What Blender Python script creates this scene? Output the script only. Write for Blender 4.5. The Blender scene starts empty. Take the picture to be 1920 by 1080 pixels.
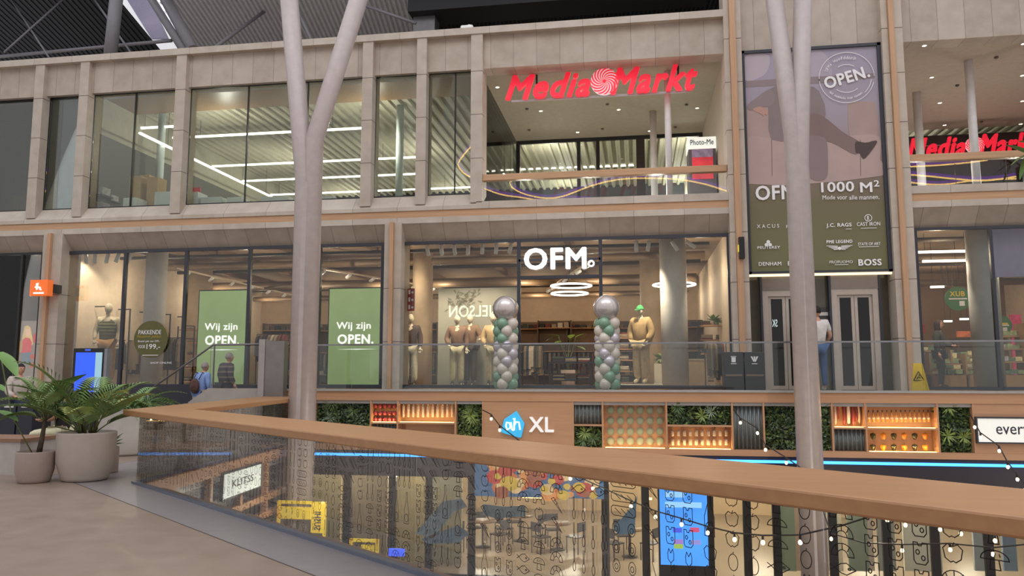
import bpy, bmesh, math, random
from math import sin, cos, tan, atan, atan2, pi, radians, sqrt
from mathutils import Vector, Matrix
random.seed(7)
SC = bpy.context.scene
COL = SC.collection
# ------------------------------------------------------------------ camera, sky, exposure
EYE = 1.55
YAW, PITCH, FPX = radians(9.1), atan(161/1450.0), 1450.0
cam_data = bpy.data.cameras.new('camera'); cam = bpy.data.objects.new('camera', cam_data); COL.objects.link(cam)
cam.location = (0, 0, EYE); cam.rotation_euler = (pi/2+PITCH, 0, YAW)
cam_data.sensor_width = 36.0; cam_data.lens = FPX/1920*36.0
cam_data.clip_start = .05; cam_data.clip_end = 300
SC.camera = cam
SC.view_settings.view_transform = 'Standard'; SC.view_settings.look = 'None'
SC.view_settings.gamma = 1.0; SC.view_settings.use_curve_mapping = False
SC.view_settings.exposure = 0.0
try:
    SC.cycles.transparent_max_bounces = 32; SC.cycles.max_bounces = 8
    SC.cycles.sample_clamp_indirect = 4.0
except Exception: pass
W = bpy.data.worlds.new('daylight'); SC.world = W; W.use_nodes = True
wn = W.node_tree.nodes; wl = W.node_tree.links
tc = wn.new('ShaderNodeTexCoord'); sx = wn.new('ShaderNodeSeparateXYZ'); rp = wn.new('ShaderNodeValToRGB')
wl.new(tc.outputs['Generated'], sx.inputs[0]); wl.new(sx.outputs['Z'], rp.inputs[0])
rp.color_ramp.elements[0].position = 0.0; rp.color_ramp.elements[0].color = (.44, .43, .43, 1)
rp.color_ramp.elements[1].position = .75; rp.color_ramp.elements[1].color = (.80, .82, .88, 1)
e = rp.color_ramp.elements.new(.3); e.color = (.48, .47, .48, 1)
wl.new(rp.outputs[0], wn['Background'].inputs[0]); wn['Background'].inputs[1].default_value = 1.42
def lamp(kind, name, loc, power, color=(1, 1, 1), size=.1, rot=(0, 0, 0), size_y=None, parent=None):
    l = bpy.data.lights.new(name, kind); l.energy = power; l.color = color
    if kind == 'AREA':
        l.size = size
        if size_y: l.shape = 'RECTANGLE'; l.size_y = size_y
    elif kind == 'SUN': l.angle = size
    else: l.shadow_soft_size = size
    o = bpy.data.objects.new(name, l); COL.objects.link(o); o.location = loc; o.rotation_euler = rot
    return o
# daylight through the long skylight in the mall roof
lamp('AREA', 'skylight_daylight', (-2, 6, 19), 1550, (.97, .98, 1.0), 26, (0, 0, 0), 12)
WARM = (1.0, .84, .64); SOFT = (1.0, .90, .74)

# ------------------------------------------------------------------ pixel of the photograph -> place on a facade plane
_fw = Vector((-sin(YAW)*cos(PITCH), cos(YAW)*cos(PITCH), sin(PITCH)))
_rt = Vector((cos(YAW), sin(YAW), 0)); _up = _rt.cross(_fw)
def ray(px, py): return _fw + _rt*((px-960)/FPX) + _up*((540-py)/FPX)
def at(px, py, Y):
    d = ray(px, py); t = Y/d.y
    return Vector((d.x*t, Y, EYE+d.z*t))
def on_floor(px, py, z=0.0):
    d = ray(px, py); t = (z-EYE)/d.z
    return Vector((d.x*t, d.y*t, z))
def xat(px, Y, py=600): return at(px, py, Y).x
def zat(px, py, Y): return at(px, py, Y).z

# ------------------------------------------------------------------ materials
def lin(c):
    return tuple((v/255/12.92 if v/255 <= .04045 else ((v/255+.055)/1.055)**2.4) for v in c)
MATS = {}
def mat(name, rgb, rough=.55, metal=0.0, emit=0.0, var=.06, scale=6.0, coat=0.0, alpha=None, bump=0.0):
    if name in MATS: return MATS[name]
    m = bpy.data.materials.new(name); m.use_nodes = True; nt = m.node_tree; N = nt.nodes; L = nt.links
    b = N['Principled BSDF']; c = lin(rgb)
    b.inputs['Roughness'].default_value = rough; b.inputs['Metallic'].default_value = metal
    b.inputs['Coat Weight'].default_value = coat
    t = N.new('ShaderNodeTexCoord'); n = N.new('ShaderNodeTexNoise'); n.inputs['Scale'].default_value = scale; n.inputs['Detail'].default_value = 4
    L.new(t.outputs['Object'], n.inputs['Vector'])
    r = N.new('ShaderNodeValToRGB'); L.new(n.outputs['Fac'], r.inputs[0])
    r.color_ramp.elements[0].position = .3; r.color_ramp.elements[1].position = .7
    r.color_ramp.elements[0].color = tuple(max(0, v*(1-var)) for v in c)+(1,)
    r.color_ramp.elements[1].color = tuple(min(1, v*(1+var)) for v in c)+(1,)
    L.new(r.outputs[0], b.inputs['Base Color'])
    if emit:
        L.new(r.outputs[0], b.inputs['Emission Color']); b.inputs['Emission Strength'].default_value = emit
    if bump:
        bp = N.new('ShaderNodeBump'); bp.inputs['Strength'].default_value = bump; L.new(n.outputs['Fac'], bp.inputs['Height']); L.new(bp.outputs[0], b.inputs['Normal'])
    m.diffuse_color = c+(1,)
    MATS[name] = m
    return m
def glass_mat(name, tint=(1, 1, 1), refl=1.0, rough=0.0):
    m = bpy.data.materials.new(name); m.use_nodes = True; nt = m.node_tree; N = nt.nodes; L = nt.links
    N.remove(N['Principled BSDF']); out = N['Material Output']
    tr = N.new('ShaderNodeBsdfTransparent'); tr.inputs[0].default_value = tint+(1,)
    gl = N.new('ShaderNodeBsdfGlossy'); gl.inputs['Roughness'].default_value = rough
    fr = N.new('ShaderNodeFresnel'); fr.inputs['IOR'].default_value = 1.5
    mu = N.new('ShaderNodeMath'); mu.operation = 'MULTIPLY'; mu.inputs[1].default_value = refl
    L.new(fr.outputs[0], mu.inputs[0]); mx = N.new('ShaderNodeMixShader')
    L.new(mu.outputs[0], mx.inputs[0]); L.new(tr.outputs[0], mx.inputs[1]); L.new(gl.outputs[0], mx.inputs[2]); L.new(mx.outputs[0], out.inputs[0])
    MATS[name] = m
    return m
def stone_mat(name, rgb, panel=.6, joint=.008, off=0.0):
    """travertine cladding: vertical joints every panel, each slab its own tint, cloudy mottling"""
    m = bpy.data.materials.new(name); m.use_nodes = True; nt = m.node_tree; N = nt.nodes; L = nt.links
    b = N['Principled BSDF']; b.inputs['Roughness'].default_value = .6; c = lin(rgb)
    t = N.new('ShaderNodeTexCoord'); s = N.new('ShaderNodeSeparateXYZ'); g = N.new('ShaderNodeNewGeometry')
    L.new(g.outputs['Position'], s.inputs[0])
    d = N.new('ShaderNodeMath'); d.operation = 'MULTIPLY_ADD'; d.inputs[1].default_value = 1/panel; d.inputs[2].default_value = 50+off
    L.new(s.outputs['X'], d.inputs[0])
    fl = N.new('ShaderNodeMath'); fl.operation = 'FLOOR'; L.new(d.outputs[0], fl.inputs[0])
    fc = N.new('ShaderNodeMath'); fc.operation = 'FRACT'; L.new(d.outputs[0], fc.inputs[0])
    lt = N.new('ShaderNodeMath'); lt.operation = 'LESS_THAN'; lt.inputs[1].default_value = joint/panel; L.new(fc.outputs[0], lt.inputs[0])
    wn_ = N.new('ShaderNodeTexWhiteNoise'); wn_.noise_dimensions = '1D'; L.new(fl.outputs[0], wn_.inputs['W'])
    no = N.new('ShaderNodeTexNoise'); no.inputs['Scale'].default_value = 3.2; no.inputs['Detail'].default_value = 8; L.new(g.outputs['Position'], no.inputs['Vector'])
    ad = N.new('ShaderNodeMath'); ad.operation = 'MULTIPLY_ADD'; ad.inputs[1].default_value = .35; L.new(wn_.outputs['Value'], ad.inputs[0]); L.new(no.outputs['Fac'], ad.inputs[2])
    r = N.new('ShaderNodeValToRGB'); L.new(ad.outputs[0], r.inputs[0])
    r.color_ramp.elements[0].position = .35; r.color_ramp.elements[1].position = .95
    r.color_ramp.elements[0].color = (c[0]*.86, c[1]*.84, c[2]*.82, 1); r.color_ramp.elements[1].color = (c[0]*1.14, c[1]*1.15, c[2]*1.17, 1)
    mx = N.new('ShaderNodeMix'); mx.data_type = 'RGBA'; L.new(lt.outputs[0], mx.inputs['Factor']); L.new(r.outputs[0], mx.inputs['A']); mx.inputs['B'].default_value = (c[0]*.3, c[1]*.3, c[2]*.3, 1)
    L.new(mx.outputs['Result'], b.inputs['Base Color'])
    MATS[name] = m
    return m
def wood_mat(name, rgb, axis='X', var=.14, rough=.45):
    m = bpy.data.materials.new(name); m.use_nodes = True; nt = m.node_tree; N = nt.nodes; L = nt.links
    b = N['Principled BSDF']; b.inputs['Roughness'].default_value = rough; c = lin(rgb)
    g = N.new('ShaderNodeNewGeometry'); mp = N.new('ShaderNodeMapping'); L.new(g.outputs['Position'], mp.inputs[0])
    if axis == 'D': mp.inputs['Rotation'].default_value = (0, 0, radians(38.1)); mp.inputs['Scale'].default_value = (1.2, 22, 22)
    else: mp.inputs['Scale'].default_value = {'X': (1.0, 24, 24), 'Z': (24, 24, 1.0)}[axis]
    n = N.new('ShaderNodeTexNoise'); n.inputs['Scale'].default_value = 1.0; n.inputs['Detail'].default_value = 5; L.new(mp.outputs[0], n.inputs['Vector'])
    r = N.new('ShaderNodeValToRGB'); L.new(n.outputs['Fac'], r.inputs[0]); r.color_ramp.elements[0].position = .25; r.color_ramp.elements[1].position = .75
    r.color_ramp.elements[0].color = tuple(v*(1-var) for v in c)+(1,); r.color_ramp.elements[1].color = tuple(min(1, v*(1+var)) for v in c)+(1,)
    L.new(r.outputs[0], b.inputs['Base Color']); MATS[name] = m
    return m
STONE = stone_mat('travertine_panels', (176, 162, 148), .6)
STONE2 = stone_mat('travertine_band', (186, 174, 160), 1.2)
PIER = stone_mat('travertine_pier', (182, 169, 155), 50)
OAK = wood_mat('oak_band', (188, 148, 112), 'X')
OAKZ = wood_mat('oak_strip', (188, 148, 114), 'Z')
OAKD = wood_mat('oak_handrail', (160, 117, 78), 'D', .10)
OAKN = wood_mat('oak_fascia', (182, 138, 104), 'X', .10)
GLASS = glass_mat('clear_glass', (.93, .95, .94), 1.0)
GLASSG = glass_mat('greenish_glass', (.92, .945, .91), .9)
RAILGLASS = glass_mat('balustrade_glass', (.95, .97, .965), .8)
NEARGLASS = glass_mat('near_balustrade_glass', (.93, .935, .92), .38)
DARK = mat('anthracite_metal', (52, 54, 62), .45)
BLACK = mat('black_metal', (24, 24, 27), .4)
WHITE = mat('white_paint', (232, 231, 228), .5)
GREY = mat('grey_paint', (150, 150, 152), .5)
STEEL = mat('brushed_steel', (150, 148, 150), .32, .9)
COLGREY = mat('column_paint', (172, 160, 157), .42, coat=.1)
LED = mat('white_led', (255, 250, 240), emit=3.0, var=0)
LEDW = mat('warm_led', (255, 205, 120), emit=5.0, var=0)
BLUELED = mat('blue_led', (62, 150, 255), emit=3.0, var=.02)
LETTER = mat('lit_white_letters', (255, 252, 250), emit=1.0, var=0)
INK = mat('white_print', (236, 232, 232), .7, var=0)
DARKINK = mat('dark_print', (52, 52, 66), .7, var=0)

# ------------------------------------------------------------------ mesh building
class MB:
    def __init__(s): s.v = []; s.f = []; s.fm = []; s.fs = []; s.mi = 0
    def add(s, vs, fs, smooth=False):
        o = len(s.v); s.v += [tuple(p) for p in vs]
        for f in fs: s.f.append(tuple(i+o for i in f)); s.fm.append(s.mi); s.fs.append(smooth)
        return s
    def box(s, x0, x1, y0, y1, z0, z1):
        if x0 > x1: x0, x1 = x1, x0
        if y0 > y1: y0, y1 = y1, y0
        if z0 > z1: z0, z1 = z1, z0
        return s.add([(x0,y0,z0),(x1,y0,z0),(x1,y1,z0),(x0,y1,z0),(x0,y0,z1),(x1,y0,z1),(x1,y1,z1),(x0,y1,z1)],
              [(3,2,1,0),(4,5,6,7),(0,1,5,4),(1,2,6,5),(2,3,7,6),(3,0,4,7)])
    def obox(s, c, u, half, z0, z1):
        """box along a plan direction u (unit 2D), half = (along, across)"""
        n = (-u[1], u[0]); P = []
        for z in (z0, z1):
            for a, b in ((-1,-1),(1,-1),(1,1),(-1,1)):
                P.append((c[0]+u[0]*half[0]*a+n[0]*half[1]*b, c[1]+u[1]*half[0]*a+n[1]*half[1]*b, z))
        return s.add(P, [(3,2,1,0),(4,5,6,7),(0,1,5,4),(1,2,6,5),(2,3,7,6),(3,0,4,7)])
    def poly(s, pts): return s.add(pts, [tuple(range(len(pts)))])
    def prism_z(s, pts, z0, z1):
        n = len(pts); a = sum(pts[i][0]*pts[(i+1)%n][1]-pts[(i+1)%n][0]*pts[i][1] for i in range(n))
        if a < 0: pts = pts[::-1]
        return s.add([(p[0],p[1],z0) for p in pts]+[(p[0],p[1],z1) for p in pts],
              [tuple(range(n))[::-1], tuple(range(n,2*n))]+[(i,(i+1)%n,n+(i+1)%n,n+i) for i in range(n)])
    def prism_y(s, pts, y0, y1):
        """pts (x,z), extruded from y0 (front) to y1 (back)"""
        n = len(pts); a = sum(pts[i][0]*pts[(i+1)%n][1]-pts[(i+1)%n][0]*pts[i][1] for i in range(n))
        if a < 0: pts = pts[::-1]
        return s.add([(p[0],y0,p[1]) for p in pts]+[(p[0],y1,p[1]) for p in pts],
              [tuple(range(n)), tuple(range(n,2*n))[::-1]]+[((i+1)%n,i,n+i,n+(i+1)%n) for i in range(n)])
    def prism_x(s, pts, x0, x1):
        """pts (y,z)"""
        n = len(pts); a = sum(pts[i][0]*pts[(i+1)%n][1]-pts[(i+1)%n][0]*pts[i][1] for i in range(n))
        if a < 0: pts = pts[::-1]
        return s.add([(x0,p[0],p[1]) for p in pts]+[(x1,p[0],p[1]) for p in pts],
              [tuple(range(n))[::-1], tuple(range(n,2*n))]+[(i,(i+1)%n,n+(i+1)%n,n+i) for i in range(n)])
    def tube(s, pts, r, n=8, caps=True, smooth=True):
        pts = [Vector(p) for p in pts]; k = len(pts); rs = r if isinstance(r, (list, tuple)) else [r]*k
        vs = []; prev = None
        for i, p in enumerate(pts):
            d = (pts[min(i+1,k-1)]-pts[max(i-1,0)]).normalized()
            if prev is None:
                a = Vector((0,0,1)) if abs(d.z) < .9 else Vector((1,0,0)); x = a.cross(d).normalized()
            else:
                x = prev - d*prev.dot(d); x = x.normalized() if x.length > 1e-6 else Vector((1,0,0))
            prev = x; y = d.cross(x)
            for j in range(n):
                t = 2*pi*j/n; vs.append(p+x*cos(t)*rs[i]+y*sin(t)*rs[i])
        fs = [(i*n+j, i*n+(j+1)%n, (i+1)*n+(j+1)%n, (i+1)*n+j) for i in range(k-1) for j in range(n)]
        s.add(vs, fs, smooth)
        if caps:
            o = len(s.v)-len(vs)
            s.f += [tuple(o+j for j in range(n))[::-1], tuple(o+(k-1)*n+j for j in range(n))]; s.fm += [s.mi]*2; s.fs += [False]*2
        return s
    def lathe(s, prof, c=(0,0,0), n=24, smooth=True):
        """prof list of (r,z) bottom outside to top"""
        vs = []; k = len(prof)
        for r, z in prof:
            for j in range(n): t = 2*pi*j/n; vs.append((c[0]+r*cos(t), c[1]+r*sin(t), c[2]+z))
        fs = [(i*n+j, i*n+(j+1)%n, (i+1)*n+(j+1)%n, (i+1)*n+j) for i in range(k-1) for j in range(n)]
        fs += [tuple(range(n))[::-1], tuple(range((k-1)*n, k*n))]
        return s.add(vs, fs, smooth)
    def ball(s, c, r, n=12, sc=(1,1,1), smooth=True):
        vs = []; k = max(4, n//2)
        for i in range(1, k):
            a = pi*i/k
            for j in range(n): t = 2*pi*j/n; vs.append((c[0]+r*sc[0]*sin(a)*cos(t), c[1]+r*sc[1]*sin(a)*sin(t), c[2]-r*sc[2]*cos(a)))
        b = len(vs); vs += [(c[0],c[1],c[2]-r*sc[2]), (c[0],c[1],c[2]+r*sc[2])]
        fs = [(i*n+j, i*n+(j+1)%n, (i+1)*n+(j+1)%n, (i+1)*n+j) for i in range(k-2) for j in range(n)]
        fs += [((j+1)%n, j, b) for j in range(n)]+[((k-2)*n+j, (k-2)*n+(j+1)%n, b+1) for j in range(n)]
        return s.add(vs, fs, smooth)
    def torus(s, c, R, r, n=32, m=8, axis='Z'):
        pts = []
        for i in range(n+1):
            t = 2*pi*i/n; p = (cos(t)*R, sin(t)*R)
            pts.append((c[0]+p[0], c[1]+p[1], c[2]) if axis == 'Z' else (c[0]+p[0], c[1], c[2]+p[1]))
        return s.tube(pts, r, m, False)
    def disc_y(s, c, R, y0, y1, n=32, rin=0, a0=0, a1=2*pi):
        """disc or ring (x,z) facing -Y"""
        if rin <= 0 and a1-a0 > 6.28: return s.prism_y([(c[0]+R*cos(2*pi*i/n), c[1]+R*sin(2*pi*i/n)) for i in range(n)], y0, y1)
        for i in range(n):
            ta, tb = a0+(a1-a0)*i/n, a0+(a1-a0)*(i+1)/n
            s.prism_y([(c[0]+rin*cos(ta), c[1]+rin*sin(ta)), (c[0]+R*cos(ta), c[1]+R*sin(ta)), (c[0]+R*cos(tb), c[1]+R*sin(tb)), (c[0]+rin*cos(tb), c[1]+rin*sin(tb))], y0, y1)
        return s
    def text(s, string, x0, x1, z0, z1, y, ext=.012, bold=0.0, shear=0.0, mirror=False):
        """lettering filling the box, standing proud of the plane y towards -Y"""
        vs, fs = text_geo(string, bold, shear)
        out = []
        for a, b, c in vs:
            if mirror: a = 1-a
            out.append((x0+a*(x1-x0), y-ext*c, z0+b*(z1-z0)))
        if mirror: fs = [f[::-1] for f in fs]
        return s.add(out, fs)
    def text_px(s, string, px0, py0, px1, py1, Y, **k):
        a = at(px0, py0, Y); b = at(px0, py1, Y); c = at(px1, py1, Y)
        return s.text(string, a.x, c.x, b.z, a.z, Y, **k)
    def build(s, name, mats, parent=None, bevel=0.0, world=True):
        me = bpy.data.meshes.new(name)
        if not isinstance(mats, (list, tuple)): mats = [mats]
        if parent is not None:
            off = Vector(LOC.get(parent.name, (0,0,0))) if world else Vector((0,0,0))
        elif s.v and world:
            xs = [p[0] for p in s.v]; ys = [p[1] for p in s.v]; zs = [p[2] for p in s.v]
            off = Vector(((min(xs)+max(xs))/2, (min(ys)+max(ys))/2, min(zs)))
        else: off = Vector((0,0,0))
        me.from_pydata([(p[0]-off.x, p[1]-off.y, p[2]-off.z) for p in s.v], [], s.f)
        for m in mats: me.materials.append(m)
        me.polygons.foreach_set('material_index', s.fm); me.polygons.foreach_set('use_smooth', s.fs); me.update()
        o = bpy.data.objects.new(name, me); COL.objects.link(o)
        if parent is not None: o.parent = parent; LOC[o.name] = off
        else: o.location = off; LOC[o.name] = off
        if bevel:
            bm_ = o.modifiers.new('edge', 'BEVEL'); bm_.width = bevel; bm_.segments = 2; bm_.limit_method = 'ANGLE'
        return o
LOC = {}
TXT = {}
def text_geo(string, bold=0.0, shear=0.0):
    key = (string, bold, shear)
    if key in TXT: return TXT[key]
    cu = bpy.data.curves.new('lettering', 'FONT'); cu.body = string; cu.size = 1; cu.extrude = .05; cu.shear = shear; cu.resolution_u = 3; cu.space_character = 1+bold*3
    o = bpy.data.objects.new('lettering', cu); COL.objects.link(o)
    dg = bpy.context.evaluated_depsgraph_get(); me = bpy.data.meshes.new_from_object(o.evaluated_get(dg))
    v0 = [v.co.copy() for v in me.vertices]; f0 = [tuple(p.vertices) for p in me.polygons]
    vs, fs = list(v0), list(f0)
    if bold:      # heavier strokes: the same lettering laid over itself, slightly shifted
        for q, (dx, dy) in enumerate(((-1, 0), (1, 0), (0, .8), (0, -.8), (-.7, .56), (.7, -.56), (.7, .56), (-.7, -.56))):
            o_ = len(vs); vs += [Vector((v.x+dx*bold, v.y+dy*bold, v.z*(1+.09*(q+1)))) for v in v0]; fs += [tuple(i+o_ for i in f) for f in f0]
    bpy.data.objects.remove(o); bpy.data.curves.remove(cu); bpy.data.meshes.remove(me)
    x0 = min(v.x for v in vs); x1 = max(v.x for v in vs); y0 = min(v.y for v in vs); y1 = max(v.y for v in vs); z0 = min(v.z for v in vs); z1 = max(v.z for v in vs)
    vs = [((v.x-x0)/(x1-x0), (v.y-y0)/(y1-y0), (v.z-z0)/(z1-z0)) for v in vs]
    TXT[key] = (vs, fs)
    return TXT[key]
def tag(o, label, cat, group=None, kind=None):
    if label: o['label'] = label
    if cat: o['category'] = cat
    if group: o['group'] = group
    if kind: o['kind'] = kind
    return o
def thing(name, label, cat, loc=(0,0,0), rotz=0.0, group=None, kind=None):
    o = bpy.data.objects.new(name, None); COL.objects.link(o); o.location = loc; o.rotation_euler = (0,0,rotz)
    o.empty_display_size = .1; LOC[o.name] = Vector(loc)
    return tag(o, label, cat, group, kind)
def struct(name, mb, m, label=None, **k):
    o = mb.build(name, m, **k); o['kind'] = 'structure'
    if label: o['label'] = label
    return o
def kids(o): return [c for c in CHILD.get(o.name, [])]
CHILD = {}
def dup(root, loc, rotz=0.0, label=None, scale=None):
    """a copy of a thing with copies of its parts and sub-parts"""
    def rec(o, par):
        c = o.copy(); COL.objects.link(c)
        if par is not None: c.parent = par
        for k in o.children: rec(k, c)
        return c
    r = rec(root, None); r.location = loc; r.rotation_euler = (0,0,rotz)
    if scale: r.scale = (scale,)*3 if not isinstance(scale, tuple) else scale
    if label: r['label'] = label
    LOC[r.name] = Vector(loc)
    return r
ORD = ['first','second','third','fourth','fifth','sixth','seventh','eighth','ninth','tenth','eleventh','twelfth','thirteenth','fourteenth','fifteenth']
# ------------------------------------------------------------------ heights shared by the whole facade
YP, YL, YG = 18.8, 18.95, 19.08          # pilaster fronts, lintel face, glazing
ZF = 1.17                                # walkway / shop floor opposite
YB = 17.25                               # balustrade and fascia plane
XL, XR = -23.0, 13.5
# ------------------------------------------------------------------ floors
C0 = Vector((-7.113, 10.33)); DR = Vector((.78654, -.61754)); NR = Vector((-.61754, -.78654))   # glass line of the near balustrade
def rail(u, off=0.0): return C0 + DR*u + NR*off
TILE = stone_mat('floor_tiles', (140, 123, 110), 40)
def tile_mat():
    m = MATS['floor_tiles']; b = m.node_tree.nodes['Principled BSDF']; b.inputs['Roughness'].default_value = .38
tile_mat()
BR_END = Vector((-7.72, 17.25))          # far end of the side balustrade's glass line
fl = MB(); end = rail(14, .62); cpt = rail(0, 0)
fl.prism_z([tuple(rail(-1.2, .66)), tuple(rail(15, .66)), (6, -6), (-26, -6), (-26, 19.0), (-8.9, 19.0), (-8.9, 10.2)], -.35, 0)
struct('floor', fl, TILE, 'pale beige stone floor of the near gallery')
fs = MB(); fs.prism_z([tuple(rail(-1.2, .648)), tuple(rail(15, .648)), tuple(rail(15, .06)), tuple(rail(0.06, .06)), (-7.72, 17.25), (-8.9, 17.25), (-8.9, 10.2)], -.35, -.002)
struct('floor_border', fs, mat('grey_floor_border', (136, 130, 130), .35), 'grey stone border strip along the glass balustrade')
fj = MB()
for a, b in ((rail(-1.3, .655), rail(15, .655)),):
    d = (b-a).normalized(); fj.obox((a+b)/2, d, ((b-a).length/2, .007), -.01, .0015)
struct('floor_joints', fj, mat('dark_joint', (70, 62, 56), .7))
# slab edge trim beyond the glass
sl = MB(); sl.prism_z([tuple(rail(.35, -.03)), tuple(rail(14, -.03)), tuple(rail(14, -.20)), tuple(rail(.6, -.20))], -.34, -.03)
struct('trim_1', sl, OAKD, 'oak edge ledge on the void side of the near balustrade')
# walkway in front of the shops opposite, its slab and the floor of the shops
wk = MB(); wk.box(-10.06, XR, YB+.02, YG, ZF-.3, ZF)
struct('floor_walkway', wk, mat('grey_walkway', (150, 146, 143), .45), 'grey walkway in front of the shops opposite')
sf = MB(); sf.box(XL, XR, YG+.01, 40, ZF-.3, ZF)
struct('floor_shop', sf, mat('shop_oak_floor', (150, 118, 88), .4), 'brown shop floor opposite')
se = MB(); se.box(-8.1, XR, YB-.06, YB+.02, ZF-.015, ZF+.035)
struct('trim_2', se, mat('grey_trim', (158, 154, 150), .4), 'grey metal edge of the walkway')
lf = MB(); lf.box(XL, XR+4, -4, 32, -3.6, -3.4)
struct('floor_lower', lf, mat('lower_floor', (150, 132, 112), .35), 'beige floor of the storey below')
# ------------------------------------------------------------------ upper facade
def bay(m, x0, x1, windows=True):
    m.prism_x([(YL, 9.42), (YL, 10.30), (YL+.5, 10.30), (YL+.5, 9.42)], x0, x1)
w = MB()
XPIER0, XPIER1 = xat(1364, YP, 300), xat(1397, YP, 300)
XQ0, XQ1 = xat(1665, YP, 300), xat(1705, YP, 300)
bay(w, XL, XPIER0)
bay(w, XQ1, XR)
w.prism_x([(YL+.04, 9.36), (YL+.04, 12.5), (YL+.5, 12.5), (YL+.5, 9.36)], XPIER1-.02, XQ0+.02)     # high panel above the banner
w.prism_x([(YL, 10.3), (YL, 12.5), (YL+.5, 12.5), (YL+.5, 10.3)], XQ1, XR)
struct('wall_front', w, STONE, 'travertine wall panels over the upper windows')
w = MB(); w.prism_x([(YP-.03, 10.30), (YP-.03, 10.48), (YL+.5, 10.48), (YL+.5, 10.30)], XL, XPIER0)
struct('trim_3', w, STONE2, 'travertine coping along the top of the facade')
# sills under the upper windows (bevelled), band, coping strip and sloping lintel over the shop windows
X_P6 = xat(893, YP, 300)
w = MB()
w.prism_x([(YP, 5.70), (YP, 5.80), (YG+.02, 6.16), (YG+.4, 6.16), (YG+.4, 5.70)], XL, X_P6)
w.prism_x([(YP, 5.70), (YP, 5.88), (YG+.4, 5.88), (YG+.4, 5.70)], X_P6, XPIER0)
w.prism_x([(YP, 5.70), (YP, 5.88), (YG+.4, 5.88), (YG+.4, 5.70)], XQ1, XR)
struct('wall_front_sill', w, STONE2, 'bevelled travertine sill under the upper windows')
w = MB(); w.box(XL, XPIER0, YP+.03, YG+.4, 5.52, 5.70); w.box(XQ1, XR, YP+.03, YG+.4, 5.52, 5.70)
struct('trim_4', w, OAK, 'oak band between the two storeys')
w = MB(); w.box(XL, XPIER0, YP, YG+.4, 5.37, 5.52); w.box(XQ1, XR, YP, YG+.4, 5.37, 5.52)
struct('trim_5', w, STONE2, 'travertine strip under the oak band')
w = MB()
for a, b in ((XL, XPIER0), (XQ1, XR)):
    w.prism_x([(YP+.02, 5.37), (YG+.1, 4.93), (YG+.4, 4.93), (YG+.4, 5.37)], a, b)
struct('wall_front_lintel', w, STONE, 'sloping travertine lintel over the shop windows')
# upper pilasters, each its own piece, with the wedge foot
PIL = [(-99, 55, 72), (0, 140, 157), (0, 322, 341), (0, 676, 695.5), (0, 779, 797.5), (0, 882, 904)]
for k, (_, a, b) in enumerate(PIL):
    x0, x1 = xat(a, YP, 300), xat(b, YP, 300); m = MB()
    m.prism_x([(YP, 5.86), (YP, 10.31), (YG+.3, 10.31), (YG+.3, 6.14), (YP+.14, 5.86)], x0, x1)
    for z in (7.0, 8.15, 9.3):
        m.mi = 1; m.box(x0-.002, x1+.002, YP-.002, YG-.03, z, z+.012); m.mi = 0
    struct('pilaster', m, [PIER, MATS['dark_joint']])
# piers with oak strips, full height on the right, lower storey on the left
def pier(x0, x1, s0, s1, z0, z1, joints, name='pier'):
    m = MB(); m.box(x0, s0, YP-.04, YG+.45, z0, z1); m.box(s1, x1, YP-.04, YG+.45, z0, z1); m.box(s0, s1, YP+.1, YG+.45, z0, z1)
    m.mi = 1
    for z in joints: m.box(x0-.002, s0, YP-.042, YG+.1, z, z+.012); m.box(s1, x1+.002, YP-.042, YG+.1, z, z+.012)
    struct(name, m, [PIER, MATS['dark_joint']])
    q = MB(); q.box(s0+.005, s1-.005, YP-.13, YP+.1, z0+.01, z1-.004); struct('trim_strip', q, OAKZ, 'vertical oak strip on a stone pier')
J = [2.35, 3.7]
pier(xat(73, YP, 607), xat(109, YP, 607), xat(84, YP, 607), xat(91, YP, 607), 0.02, 5.40, J)
pier(xat(719, YP, 607), xat(751, YP, 607), xat(730, YP, 607), xat(737.5, YP, 607), ZF, 5.40, J)
JJ = [2.35, 3.7, 4.9, 6.3, 7.4, 8.6, 9.7]
pier(XPIER0, XPIER1, xat(1374, YP, 300), xat(1386, YP, 300), ZF, 12.5, JJ)
pier(XQ0, XQ1, xat(1677, YP, 300), xat(1688, YP, 300), ZF, 12.5, JJ)

# ------------------------------------------------------------------ windows: frame, mullions, panes
WN = [0]
def window(x0, x1, z0, z1, y, mull=(), trans=(), fw=.05, glass=None, frame=None, skip=(), depth=.08):
    WN[0] += 1; t = thing('window_%d' % WN[0], None, None, ((x0+x1)/2, y, z0), kind='structure')
    f = MB(); f.box(x0, x1, y, y+depth, z1-fw, z1); f.box(x0, x1, y, y+depth, z0, z0+fw); f.box(x0, x0+fw, y, y+depth, z0+fw, z1-fw); f.box(x1-fw, x1, y, y+depth, z0+fw, z1-fw)
    for mx_ in mull: f.box(mx_-fw/2, mx_+fw/2, y-.01, y+depth, z0+fw, z1-fw)
    for (a, b, z) in trans: f.box(a, b, y, y+depth, z-fw/2, z+fw/2)
    f.build('window_frame', frame or DARK, t)
    xs = [x0+fw]+list(mull)+[x1-fw]
    for i in range(len(xs)-1):
        if i in skip: continue
        g = MB(); g.box(xs[i]+.001, xs[i+1]-.001, y+.035, y+.043, z0+fw, z1-fw); g.build('pane', glass or GLASS, t)
    return t
ux = [XL]+[xat(v, YP, 300) for v in (55, 72, 140, 157, 322, 341, 676, 695.5, 779, 797.5, 882)]
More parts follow.
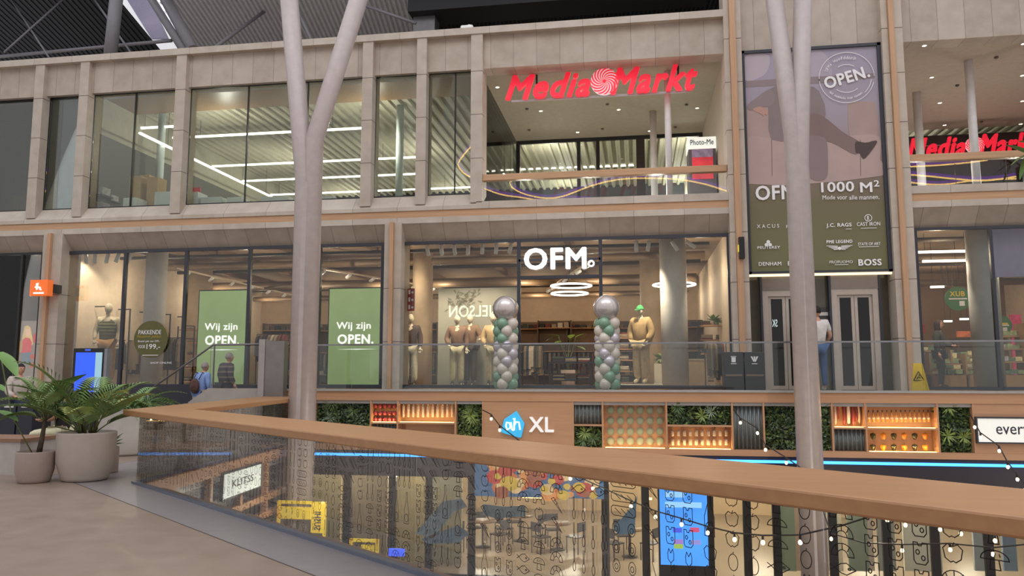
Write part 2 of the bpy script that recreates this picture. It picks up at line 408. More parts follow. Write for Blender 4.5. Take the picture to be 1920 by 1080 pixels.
for i in range(0, 12, 2):
    a, b = ux[i]-.02, ux[i+1]+.02
    ml = ()
    if i == 6: ml = (xat(463, YG, 250), xat(575, YG, 250))
    if i == 4: ml = (xat(251, YG, 250),)
    if i == 10: ml = (xat(853, YG, 250),)
    window(a, b, 6.14, 9.43, YG, ml, fw=.025, glass=GLASSG, frame=BLACK, depth=.05)
# shop windows
LX = [xat(v, YG, 600) for v in (109, 230, 345, 465, 597, 719)]
window(LX[0], LX[-1], ZF+.02, 4.94, YG-.03, LX[1:5], fw=.085)
window(XL, xat(75, YG, 600), ZF+.02, 4.94, YG-.03, (xat(35, YG, 600),), fw=.07, frame=BLACK)
OX = [xat(v, YG, 600) for v in (751, 973, 1127.5, 1374)]
t = window(OX[0], OX[3], ZF+.02, 4.94, YG-.03, OX[1:3], trans=((OX[1], OX[2], zat(973, 521, YG)),), fw=.085, skip=(1,))
g = MB(); g.box(OX[1]+.04, OX[2]-.04, YG, YG+.008, zat(973, 521, YG)+.04, 4.86); g.build('pane', GLASS, t)
RX = [xat(v, YG, 600) for v in (1722, 1845)]
window(RX[0], XR, ZF+.02, 4.94, YG-.03, (RX[1]+.25,), fw=.07)
# dark plinth below the left shop windows and stone base on the right of it
pl = MB(); pl.box(XL, xat(545, YG, 600), YG-.10, YG+.1, 0, ZF+.1); struct('baseboard_front', pl, mat('dark_plinth', (44, 45, 54), .3), 'dark plinth under the shop windows')

# ------------------------------------------------------------------ rooms behind the glass
def room(name, x0, x1, y0, y1, z0, z1, mw, mc, left=True, right=True, back=True, ceil=True):
    if left: m = MB(); m.box(x0-.12, x0, y0, y1, z0, z1); struct('wall_left_'+name, m, mw[0])
    if right: m = MB(); m.box(x1, x1+.12, y0, y1, z0, z1); struct('wall_right_'+name, m, mw[1])
    if back: m = MB(); m.box(x0-.12, x1+.12, y1, y1+.12, z0, z1); struct('wall_back_'+name, m, mw[2])
    if ceil: m = MB(); m.box(x0-.12, x1+.12, y0, y1+.12, z1, z1+.1); struct('ceiling_'+name, m, mc)
BEIGEW = mat('shop_beige_wall', (202, 184, 160), .7); CEILB = mat('shop_brown_ceiling', (128, 104, 78), .8, var=.2, scale=1.2)
DGREYW = mat('dark_grey_wall', (84, 82, 74), .7); PALEW = mat('store_pale_wall', (170, 166, 146), .8)
XLOFM = LX[0]-.12
room('menswear', XLOFM, XPIER0+.15, YG+.1, 31, ZF, 5.30, (BEIGEW, BEIGEW, mat('shop_tan_wall', (160, 136, 112), .7)), CEILB)
room('grocery', XQ1-.1, XR, YG+.1, 31, ZF, 5.30, (mat('grocery_wall', (150, 122, 92), .7), BEIGEW, mat('grocery_back', (120, 92, 66), .7)), CEILB)
room('sports', XL, XLOFM-.25, YG+.1, 27, ZF, 5.30, (mat('sports_wall', (104, 86, 70), .7),)*3, mat('sports_ceiling', (70, 52, 38), .8))
# storey above: one big sales floor with a folded metal ceiling
X_BAL0, X_BAL1 = X_P6+.05, XPIER0
room('electronics', XL, XR, YG+.1, 46, 5.9, 10.25, (PALEW, PALEW, mat('store_back_wall', (120, 122, 112), .8)), PALEW, ceil=False)
UF = MB(); UF.box(XL, XR, YG+.35, 46, 5.72, 5.9); struct('floor_upper', UF, mat('upper_floor', (140, 138, 132), .5))
def corrugated(name, m, x0, x1, y0, y1, z, p=.32, h=.09, axis='Y', zslope=0.0):
    """folded sheet, ribs along axis"""
    pts = []; n = int(((x1-x0) if axis == 'Y' else (y1-y0))/p); q = MB()
    prof = [(0, 0), (.28, 0), (.38, h), (.88, h), (1.0, 0)]
    L_ = []
    for i in range(n):
        for a, b in prof[:4]: L_.append(((i+a)*p, b))
    L_.append((n*p, 0))
    vs = []
    for a, b in L_:
        if axis == 'Y': vs += [(x0+a, y0, z+b), (x0+a, y1, z+b+zslope*(y1-y0))]
        else: vs += [(x0, y0+a, z+b), (x1, y0+a, z+b)]
    q.add(vs, [(2*i, 2*i+1, 2*i+3, 2*i+2) for i in range(len(L_)-1)])
    return struct(name, q, m)
corrugated('ceiling_electronics', mat('folded_metal_ceiling', (178, 172, 152), .6), XL, XR, 22.2, 46, 10.05)
cw = MB(); cw.box(XL, X_BAL0-.1, YG+.1, 22.2, 9.95, 10.05); struct('ceiling_electronics_front', cw, wood_mat('stained_boards', (140, 108, 70), 'Z', .3), 'brown boarded ceiling strip behind the upper windows')
# partition walls seen through the upper windows
m = MB(); m.box(xat(112, 19.2, 280), xat(143, 19.2, 280), 19.2, 19.24, 6.1, 9.5); struct('wall_partition', m, mat('pale_blue_blind', (222, 232, 246), .7), 'pale blue blind behind the narrow upper window')
m = MB(); m.box(xat(80, 19.17, 280), xat(112, 19.17, 280), 19.17, 19.19, 6.1, 9.5); struct('wall_partition', m, mat('grey_return', (176, 174, 166), .7))
# left side wall of the store: dark below, pale above with a light cove
m = MB(); m.box(-15.98, -15.86, YG+.6, 46, 5.9, 8.75); struct('wall_left_store', m, DGREYW, 'dark side wall of the electronics store')
m = MB(); m.box(-16.3, -15.98, YG+.6, 46, 8.75, 10.25); struct('wall_left_store_upper', m, PALEW)
# central recess with smooth ceiling (balcony), left and right
TAUPE = mat('taupe_soffit', (150, 140, 122), .7)
m = MB(); m.box(X_BAL0-.15, X_BAL1+.2, YL+.5, 25.6, 9.42, 9.6); struct('ceiling_balcony', m, TAUPE, 'smooth taupe soffit over the balcony')
m = MB(); m.box(XQ1-.3, XR, YL+.5, 26.2, 9.42, 9.6); struct('ceiling_balcony_right', m, mat('taupe_soffit_right', (176, 160, 146), .7), 'smooth beige soffit over the right balcony')
m = MB(); m.box(X_BAL0-.12, X_BAL0-.02, YG+.4, 25.3, 5.9, 9.42); struct('wall_glazed_return', m, glass_mat('return_glass', (.8, .84, .8), 1.0), 'glazed side wall of the balcony')
m = MB(); m.box(X_BAL1+.02, X_BAL1+.3, YG+.3, 46, 5.9, 10.3); struct('wall_balcony_right', m, mat('balcony_side', (176, 164, 146), .7))
m = MB(); m.box(XQ1-.45, XQ1-.12, YG+.3, 46, 5.9, 10.3); struct('wall_balcony_left', m, mat('balcony_side2', (150, 134, 120), .7))
# recessed shopfront of the balcony
YR = 25.3
def bxat(px): return xat(px, YR, 290)
window(X_BAL0-.02, X_BAL1+.02, 5.9, 9.42, YR, (bxat(971), bxat(1085), bxat(1121), bxat(1200)), fw=.12, frame=BLACK, glass=GLASSG)
m = MB(); m.box(bxat(1193), bxat(1209), YR-.05, YR+.1, 5.9, 9.3); struct('door_post', m, mat('brown_black', (44, 34, 30), .5))
# lift tower panel between the piers
m = MB(); m.box(XPIER1-.05, XQ0+.05, YG+.9, YG+1.0, ZF, 12); struct('wall_lift_back', m, DGREYW)
# lower storey shopfront and the ceiling slab between
m = MB(); m.box(-8.3, XR+4, YB+.66, 32, -.75, ZF-.31); m.box(XL, -8.3, YG+.1, 32, -.75, -.36); struct('ceiling_lower', m, mat('dark_soffit', (46, 40, 44), .7), 'dark slab over the storey below')
m = MB(); m.box(XL, XR+4, 29, 29.2, -3.4, -.75); struct('wall_back_lower', m, mat('lower_back_wall', (176, 150, 116), .7))
m = MB(); m.box(XL-.2, XL, -4, 32, -3.4, -.75); struct('wall_left_lower', m, mat('lower_left_wall', (120, 96, 78), .7))
lowx = [xat(v, 18.7, 950) for v in (480, 650, 735, 804, 884, 1135, 1210, 1330, 1400, 1455, 1560, 1660, 1750, 1850, 1960, 2100)]
window(lowx[0], lowx[-1], -3.4, -.76, 18.7, lowx[1:-1], fw=.18, frame=BLACK, glass=GLASS)
# roof above: dark folded sheets on steel, falling away behind the coping
def roof_sheet(px0, px1, name, m, y0=20, y1=34, rib=.12):
    a, b = ray(px0, 40), ray(px1, 40)
    q = MB(); n = max(4, int(abs(px1-px0)/9)); vs = []
    for i in range(n+1):
        for j, bb in ((0, 0), (.35, 0), (.45, rib), (.9, rib)):
            if i == n and j: break
            s = (i+j)/n; x = (a.x/a.y)*25+((b.x/b.y)*25-(a.x/a.y)*25)*s
            vs += [(x+(y0-25)*-.03, y0, 16.2-bb), (x+(y1-25)*-.16, y1, 13.6-bb)]
    q.add(vs, [(2*i, 2*i+1, 2*i+3, 2*i+2) for i in range(len(vs)//2-1)])
    return struct(name, q, m)
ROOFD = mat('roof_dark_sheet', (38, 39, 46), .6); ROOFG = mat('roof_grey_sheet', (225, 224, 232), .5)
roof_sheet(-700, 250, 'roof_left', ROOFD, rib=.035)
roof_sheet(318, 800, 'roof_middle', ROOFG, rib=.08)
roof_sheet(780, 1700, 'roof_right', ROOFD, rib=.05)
m = MB(); m.box(-40, 24, 35, 35.3, 9, 16); struct('wall_roof_end', m, ROOFD, 'dark gable behind the roof sheets')
# ------------------------------------------------------------------ near balustrade with printed glass and wide oak rail
RT = 1.03
bal = thing('glass_balustrade', 'long glass balustrade printed with food outlines under a wide oak rail', 'balustrade', (rail(6).x, rail(6).y, 0))
FC, F1 = Vector((-7.43, 10.40)), Vector((1.40, 3.15))
dF = (F1-FC).normalized(); IC = Vector((-6.53, 10.72)); 
F1 = FC+dF*13.2; B1 = IC+dF*13.4
OE = Vector((-8.56, 16.92)); IE = Vector((-7.45, 16.92))
h = MB(); h.prism_z([tuple(FC), tuple(F1), tuple(B1), tuple(IC), tuple(IE), tuple(OE)], RT-.082, RT)
h.build('handrail', OAKD, bal, bevel=.012)
ch = MB()
a, b = rail(0, .03), rail(13.6, .03); ch.obox((a+b)/2, DR, ((b-a).length/2, .035), -.004, .03)
d2 = (BR_END-C0).normalized(); ch.obox((C0+BR_END)/2, d2, ((BR_END-C0).length/2, .03), -.004, .03)
ch.build('base_channel', mat('blue_grey_channel', (120, 126, 142), .35, .6), bal)
INKG = mat('glass_print', (40, 32, 30), .8, var=0)
def circ(cx, cy, rx, ry, n=14, a0=0, a1=2*pi): return [(cx+rx*cos(a0+(a1-a0)*i/n), cy+ry*sin(a0+(a1-a0)*i/n)) for i in range(n+1)]
def motifs():
    M = {}
    M['fish'] = [[(.05,.68),(.2,.5),(.42,.82),(.62,.9),(.95,.5),(.62,.1),(.42,.18),(.2,.5),(.05,.32)], circ(.72,.52,.05,.07,8)]
    M['bread'] = [[(.12,.9),(.06,.75),(.06,.3),(.14,.12),(.86,.12),(.94,.28),(.94,.72),(.86,.9),(.12,.9)], [(.2,.7),(.4,.3)], [(.42,.7),(.62,.3)], [(.64,.7),(.84,.3)]]
    M['pear'] = [circ(.5,.48,.3,.42,16), [(.5,.9),(.53,1.0)]]
    M['shrimp'] = [circ(.5,.1,.42,.78,12,0,pi), circ(.5,.1,.2,.4,8,0,pi), [(.08,.1),(.3,.1)], [(.7,.1),(.92,.1)], [(.3,.42),(.24,.72)], [(.5,.5),(.5,.86)], [(.68,.42),(.78,.72)]]
    M['cheese'] = [[(.2,.95),(.2,.2),(.3,.05),(.7,.05),(.82,.2),(.82,.95),(.6,.95),(.55,.82),(.42,.82),(.38,.95),(.2,.95)], circ(.38,.55,.08,.1,8), circ(.62,.32,.08,.1,8)]
    M['tulip'] = [[(.5,0),(.5,.4),(.3,.55),(.28,.8),(.36,1.0),(.5,.82),(.64,1.0),(.72,.8),(.7,.55),(.5,.4)], [(.5,.15),(.72,.35),(.68,.15),(.5,.05)]]
    M['spoon'] = [circ(.5,.22,.2,.22,10), [(.45,.42),(.42,1.0)], [(.55,.42),(.58,1.0)]]
    M['mushroom'] = [circ(.5,.5,.42,.42,10,0,pi), [(.08,.5),(.92,.5)], [(.38,.5),(.34,.05),(.66,.05),(.62,.5)], [(.35,.65),(.4,.75)], [(.5,.66),(.52,.78)], [(.66,.65),(.64,.76)]]
    M['corn'] = [circ(.5,.5,.24,.48,14), [(.42,.15),(.42,.85)], [(.5,.08),(.5,.92)], [(.58,.15),(.58,.85)]]
    M['egg'] = [circ(.5,.5,.3,.4,14), circ(.5,.45,.14,.18,8)]
    M['carrot'] = [[(.1,.85),(.3,.95),(.95,.1),(.1,.85)], [(.35,.75),(.45,.85)], [(.5,.55),(.6,.65)]]
    M['apple'] = [[(.5,.82),(.3,.92),(.12,.7),(.2,.25),(.4,.08),(.5,.14),(.6,.08),(.8,.25),(.88,.7),(.7,.92),(.5,.82),(.56,1.0)]]
    return M
MOT = motifs(); TALL = {'bottle': [[(.42,1),(.42,.72),(.2,.45),(.2,.05),(.8,.05),(.8,.45),(.58,.72),(.58,1),(.42,1)], circ(.5,.22,.24,.12,10)]}
def ribbon(m, P, w, f):
    for (a, b) in zip(P[:-1], P[1:]):
        dx, dy = b[0]-a[0], b[1]-a[1]; l = sqrt(dx*dx+dy*dy)
        if l < 1e-5: continue
        nx, ny = -dy/l*w/2, dx/l*w/2; ex, ey = dx/l*w*.35, dy/l*w*.35
        m.add([f(a[0]+nx-ex, a[1]+ny-ey), f(b[0]+nx+ex, b[1]+ny+ey), f(b[0]-nx+ex, b[1]-ny+ey), f(a[0]-nx-ex, a[1]-ny-ey)], [(0,1,2,3)])
CELL = {'fish': (.15, .078), 'bread': (.235, .085), 'pear': (.105, .118), 'shrimp': (.145, .088), 'cheese': (.105, .12), 'tulip': (.105, .15), 'spoon': (.066, .16), 'mushroom': (.14, .105), 'corn': (.088, .135), 'egg': (.1, .11), 'carrot': (.125, .125), 'apple': (.115, .105), 'bottle': (.115, .30)}
MOT['bottle'] = TALL['bottle']
def pattern(u0, u1, z0, z1, f, seed):
    rnd = random.Random(seed); m = MB(); keys = list(MOT); u = u0+.012
    while u < u1-.07:
        wdt = min(rnd.choice((.15, .16, .24, .32)), u1-.01-u); z = z1; last = None
        while z > z0+.075:
            ks = [k for k in keys if CELL[k][0] <= wdt+.003 and max(1, int((wdt+.004)/CELL[k][0]))*CELL[k][0] > .76*wdt and CELL[k][1] <= z-z0 and k != last]
            if not ks: break
            k = rnd.choice(ks); last = k; cw_, ch_ = CELL[k]; nx = max(1, int((wdt+.004)/cw_)); ny = min(rnd.choice((2, 3, 3)) if k != 'bottle' else 1, int((z-z0)/ch_))
            pitch = wdt/nx
            for ci in range(nx):
                for ri in range(ny):
                    x0 = u+pitch*ci+(pitch-cw_)*.5; y0 = z-ch_*(ri+1)
                    for P in MOT[k]: ribbon(m, [(x0+(.05+.9*x)*cw_, y0+(.07+.86*y)*ch_) for x, y in P], .0045, f)
            z -= ny*ch_+.004
        u += wdt+.004
    return m
us = [0]+[1.69*k+.02 for k in range(1, 8)]+[13.5]
us = sorted(set([round(v, 3) for v in us]))
for i in range(len(us)-1):
    a, b = us[i]+.006, us[i+1]-.006
    g = MB(); g.obox((rail(a)+rail(b))/2, DR, ((b-a)/2, .007), .025, RT-.083); go = g.build('glass_panel', NEARGLASS, bal)
    pm = pattern(a, b, .03, RT-.09, lambda u, z: tuple(rail(u, .0085))+(z,), 20+i)
    pm.build('printed_outlines', INKG, go)
bl = (BR_END-C0).length; kx = 0
for i in range(4):
    a, b = .02+i*bl/4+.006, .02+(i+1)*bl/4-.03
    p, q = C0+d2*a, C0+d2*b
    g = MB(); g.obox((p+q)/2, d2, ((b-a)/2, .006), .025, RT-.083); go = g.build('glass_panel', NEARGLASS, bal)
    pm = pattern(a, b, .03, RT-.09, lambda u, z: (C0.x+d2.x*u+.0085, C0.y+d2.y*u, z), 50+i); pm.build('printed_outlines', INKG, go)
# oak fascia below the side balustrade, facing the void, with white sign and planting
def side(u, off=0): return (C0.x+d2.x*u+off, C0.y+d2.y*u)
ff = MB()
for (u0, u1, z0, z1) in ((.02, bl, -.22, -.02), (.02, bl, -1.32, -1.2), (.02, bl, -.98, -.86), (.02, 1.0, -1.2, -.98)):
    p, q = side(u0, .06), side(u1, .06); ff.obox(((p[0]+q[0])/2, (p[1]+q[1])/2), d2, ((u1-u0)/2, .06), z0, z1)
for u in (.9, 2.2, 3.45, 4.7, 5.9, bl-.05):
    p = side(u, .05); ff.obox(p, d2, (.05, .055), -1.2, -.2)
struct('wall_fascia_side', ff, OAKN, 'oak slatted fascia of the gallery edge under the side balustrade')
fb = MB(); p, q = side(.02, -.05), side(bl, -.05); fb.obox(((p[0]+q[0])/2, (p[1]+q[1])/2), d2, (bl/2, .05), -1.32, -.02); struct('wall_fascia_side_back', fb, DARK)
def side_u(px):      # where a pixel column meets the side fascia
    r = ray(px, 800); 
    k = (r.x*C0.y-r.y*C0.x)/(r.y*d2.x-r.x*d2.y); return k
u0, u1 = side_u(407), side_u(478)
pt = side(u0, .13); dd = pt[1]*1.0
def zside(u, py, px):
    p = side(u, .13); r = ray(px, py); return EYE+r.z*(p[1]/r.y)
z1_, z0_ = zside(u0, 890, 408), zside(u0, 937, 408)
sg = thing('lightbox_sign', 'white lit sign with dark letters on the oak fascia below the side balustrade', 'sign', (side((u0+u1)/2, .14)[0], side((u0+u1)/2)[1], z0_))
m = MB(); p = side((u0+u1)/2, .14); m.obox(p, d2, ((u1-u0)/2, .02), z0_, z1_); m.build('sign_face', mat('lit_sign_white', (226, 236, 228), emit=.55, var=0), sg)
m = MB(); 
for z in (z0_-.03, z1_): m.obox(p, d2, ((u1-u0)/2+.03, .03), z, z+.03)
for u in (u0-.015, u1+.015): m.obox(side(u, .14), d2, (.015, .03), z0_, z1_)
m.build('sign_frame', DARK, sg)
vs, fs_ = text_geo('KLITSS', .004)
m = MB(); um, ul = (u0+u1)/2, (u1-u0)*.56
m.add([(side(um-ul/2+a*ul, .163+.004*c)[0], side(um-ul/2+a*ul)[1], z0_+(z1_-z0_)*(.36+.3*b)) for a, b, c in vs], fs_); m.build('lettering', DARKINK, sg)

# ------------------------------------------------------------------ forked steel columns
def column(name, label, base, fork, pts_l, pts_r, r, gap):
    t = thing(name, label, 'column', base)
    dl = Vector((-gap, 0, 0)); 
    a = MB(); a.tube([Vector(base)+dl, pts_l[0], pts_l[1]+(pts_l[2]-pts_l[1])*.02, pts_l[2]], r, 28); a.build('left_branch', COLGREY, t)
    b = MB(); b.tube([Vector(base)-dl, pts_r[0], pts_r[1]], r, 28); b.build('right_branch', COLGREY, t)
    c = MB(); zf = fork; x0, y0 = base[0], base[1]
    # web plates joining the two tubes of the trunk
    c.box(x0-gap, x0+gap, y0-r*.97, y0+r*.97, base[2], zf); c.build('web_plate', COLGREY, t)
    m = MB(); m.lathe([(r+gap+.05, 0), (r+gap+.05, .04), (r+gap, .05)], base, 28); m.build('base_plate', COLGREY, t)
    return t
y1 = 15.6; c1 = at(566, 780, y1); k1 = 15.6
r1 = .20; g1 = .085
A0 = Vector((at(567, 600, y1).x-g1+.0, y1, zat(571, 338, y1))); 
def cpt(px, py, Y): return at(px, py, Y)
column('forked_column', 'left grey forked steel column rising from the void past the OPEN windows', (c1.x, y1, -3.4), zat(580, 345, y1),
       [cpt(571, 345, y1), cpt(571, 335, y1), cpt(526, -190, y1)], [cpt(589.5, 262, y1), cpt(735, -200, y1)], r1, g1)
y2 = 16.4; c2 = at(1513, 720, y2)
column('forked_column', 'right grey forked steel column rising from the void before the green fashion banner', (c2.x, y2, -3.4), zat(1490, 300, y2),
       [cpt(1491, 330, y2), cpt(1488, 262, y2), cpt(1426, -190, y2)], [cpt(1499, 300, y2), cpt(1509, -200, y2)], .185, .075)

# ------------------------------------------------------------------ oak fascia opposite with lit niches
ZT = 1.155; ZN1 = zat(1300, 754, YB); ZN0 = zat(1300, 842, YB); ZB0 = zat(1300, 853.5, YB); YBK = YB+.34
XF0, XF1 = xat(536, YB, 740), XR
m = MB(); m.box(XF0, XF1, YB-.02, YBK, ZN1, ZT); m.box(XF0, XF1, YB-.02, YBK+.3, ZB0, ZN0)
m.box(XF0, XF1, YBK, YBK+.04, ZB0, ZT)
cells = [(590, 693.5), (696, 743.5), (747, 853), (855, 904.5), (906, 1073.5), (1075.5, 1129), (1131, 1249), (1251, 1372.5), (1374.5, 1431.5), (1433.5, 1560), (1562, 1622.5), (1625.5, 1758), (1760, 1824)]
def cx(px): return xat(px, YB, 795)
edges = [cx(590)-.02]+[cx((cells[i][1]+cells[i+1][0])/2) for i in range(len(cells)-1)]+[cx(1826)]
for e_ in edges: m.box(e_-.018, e_+.018, YB-.01, YBK, ZN0, ZN1)
m.box(XF0, edges[0], YB, YBK, ZN0, ZN1)
m.box(edges[4], edges[5], YB, YB+.06, ZN0, ZN1)          # plain oak panels behind the logo and the lit sign
m.box(edges[13], XF1, YB, YB+.06, ZN0, ZN1)
ZS = zat(1300, 798, YB)
zs = {}
for i, py in ((1, 793), (2, 793), (5, 797), (7, 798), (10, 802.5), (11, 803.5)):
    zz = zat(cells[i][0], py, YB); zs[i] = zz; m.box(edges[i]+.018, edges[i+1]-.018, YB-.005, YBK, zz-.018, zz+.018)
struct('wall_fascia', m, OAKN, 'oak fascia of the gallery opposite with recessed niches')
m = MB(); m.box(XF0, XF1, YB+.06, YB+.6, -.76, ZB0); struct('trim_soffit', m, mat('purple_black_soffit', (42, 36, 44), .5), 'dark band under the oak fascia')
zl = -.29
m = MB(); m.box(XF0+.02, XF1, YB+.02, YB+.06, zl-.03, zl+.025); bl_o = m.build('blue_light_strip', BLUELED); tag(bl_o, 'long blue LED strip under the oak fascia opposite', 'light strip')
# green walls
def leaf(m, p, d, n_, l, w):
    d = d.normalized(); s_ = d.cross(n_); s_ = s_.normalized() if s_.length > 1e-4 else Vector((1, 0, 0)); up = s_.cross(d)
    b = p+d*l*.5+up*l*.06
    m.add([p, b-s_*w*.5, p+d*l-up*l*.08, b+s_*w*.5], [(0, 1, 2, 3)], True)
LEAFD = mat('leaf_dark', (54, 76, 44), .5, var=.45, scale=9); LEAFM = mat('leaf_mid', (84, 106, 56), .5, var=.4, scale=9); LEAFL = mat('leaf_light', (128, 146, 74), .5, var=.35, scale=9); LEAFS = mat('leaf_silver', (120, 136, 112), .5, var=.35, scale=9)
def green_wall(i, z0, z1, label, seed, light, x0=None, x1=None):
    rnd = random.Random(seed); x0 = edges[i]+.02 if x0 is None else x0; x1 = edges[i+1]-.02 if x1 is None else x1
    t = thing('green_wall', label, 'plant wall', ((x0+x1)/2, YB+.1, z0), group='plant walls in the oak fascia')
    m = MB(); m.box(x0, x1, YB+.17, YB+.3, z0, z1); m.build('backing_panel', mat('moss_backing', (30, 38, 26), .9, var=.4, scale=14), t)
    m = MB(); n = int((x1-x0)*(z1-z0)*900)
    for k in range(n):
        p = Vector((rnd.uniform(x0, x1), YB+.16, rnd.uniform(z0, z1))); d = Vector((rnd.uniform(-1, 1), rnd.uniform(-1.2, -.1), rnd.uniform(-1, .7)))
        m.mi = rnd.choices((0, 1, 2, 3), light)[0]; l = rnd.uniform(.06, .13); leaf(m, p, d, Vector((rnd.uniform(-.5, .5), -1, rnd.uniform(-.5, .5))), l, l*.42)
    for k in range(3):       # grassy rosettes
        c = Vector((rnd.uniform(x0+.12, x1-.12), YB+.1, rnd.uniform(z0+.12, z1-.05))); m.mi = rnd.choice((1, 2, 3))
        for j in range(26):
            a = rnd.uniform(0, 2*pi); leaf(m, c, Vector((cos(a), rnd.uniform(-1, -.2), sin(a))), Vector((0, -1, .2)), rnd.uniform(.13, .24), .022)
    m.build('foliage', [LEAFD, LEAFM, LEAFL, LEAFS], t)
green_wall(0, ZN0, ZN1, 'dark plant wall panel leftmost in the oak fascia, left of the red pots', 1, (5, 3, 1, 3))
green_wall(3, ZN0, ZN1, 'narrow plant wall panel of curling light leaves just left of the blue logo', 2, (4, 4, 5, 1))
green_wall(5, ZN0, zs[5]-.02, 'small plant wall below the grey ribbed sheet right of the XL letters', 3, (3, 4, 5, 2))
green_wall(7, zs[7]+.02, ZN1, 'wide plant wall panel above the two rows of jars', 4, (6, 4, 2, 2))
green_wall(9, ZN0, ZN1, 'tall plant wall panel behind the right forked column', 5, (5, 4, 2, 3))
green_wall(12, ZN0, ZN1, 'tall plant wall panel left of the white lit sign', 6, (5, 5, 1, 1))
def ribbed(i, z0, z1, label, n=9):
    x0, x1 = edges[i]+.022, edges[i+1]-.022; m = MB(); pts = []
    for k in range(n*6+1):
        a = k/(n*6); pts.append((x0+(x1-x0)*a, YB+.1-.022*sin(2*pi*a*n)))
    vs = []
    for p in pts: vs += [(p[0], p[1], z0), (p[0], p[1], z1), (p[0], p[1]+.02, z0), (p[0], p[1]+.02, z1)]
    fs = []
    for k in range(len(pts)-1): o = 4*k; fs += [(o, o+4, o+5, o+1), (o+2, o+3, o+7, o+6), (o+1, o+5, o+7, o+3), (o, o+2, o+6, o+4)]
    m.add(vs, fs, True); o = m.build('ribbed_panel', mat('zinc_ribbed', (122, 128, 128), .4, .5)); tag(o, label, 'panel', 'ribbed metal sheets in the oak fascia')
ribbed(1, ZN0, zs[1]-.02, 'grey ribbed metal sheet below the red pots', 7)
ribbed(5, zs[5]+.02, ZN1, 'small grey ribbed metal sheet right of the XL letters', 7)
ribbed(8, ZN0, ZN1, 'tall grey ribbed metal sheet right of the jar niche', 7)
ribbed(10, ZN0, zs[10]-.02, 'grey ribbed metal sheet below the hanging sausages', 7)
# niche lighting
def niche_light(i, z, label, power=3):
    x0, x1 = edges[i]+.05, edges[i+1]-.05; m = MB(); m.box(x0, x1, YB+.02, YB+.05, z, z+.012); o = m.build('niche_light', LEDW); tag(o, label, 'light strip', 'warm strips in the niches')
    n = max(2, int((x1-x0)/.2))
    for k in range(n): lamp('POINT', 'niche_glow', (x0+(x1-x0)*(k+.5)/n, YB+.05, z+.035), power/n*1.7, (1, .66, .25), .02)
niche_light(1, zs[1]+.018, 'warm light strip under the red pots', 2.0)
niche_light(2, zs[2]+.018, 'warm light strip under the white patterned bottles', 4)
niche_light(6, ZN0+.002, 'warm light strip under the green plates', 5)
niche_light(7, ZN0+.002, 'warm light strip under the two rows of jars', 5)
niche_light(10, zs[10]+.018, 'warm light strip under the hanging sausages', 2.5)
niche_light(11, zs[11]+.018, 'warm light strip under the oil bottles', 5)
niche_light(11, ZN0+.002, 'warm light strip under the bell peppers', 5)
# products
def place(proto, spots, lab):
    for k, p in enumerate(spots):
        l = lab(k)
        if k == 0: proto.location = p; proto['label'] = l; LOC[proto.name] = Vector(p)
        else: dup(proto, p, 0, l)
def pw(px, py, Y): v = at(px, py, Y); return v
RED = mat('red_enamel', (150, 52, 58), .35, coat=.3)
pr = thing('red_pot', '', 'pot', group='red pots in the lit niche'); m = MB(); m.lathe([(.02, 0), (.04, .015), (.053, .05), (.05, .085), (.035, .1)], n=16); m.build('body', RED, pr); m = MB(); m.tube([(0, 0, .1), (0, .0, .12)], .008, 8); m.build('knob', mat('pot_knob', (200, 170, 140)), pr)
sp = []; names = []
for r_, py in enumerate((763, 776.5, 789)):
    for c_ in range(5): v = at(704+9.0*c_, py, YB+.16); sp.append((v.x, v.y, v.z-.03)); names.append((r_, c_))
place(pr, sp, lambda k: 'red pot in the lit niche left of the bottles, %s row, %s from the left' % (('top', 'middle', 'bottom')[names[k][0]], ORD[names[k][1]]))
BOT = mat('speckled_bottle', (196, 176, 156), .3, var=.5, scale=70)
pr = thing('patterned_bottle', '', 'bottle', group='patterned bottles in the lit niche'); m = MB(); m.lathe([(.026, 0), (.03, .01), (.03, .13), (.034, .15), (.034, .235), (.022, .27)], n=14); m.build('body', BOT, pr); m = MB(); m.lathe([(.022, .27), (.022, .29)], n=14); m.build('cap', mat('bottle_cap', (216, 206, 190)), pr)
sp = []
for c_ in range(11): v = at(756.5+9.15*c_, 783, YB+.17); sp.append((v.x, v.y, v.z+.01))
place(pr, sp, lambda k: 'white patterned bottle in the lit niche left of the logo, %s from the left' % ORD[k])
PLATE = mat('sage_plate', (122, 134, 112), .4, coat=.2)
pr = thing('green_plate', '', 'plate', group='green plates on the lit niche wall')
m = MB(); m.prism_y([(cos(2*pi*i/24)*.082, sin(2*pi*i/24)*.082) for i in range(24)], -.03, .0); m.build('rim', PLATE, pr)
m = MB(); m.prism_y([(cos(2*pi*i/24)*.055, sin(2*pi*i/24)*.055) for i in range(24)], -.04, -.03); m.build('well', mat('sage_plate_well', (138, 148, 126), .4), pr)
sp = []; names = []
for r_, py in enumerate((769.5, 789, 809, 827)):
    for c_ in range(6): v = at(1145+18.4*c_, py, YBK-.02); sp.append((v.x, v.y, v.z)); names.append((r_, c_))
place(pr, sp, lambda k: 'green plate right of the XL letters, %s row, %s from the left' % (('top', 'second', 'third', 'bottom')[names[k][0]], ORD[names[k][1]]))
JAR = mat('jar_glaze', (186, 170, 148), .25, var=.2, scale=30)
pr = thing('storage_jar', '', 'jar', group='jars in two rows under the wide plant wall'); m = MB(); m.lathe([(.03, 0), (.036, .01), (.036, .09), (.03, .105)], n=14); m.build('body', JAR, pr); m = MB(); m.lathe([(.034, .105), (.034, .125), (.012, .13)], n=14); m.build('lid', mat('jar_lid', (150, 146, 136), .4), pr)
sp = []; names = []
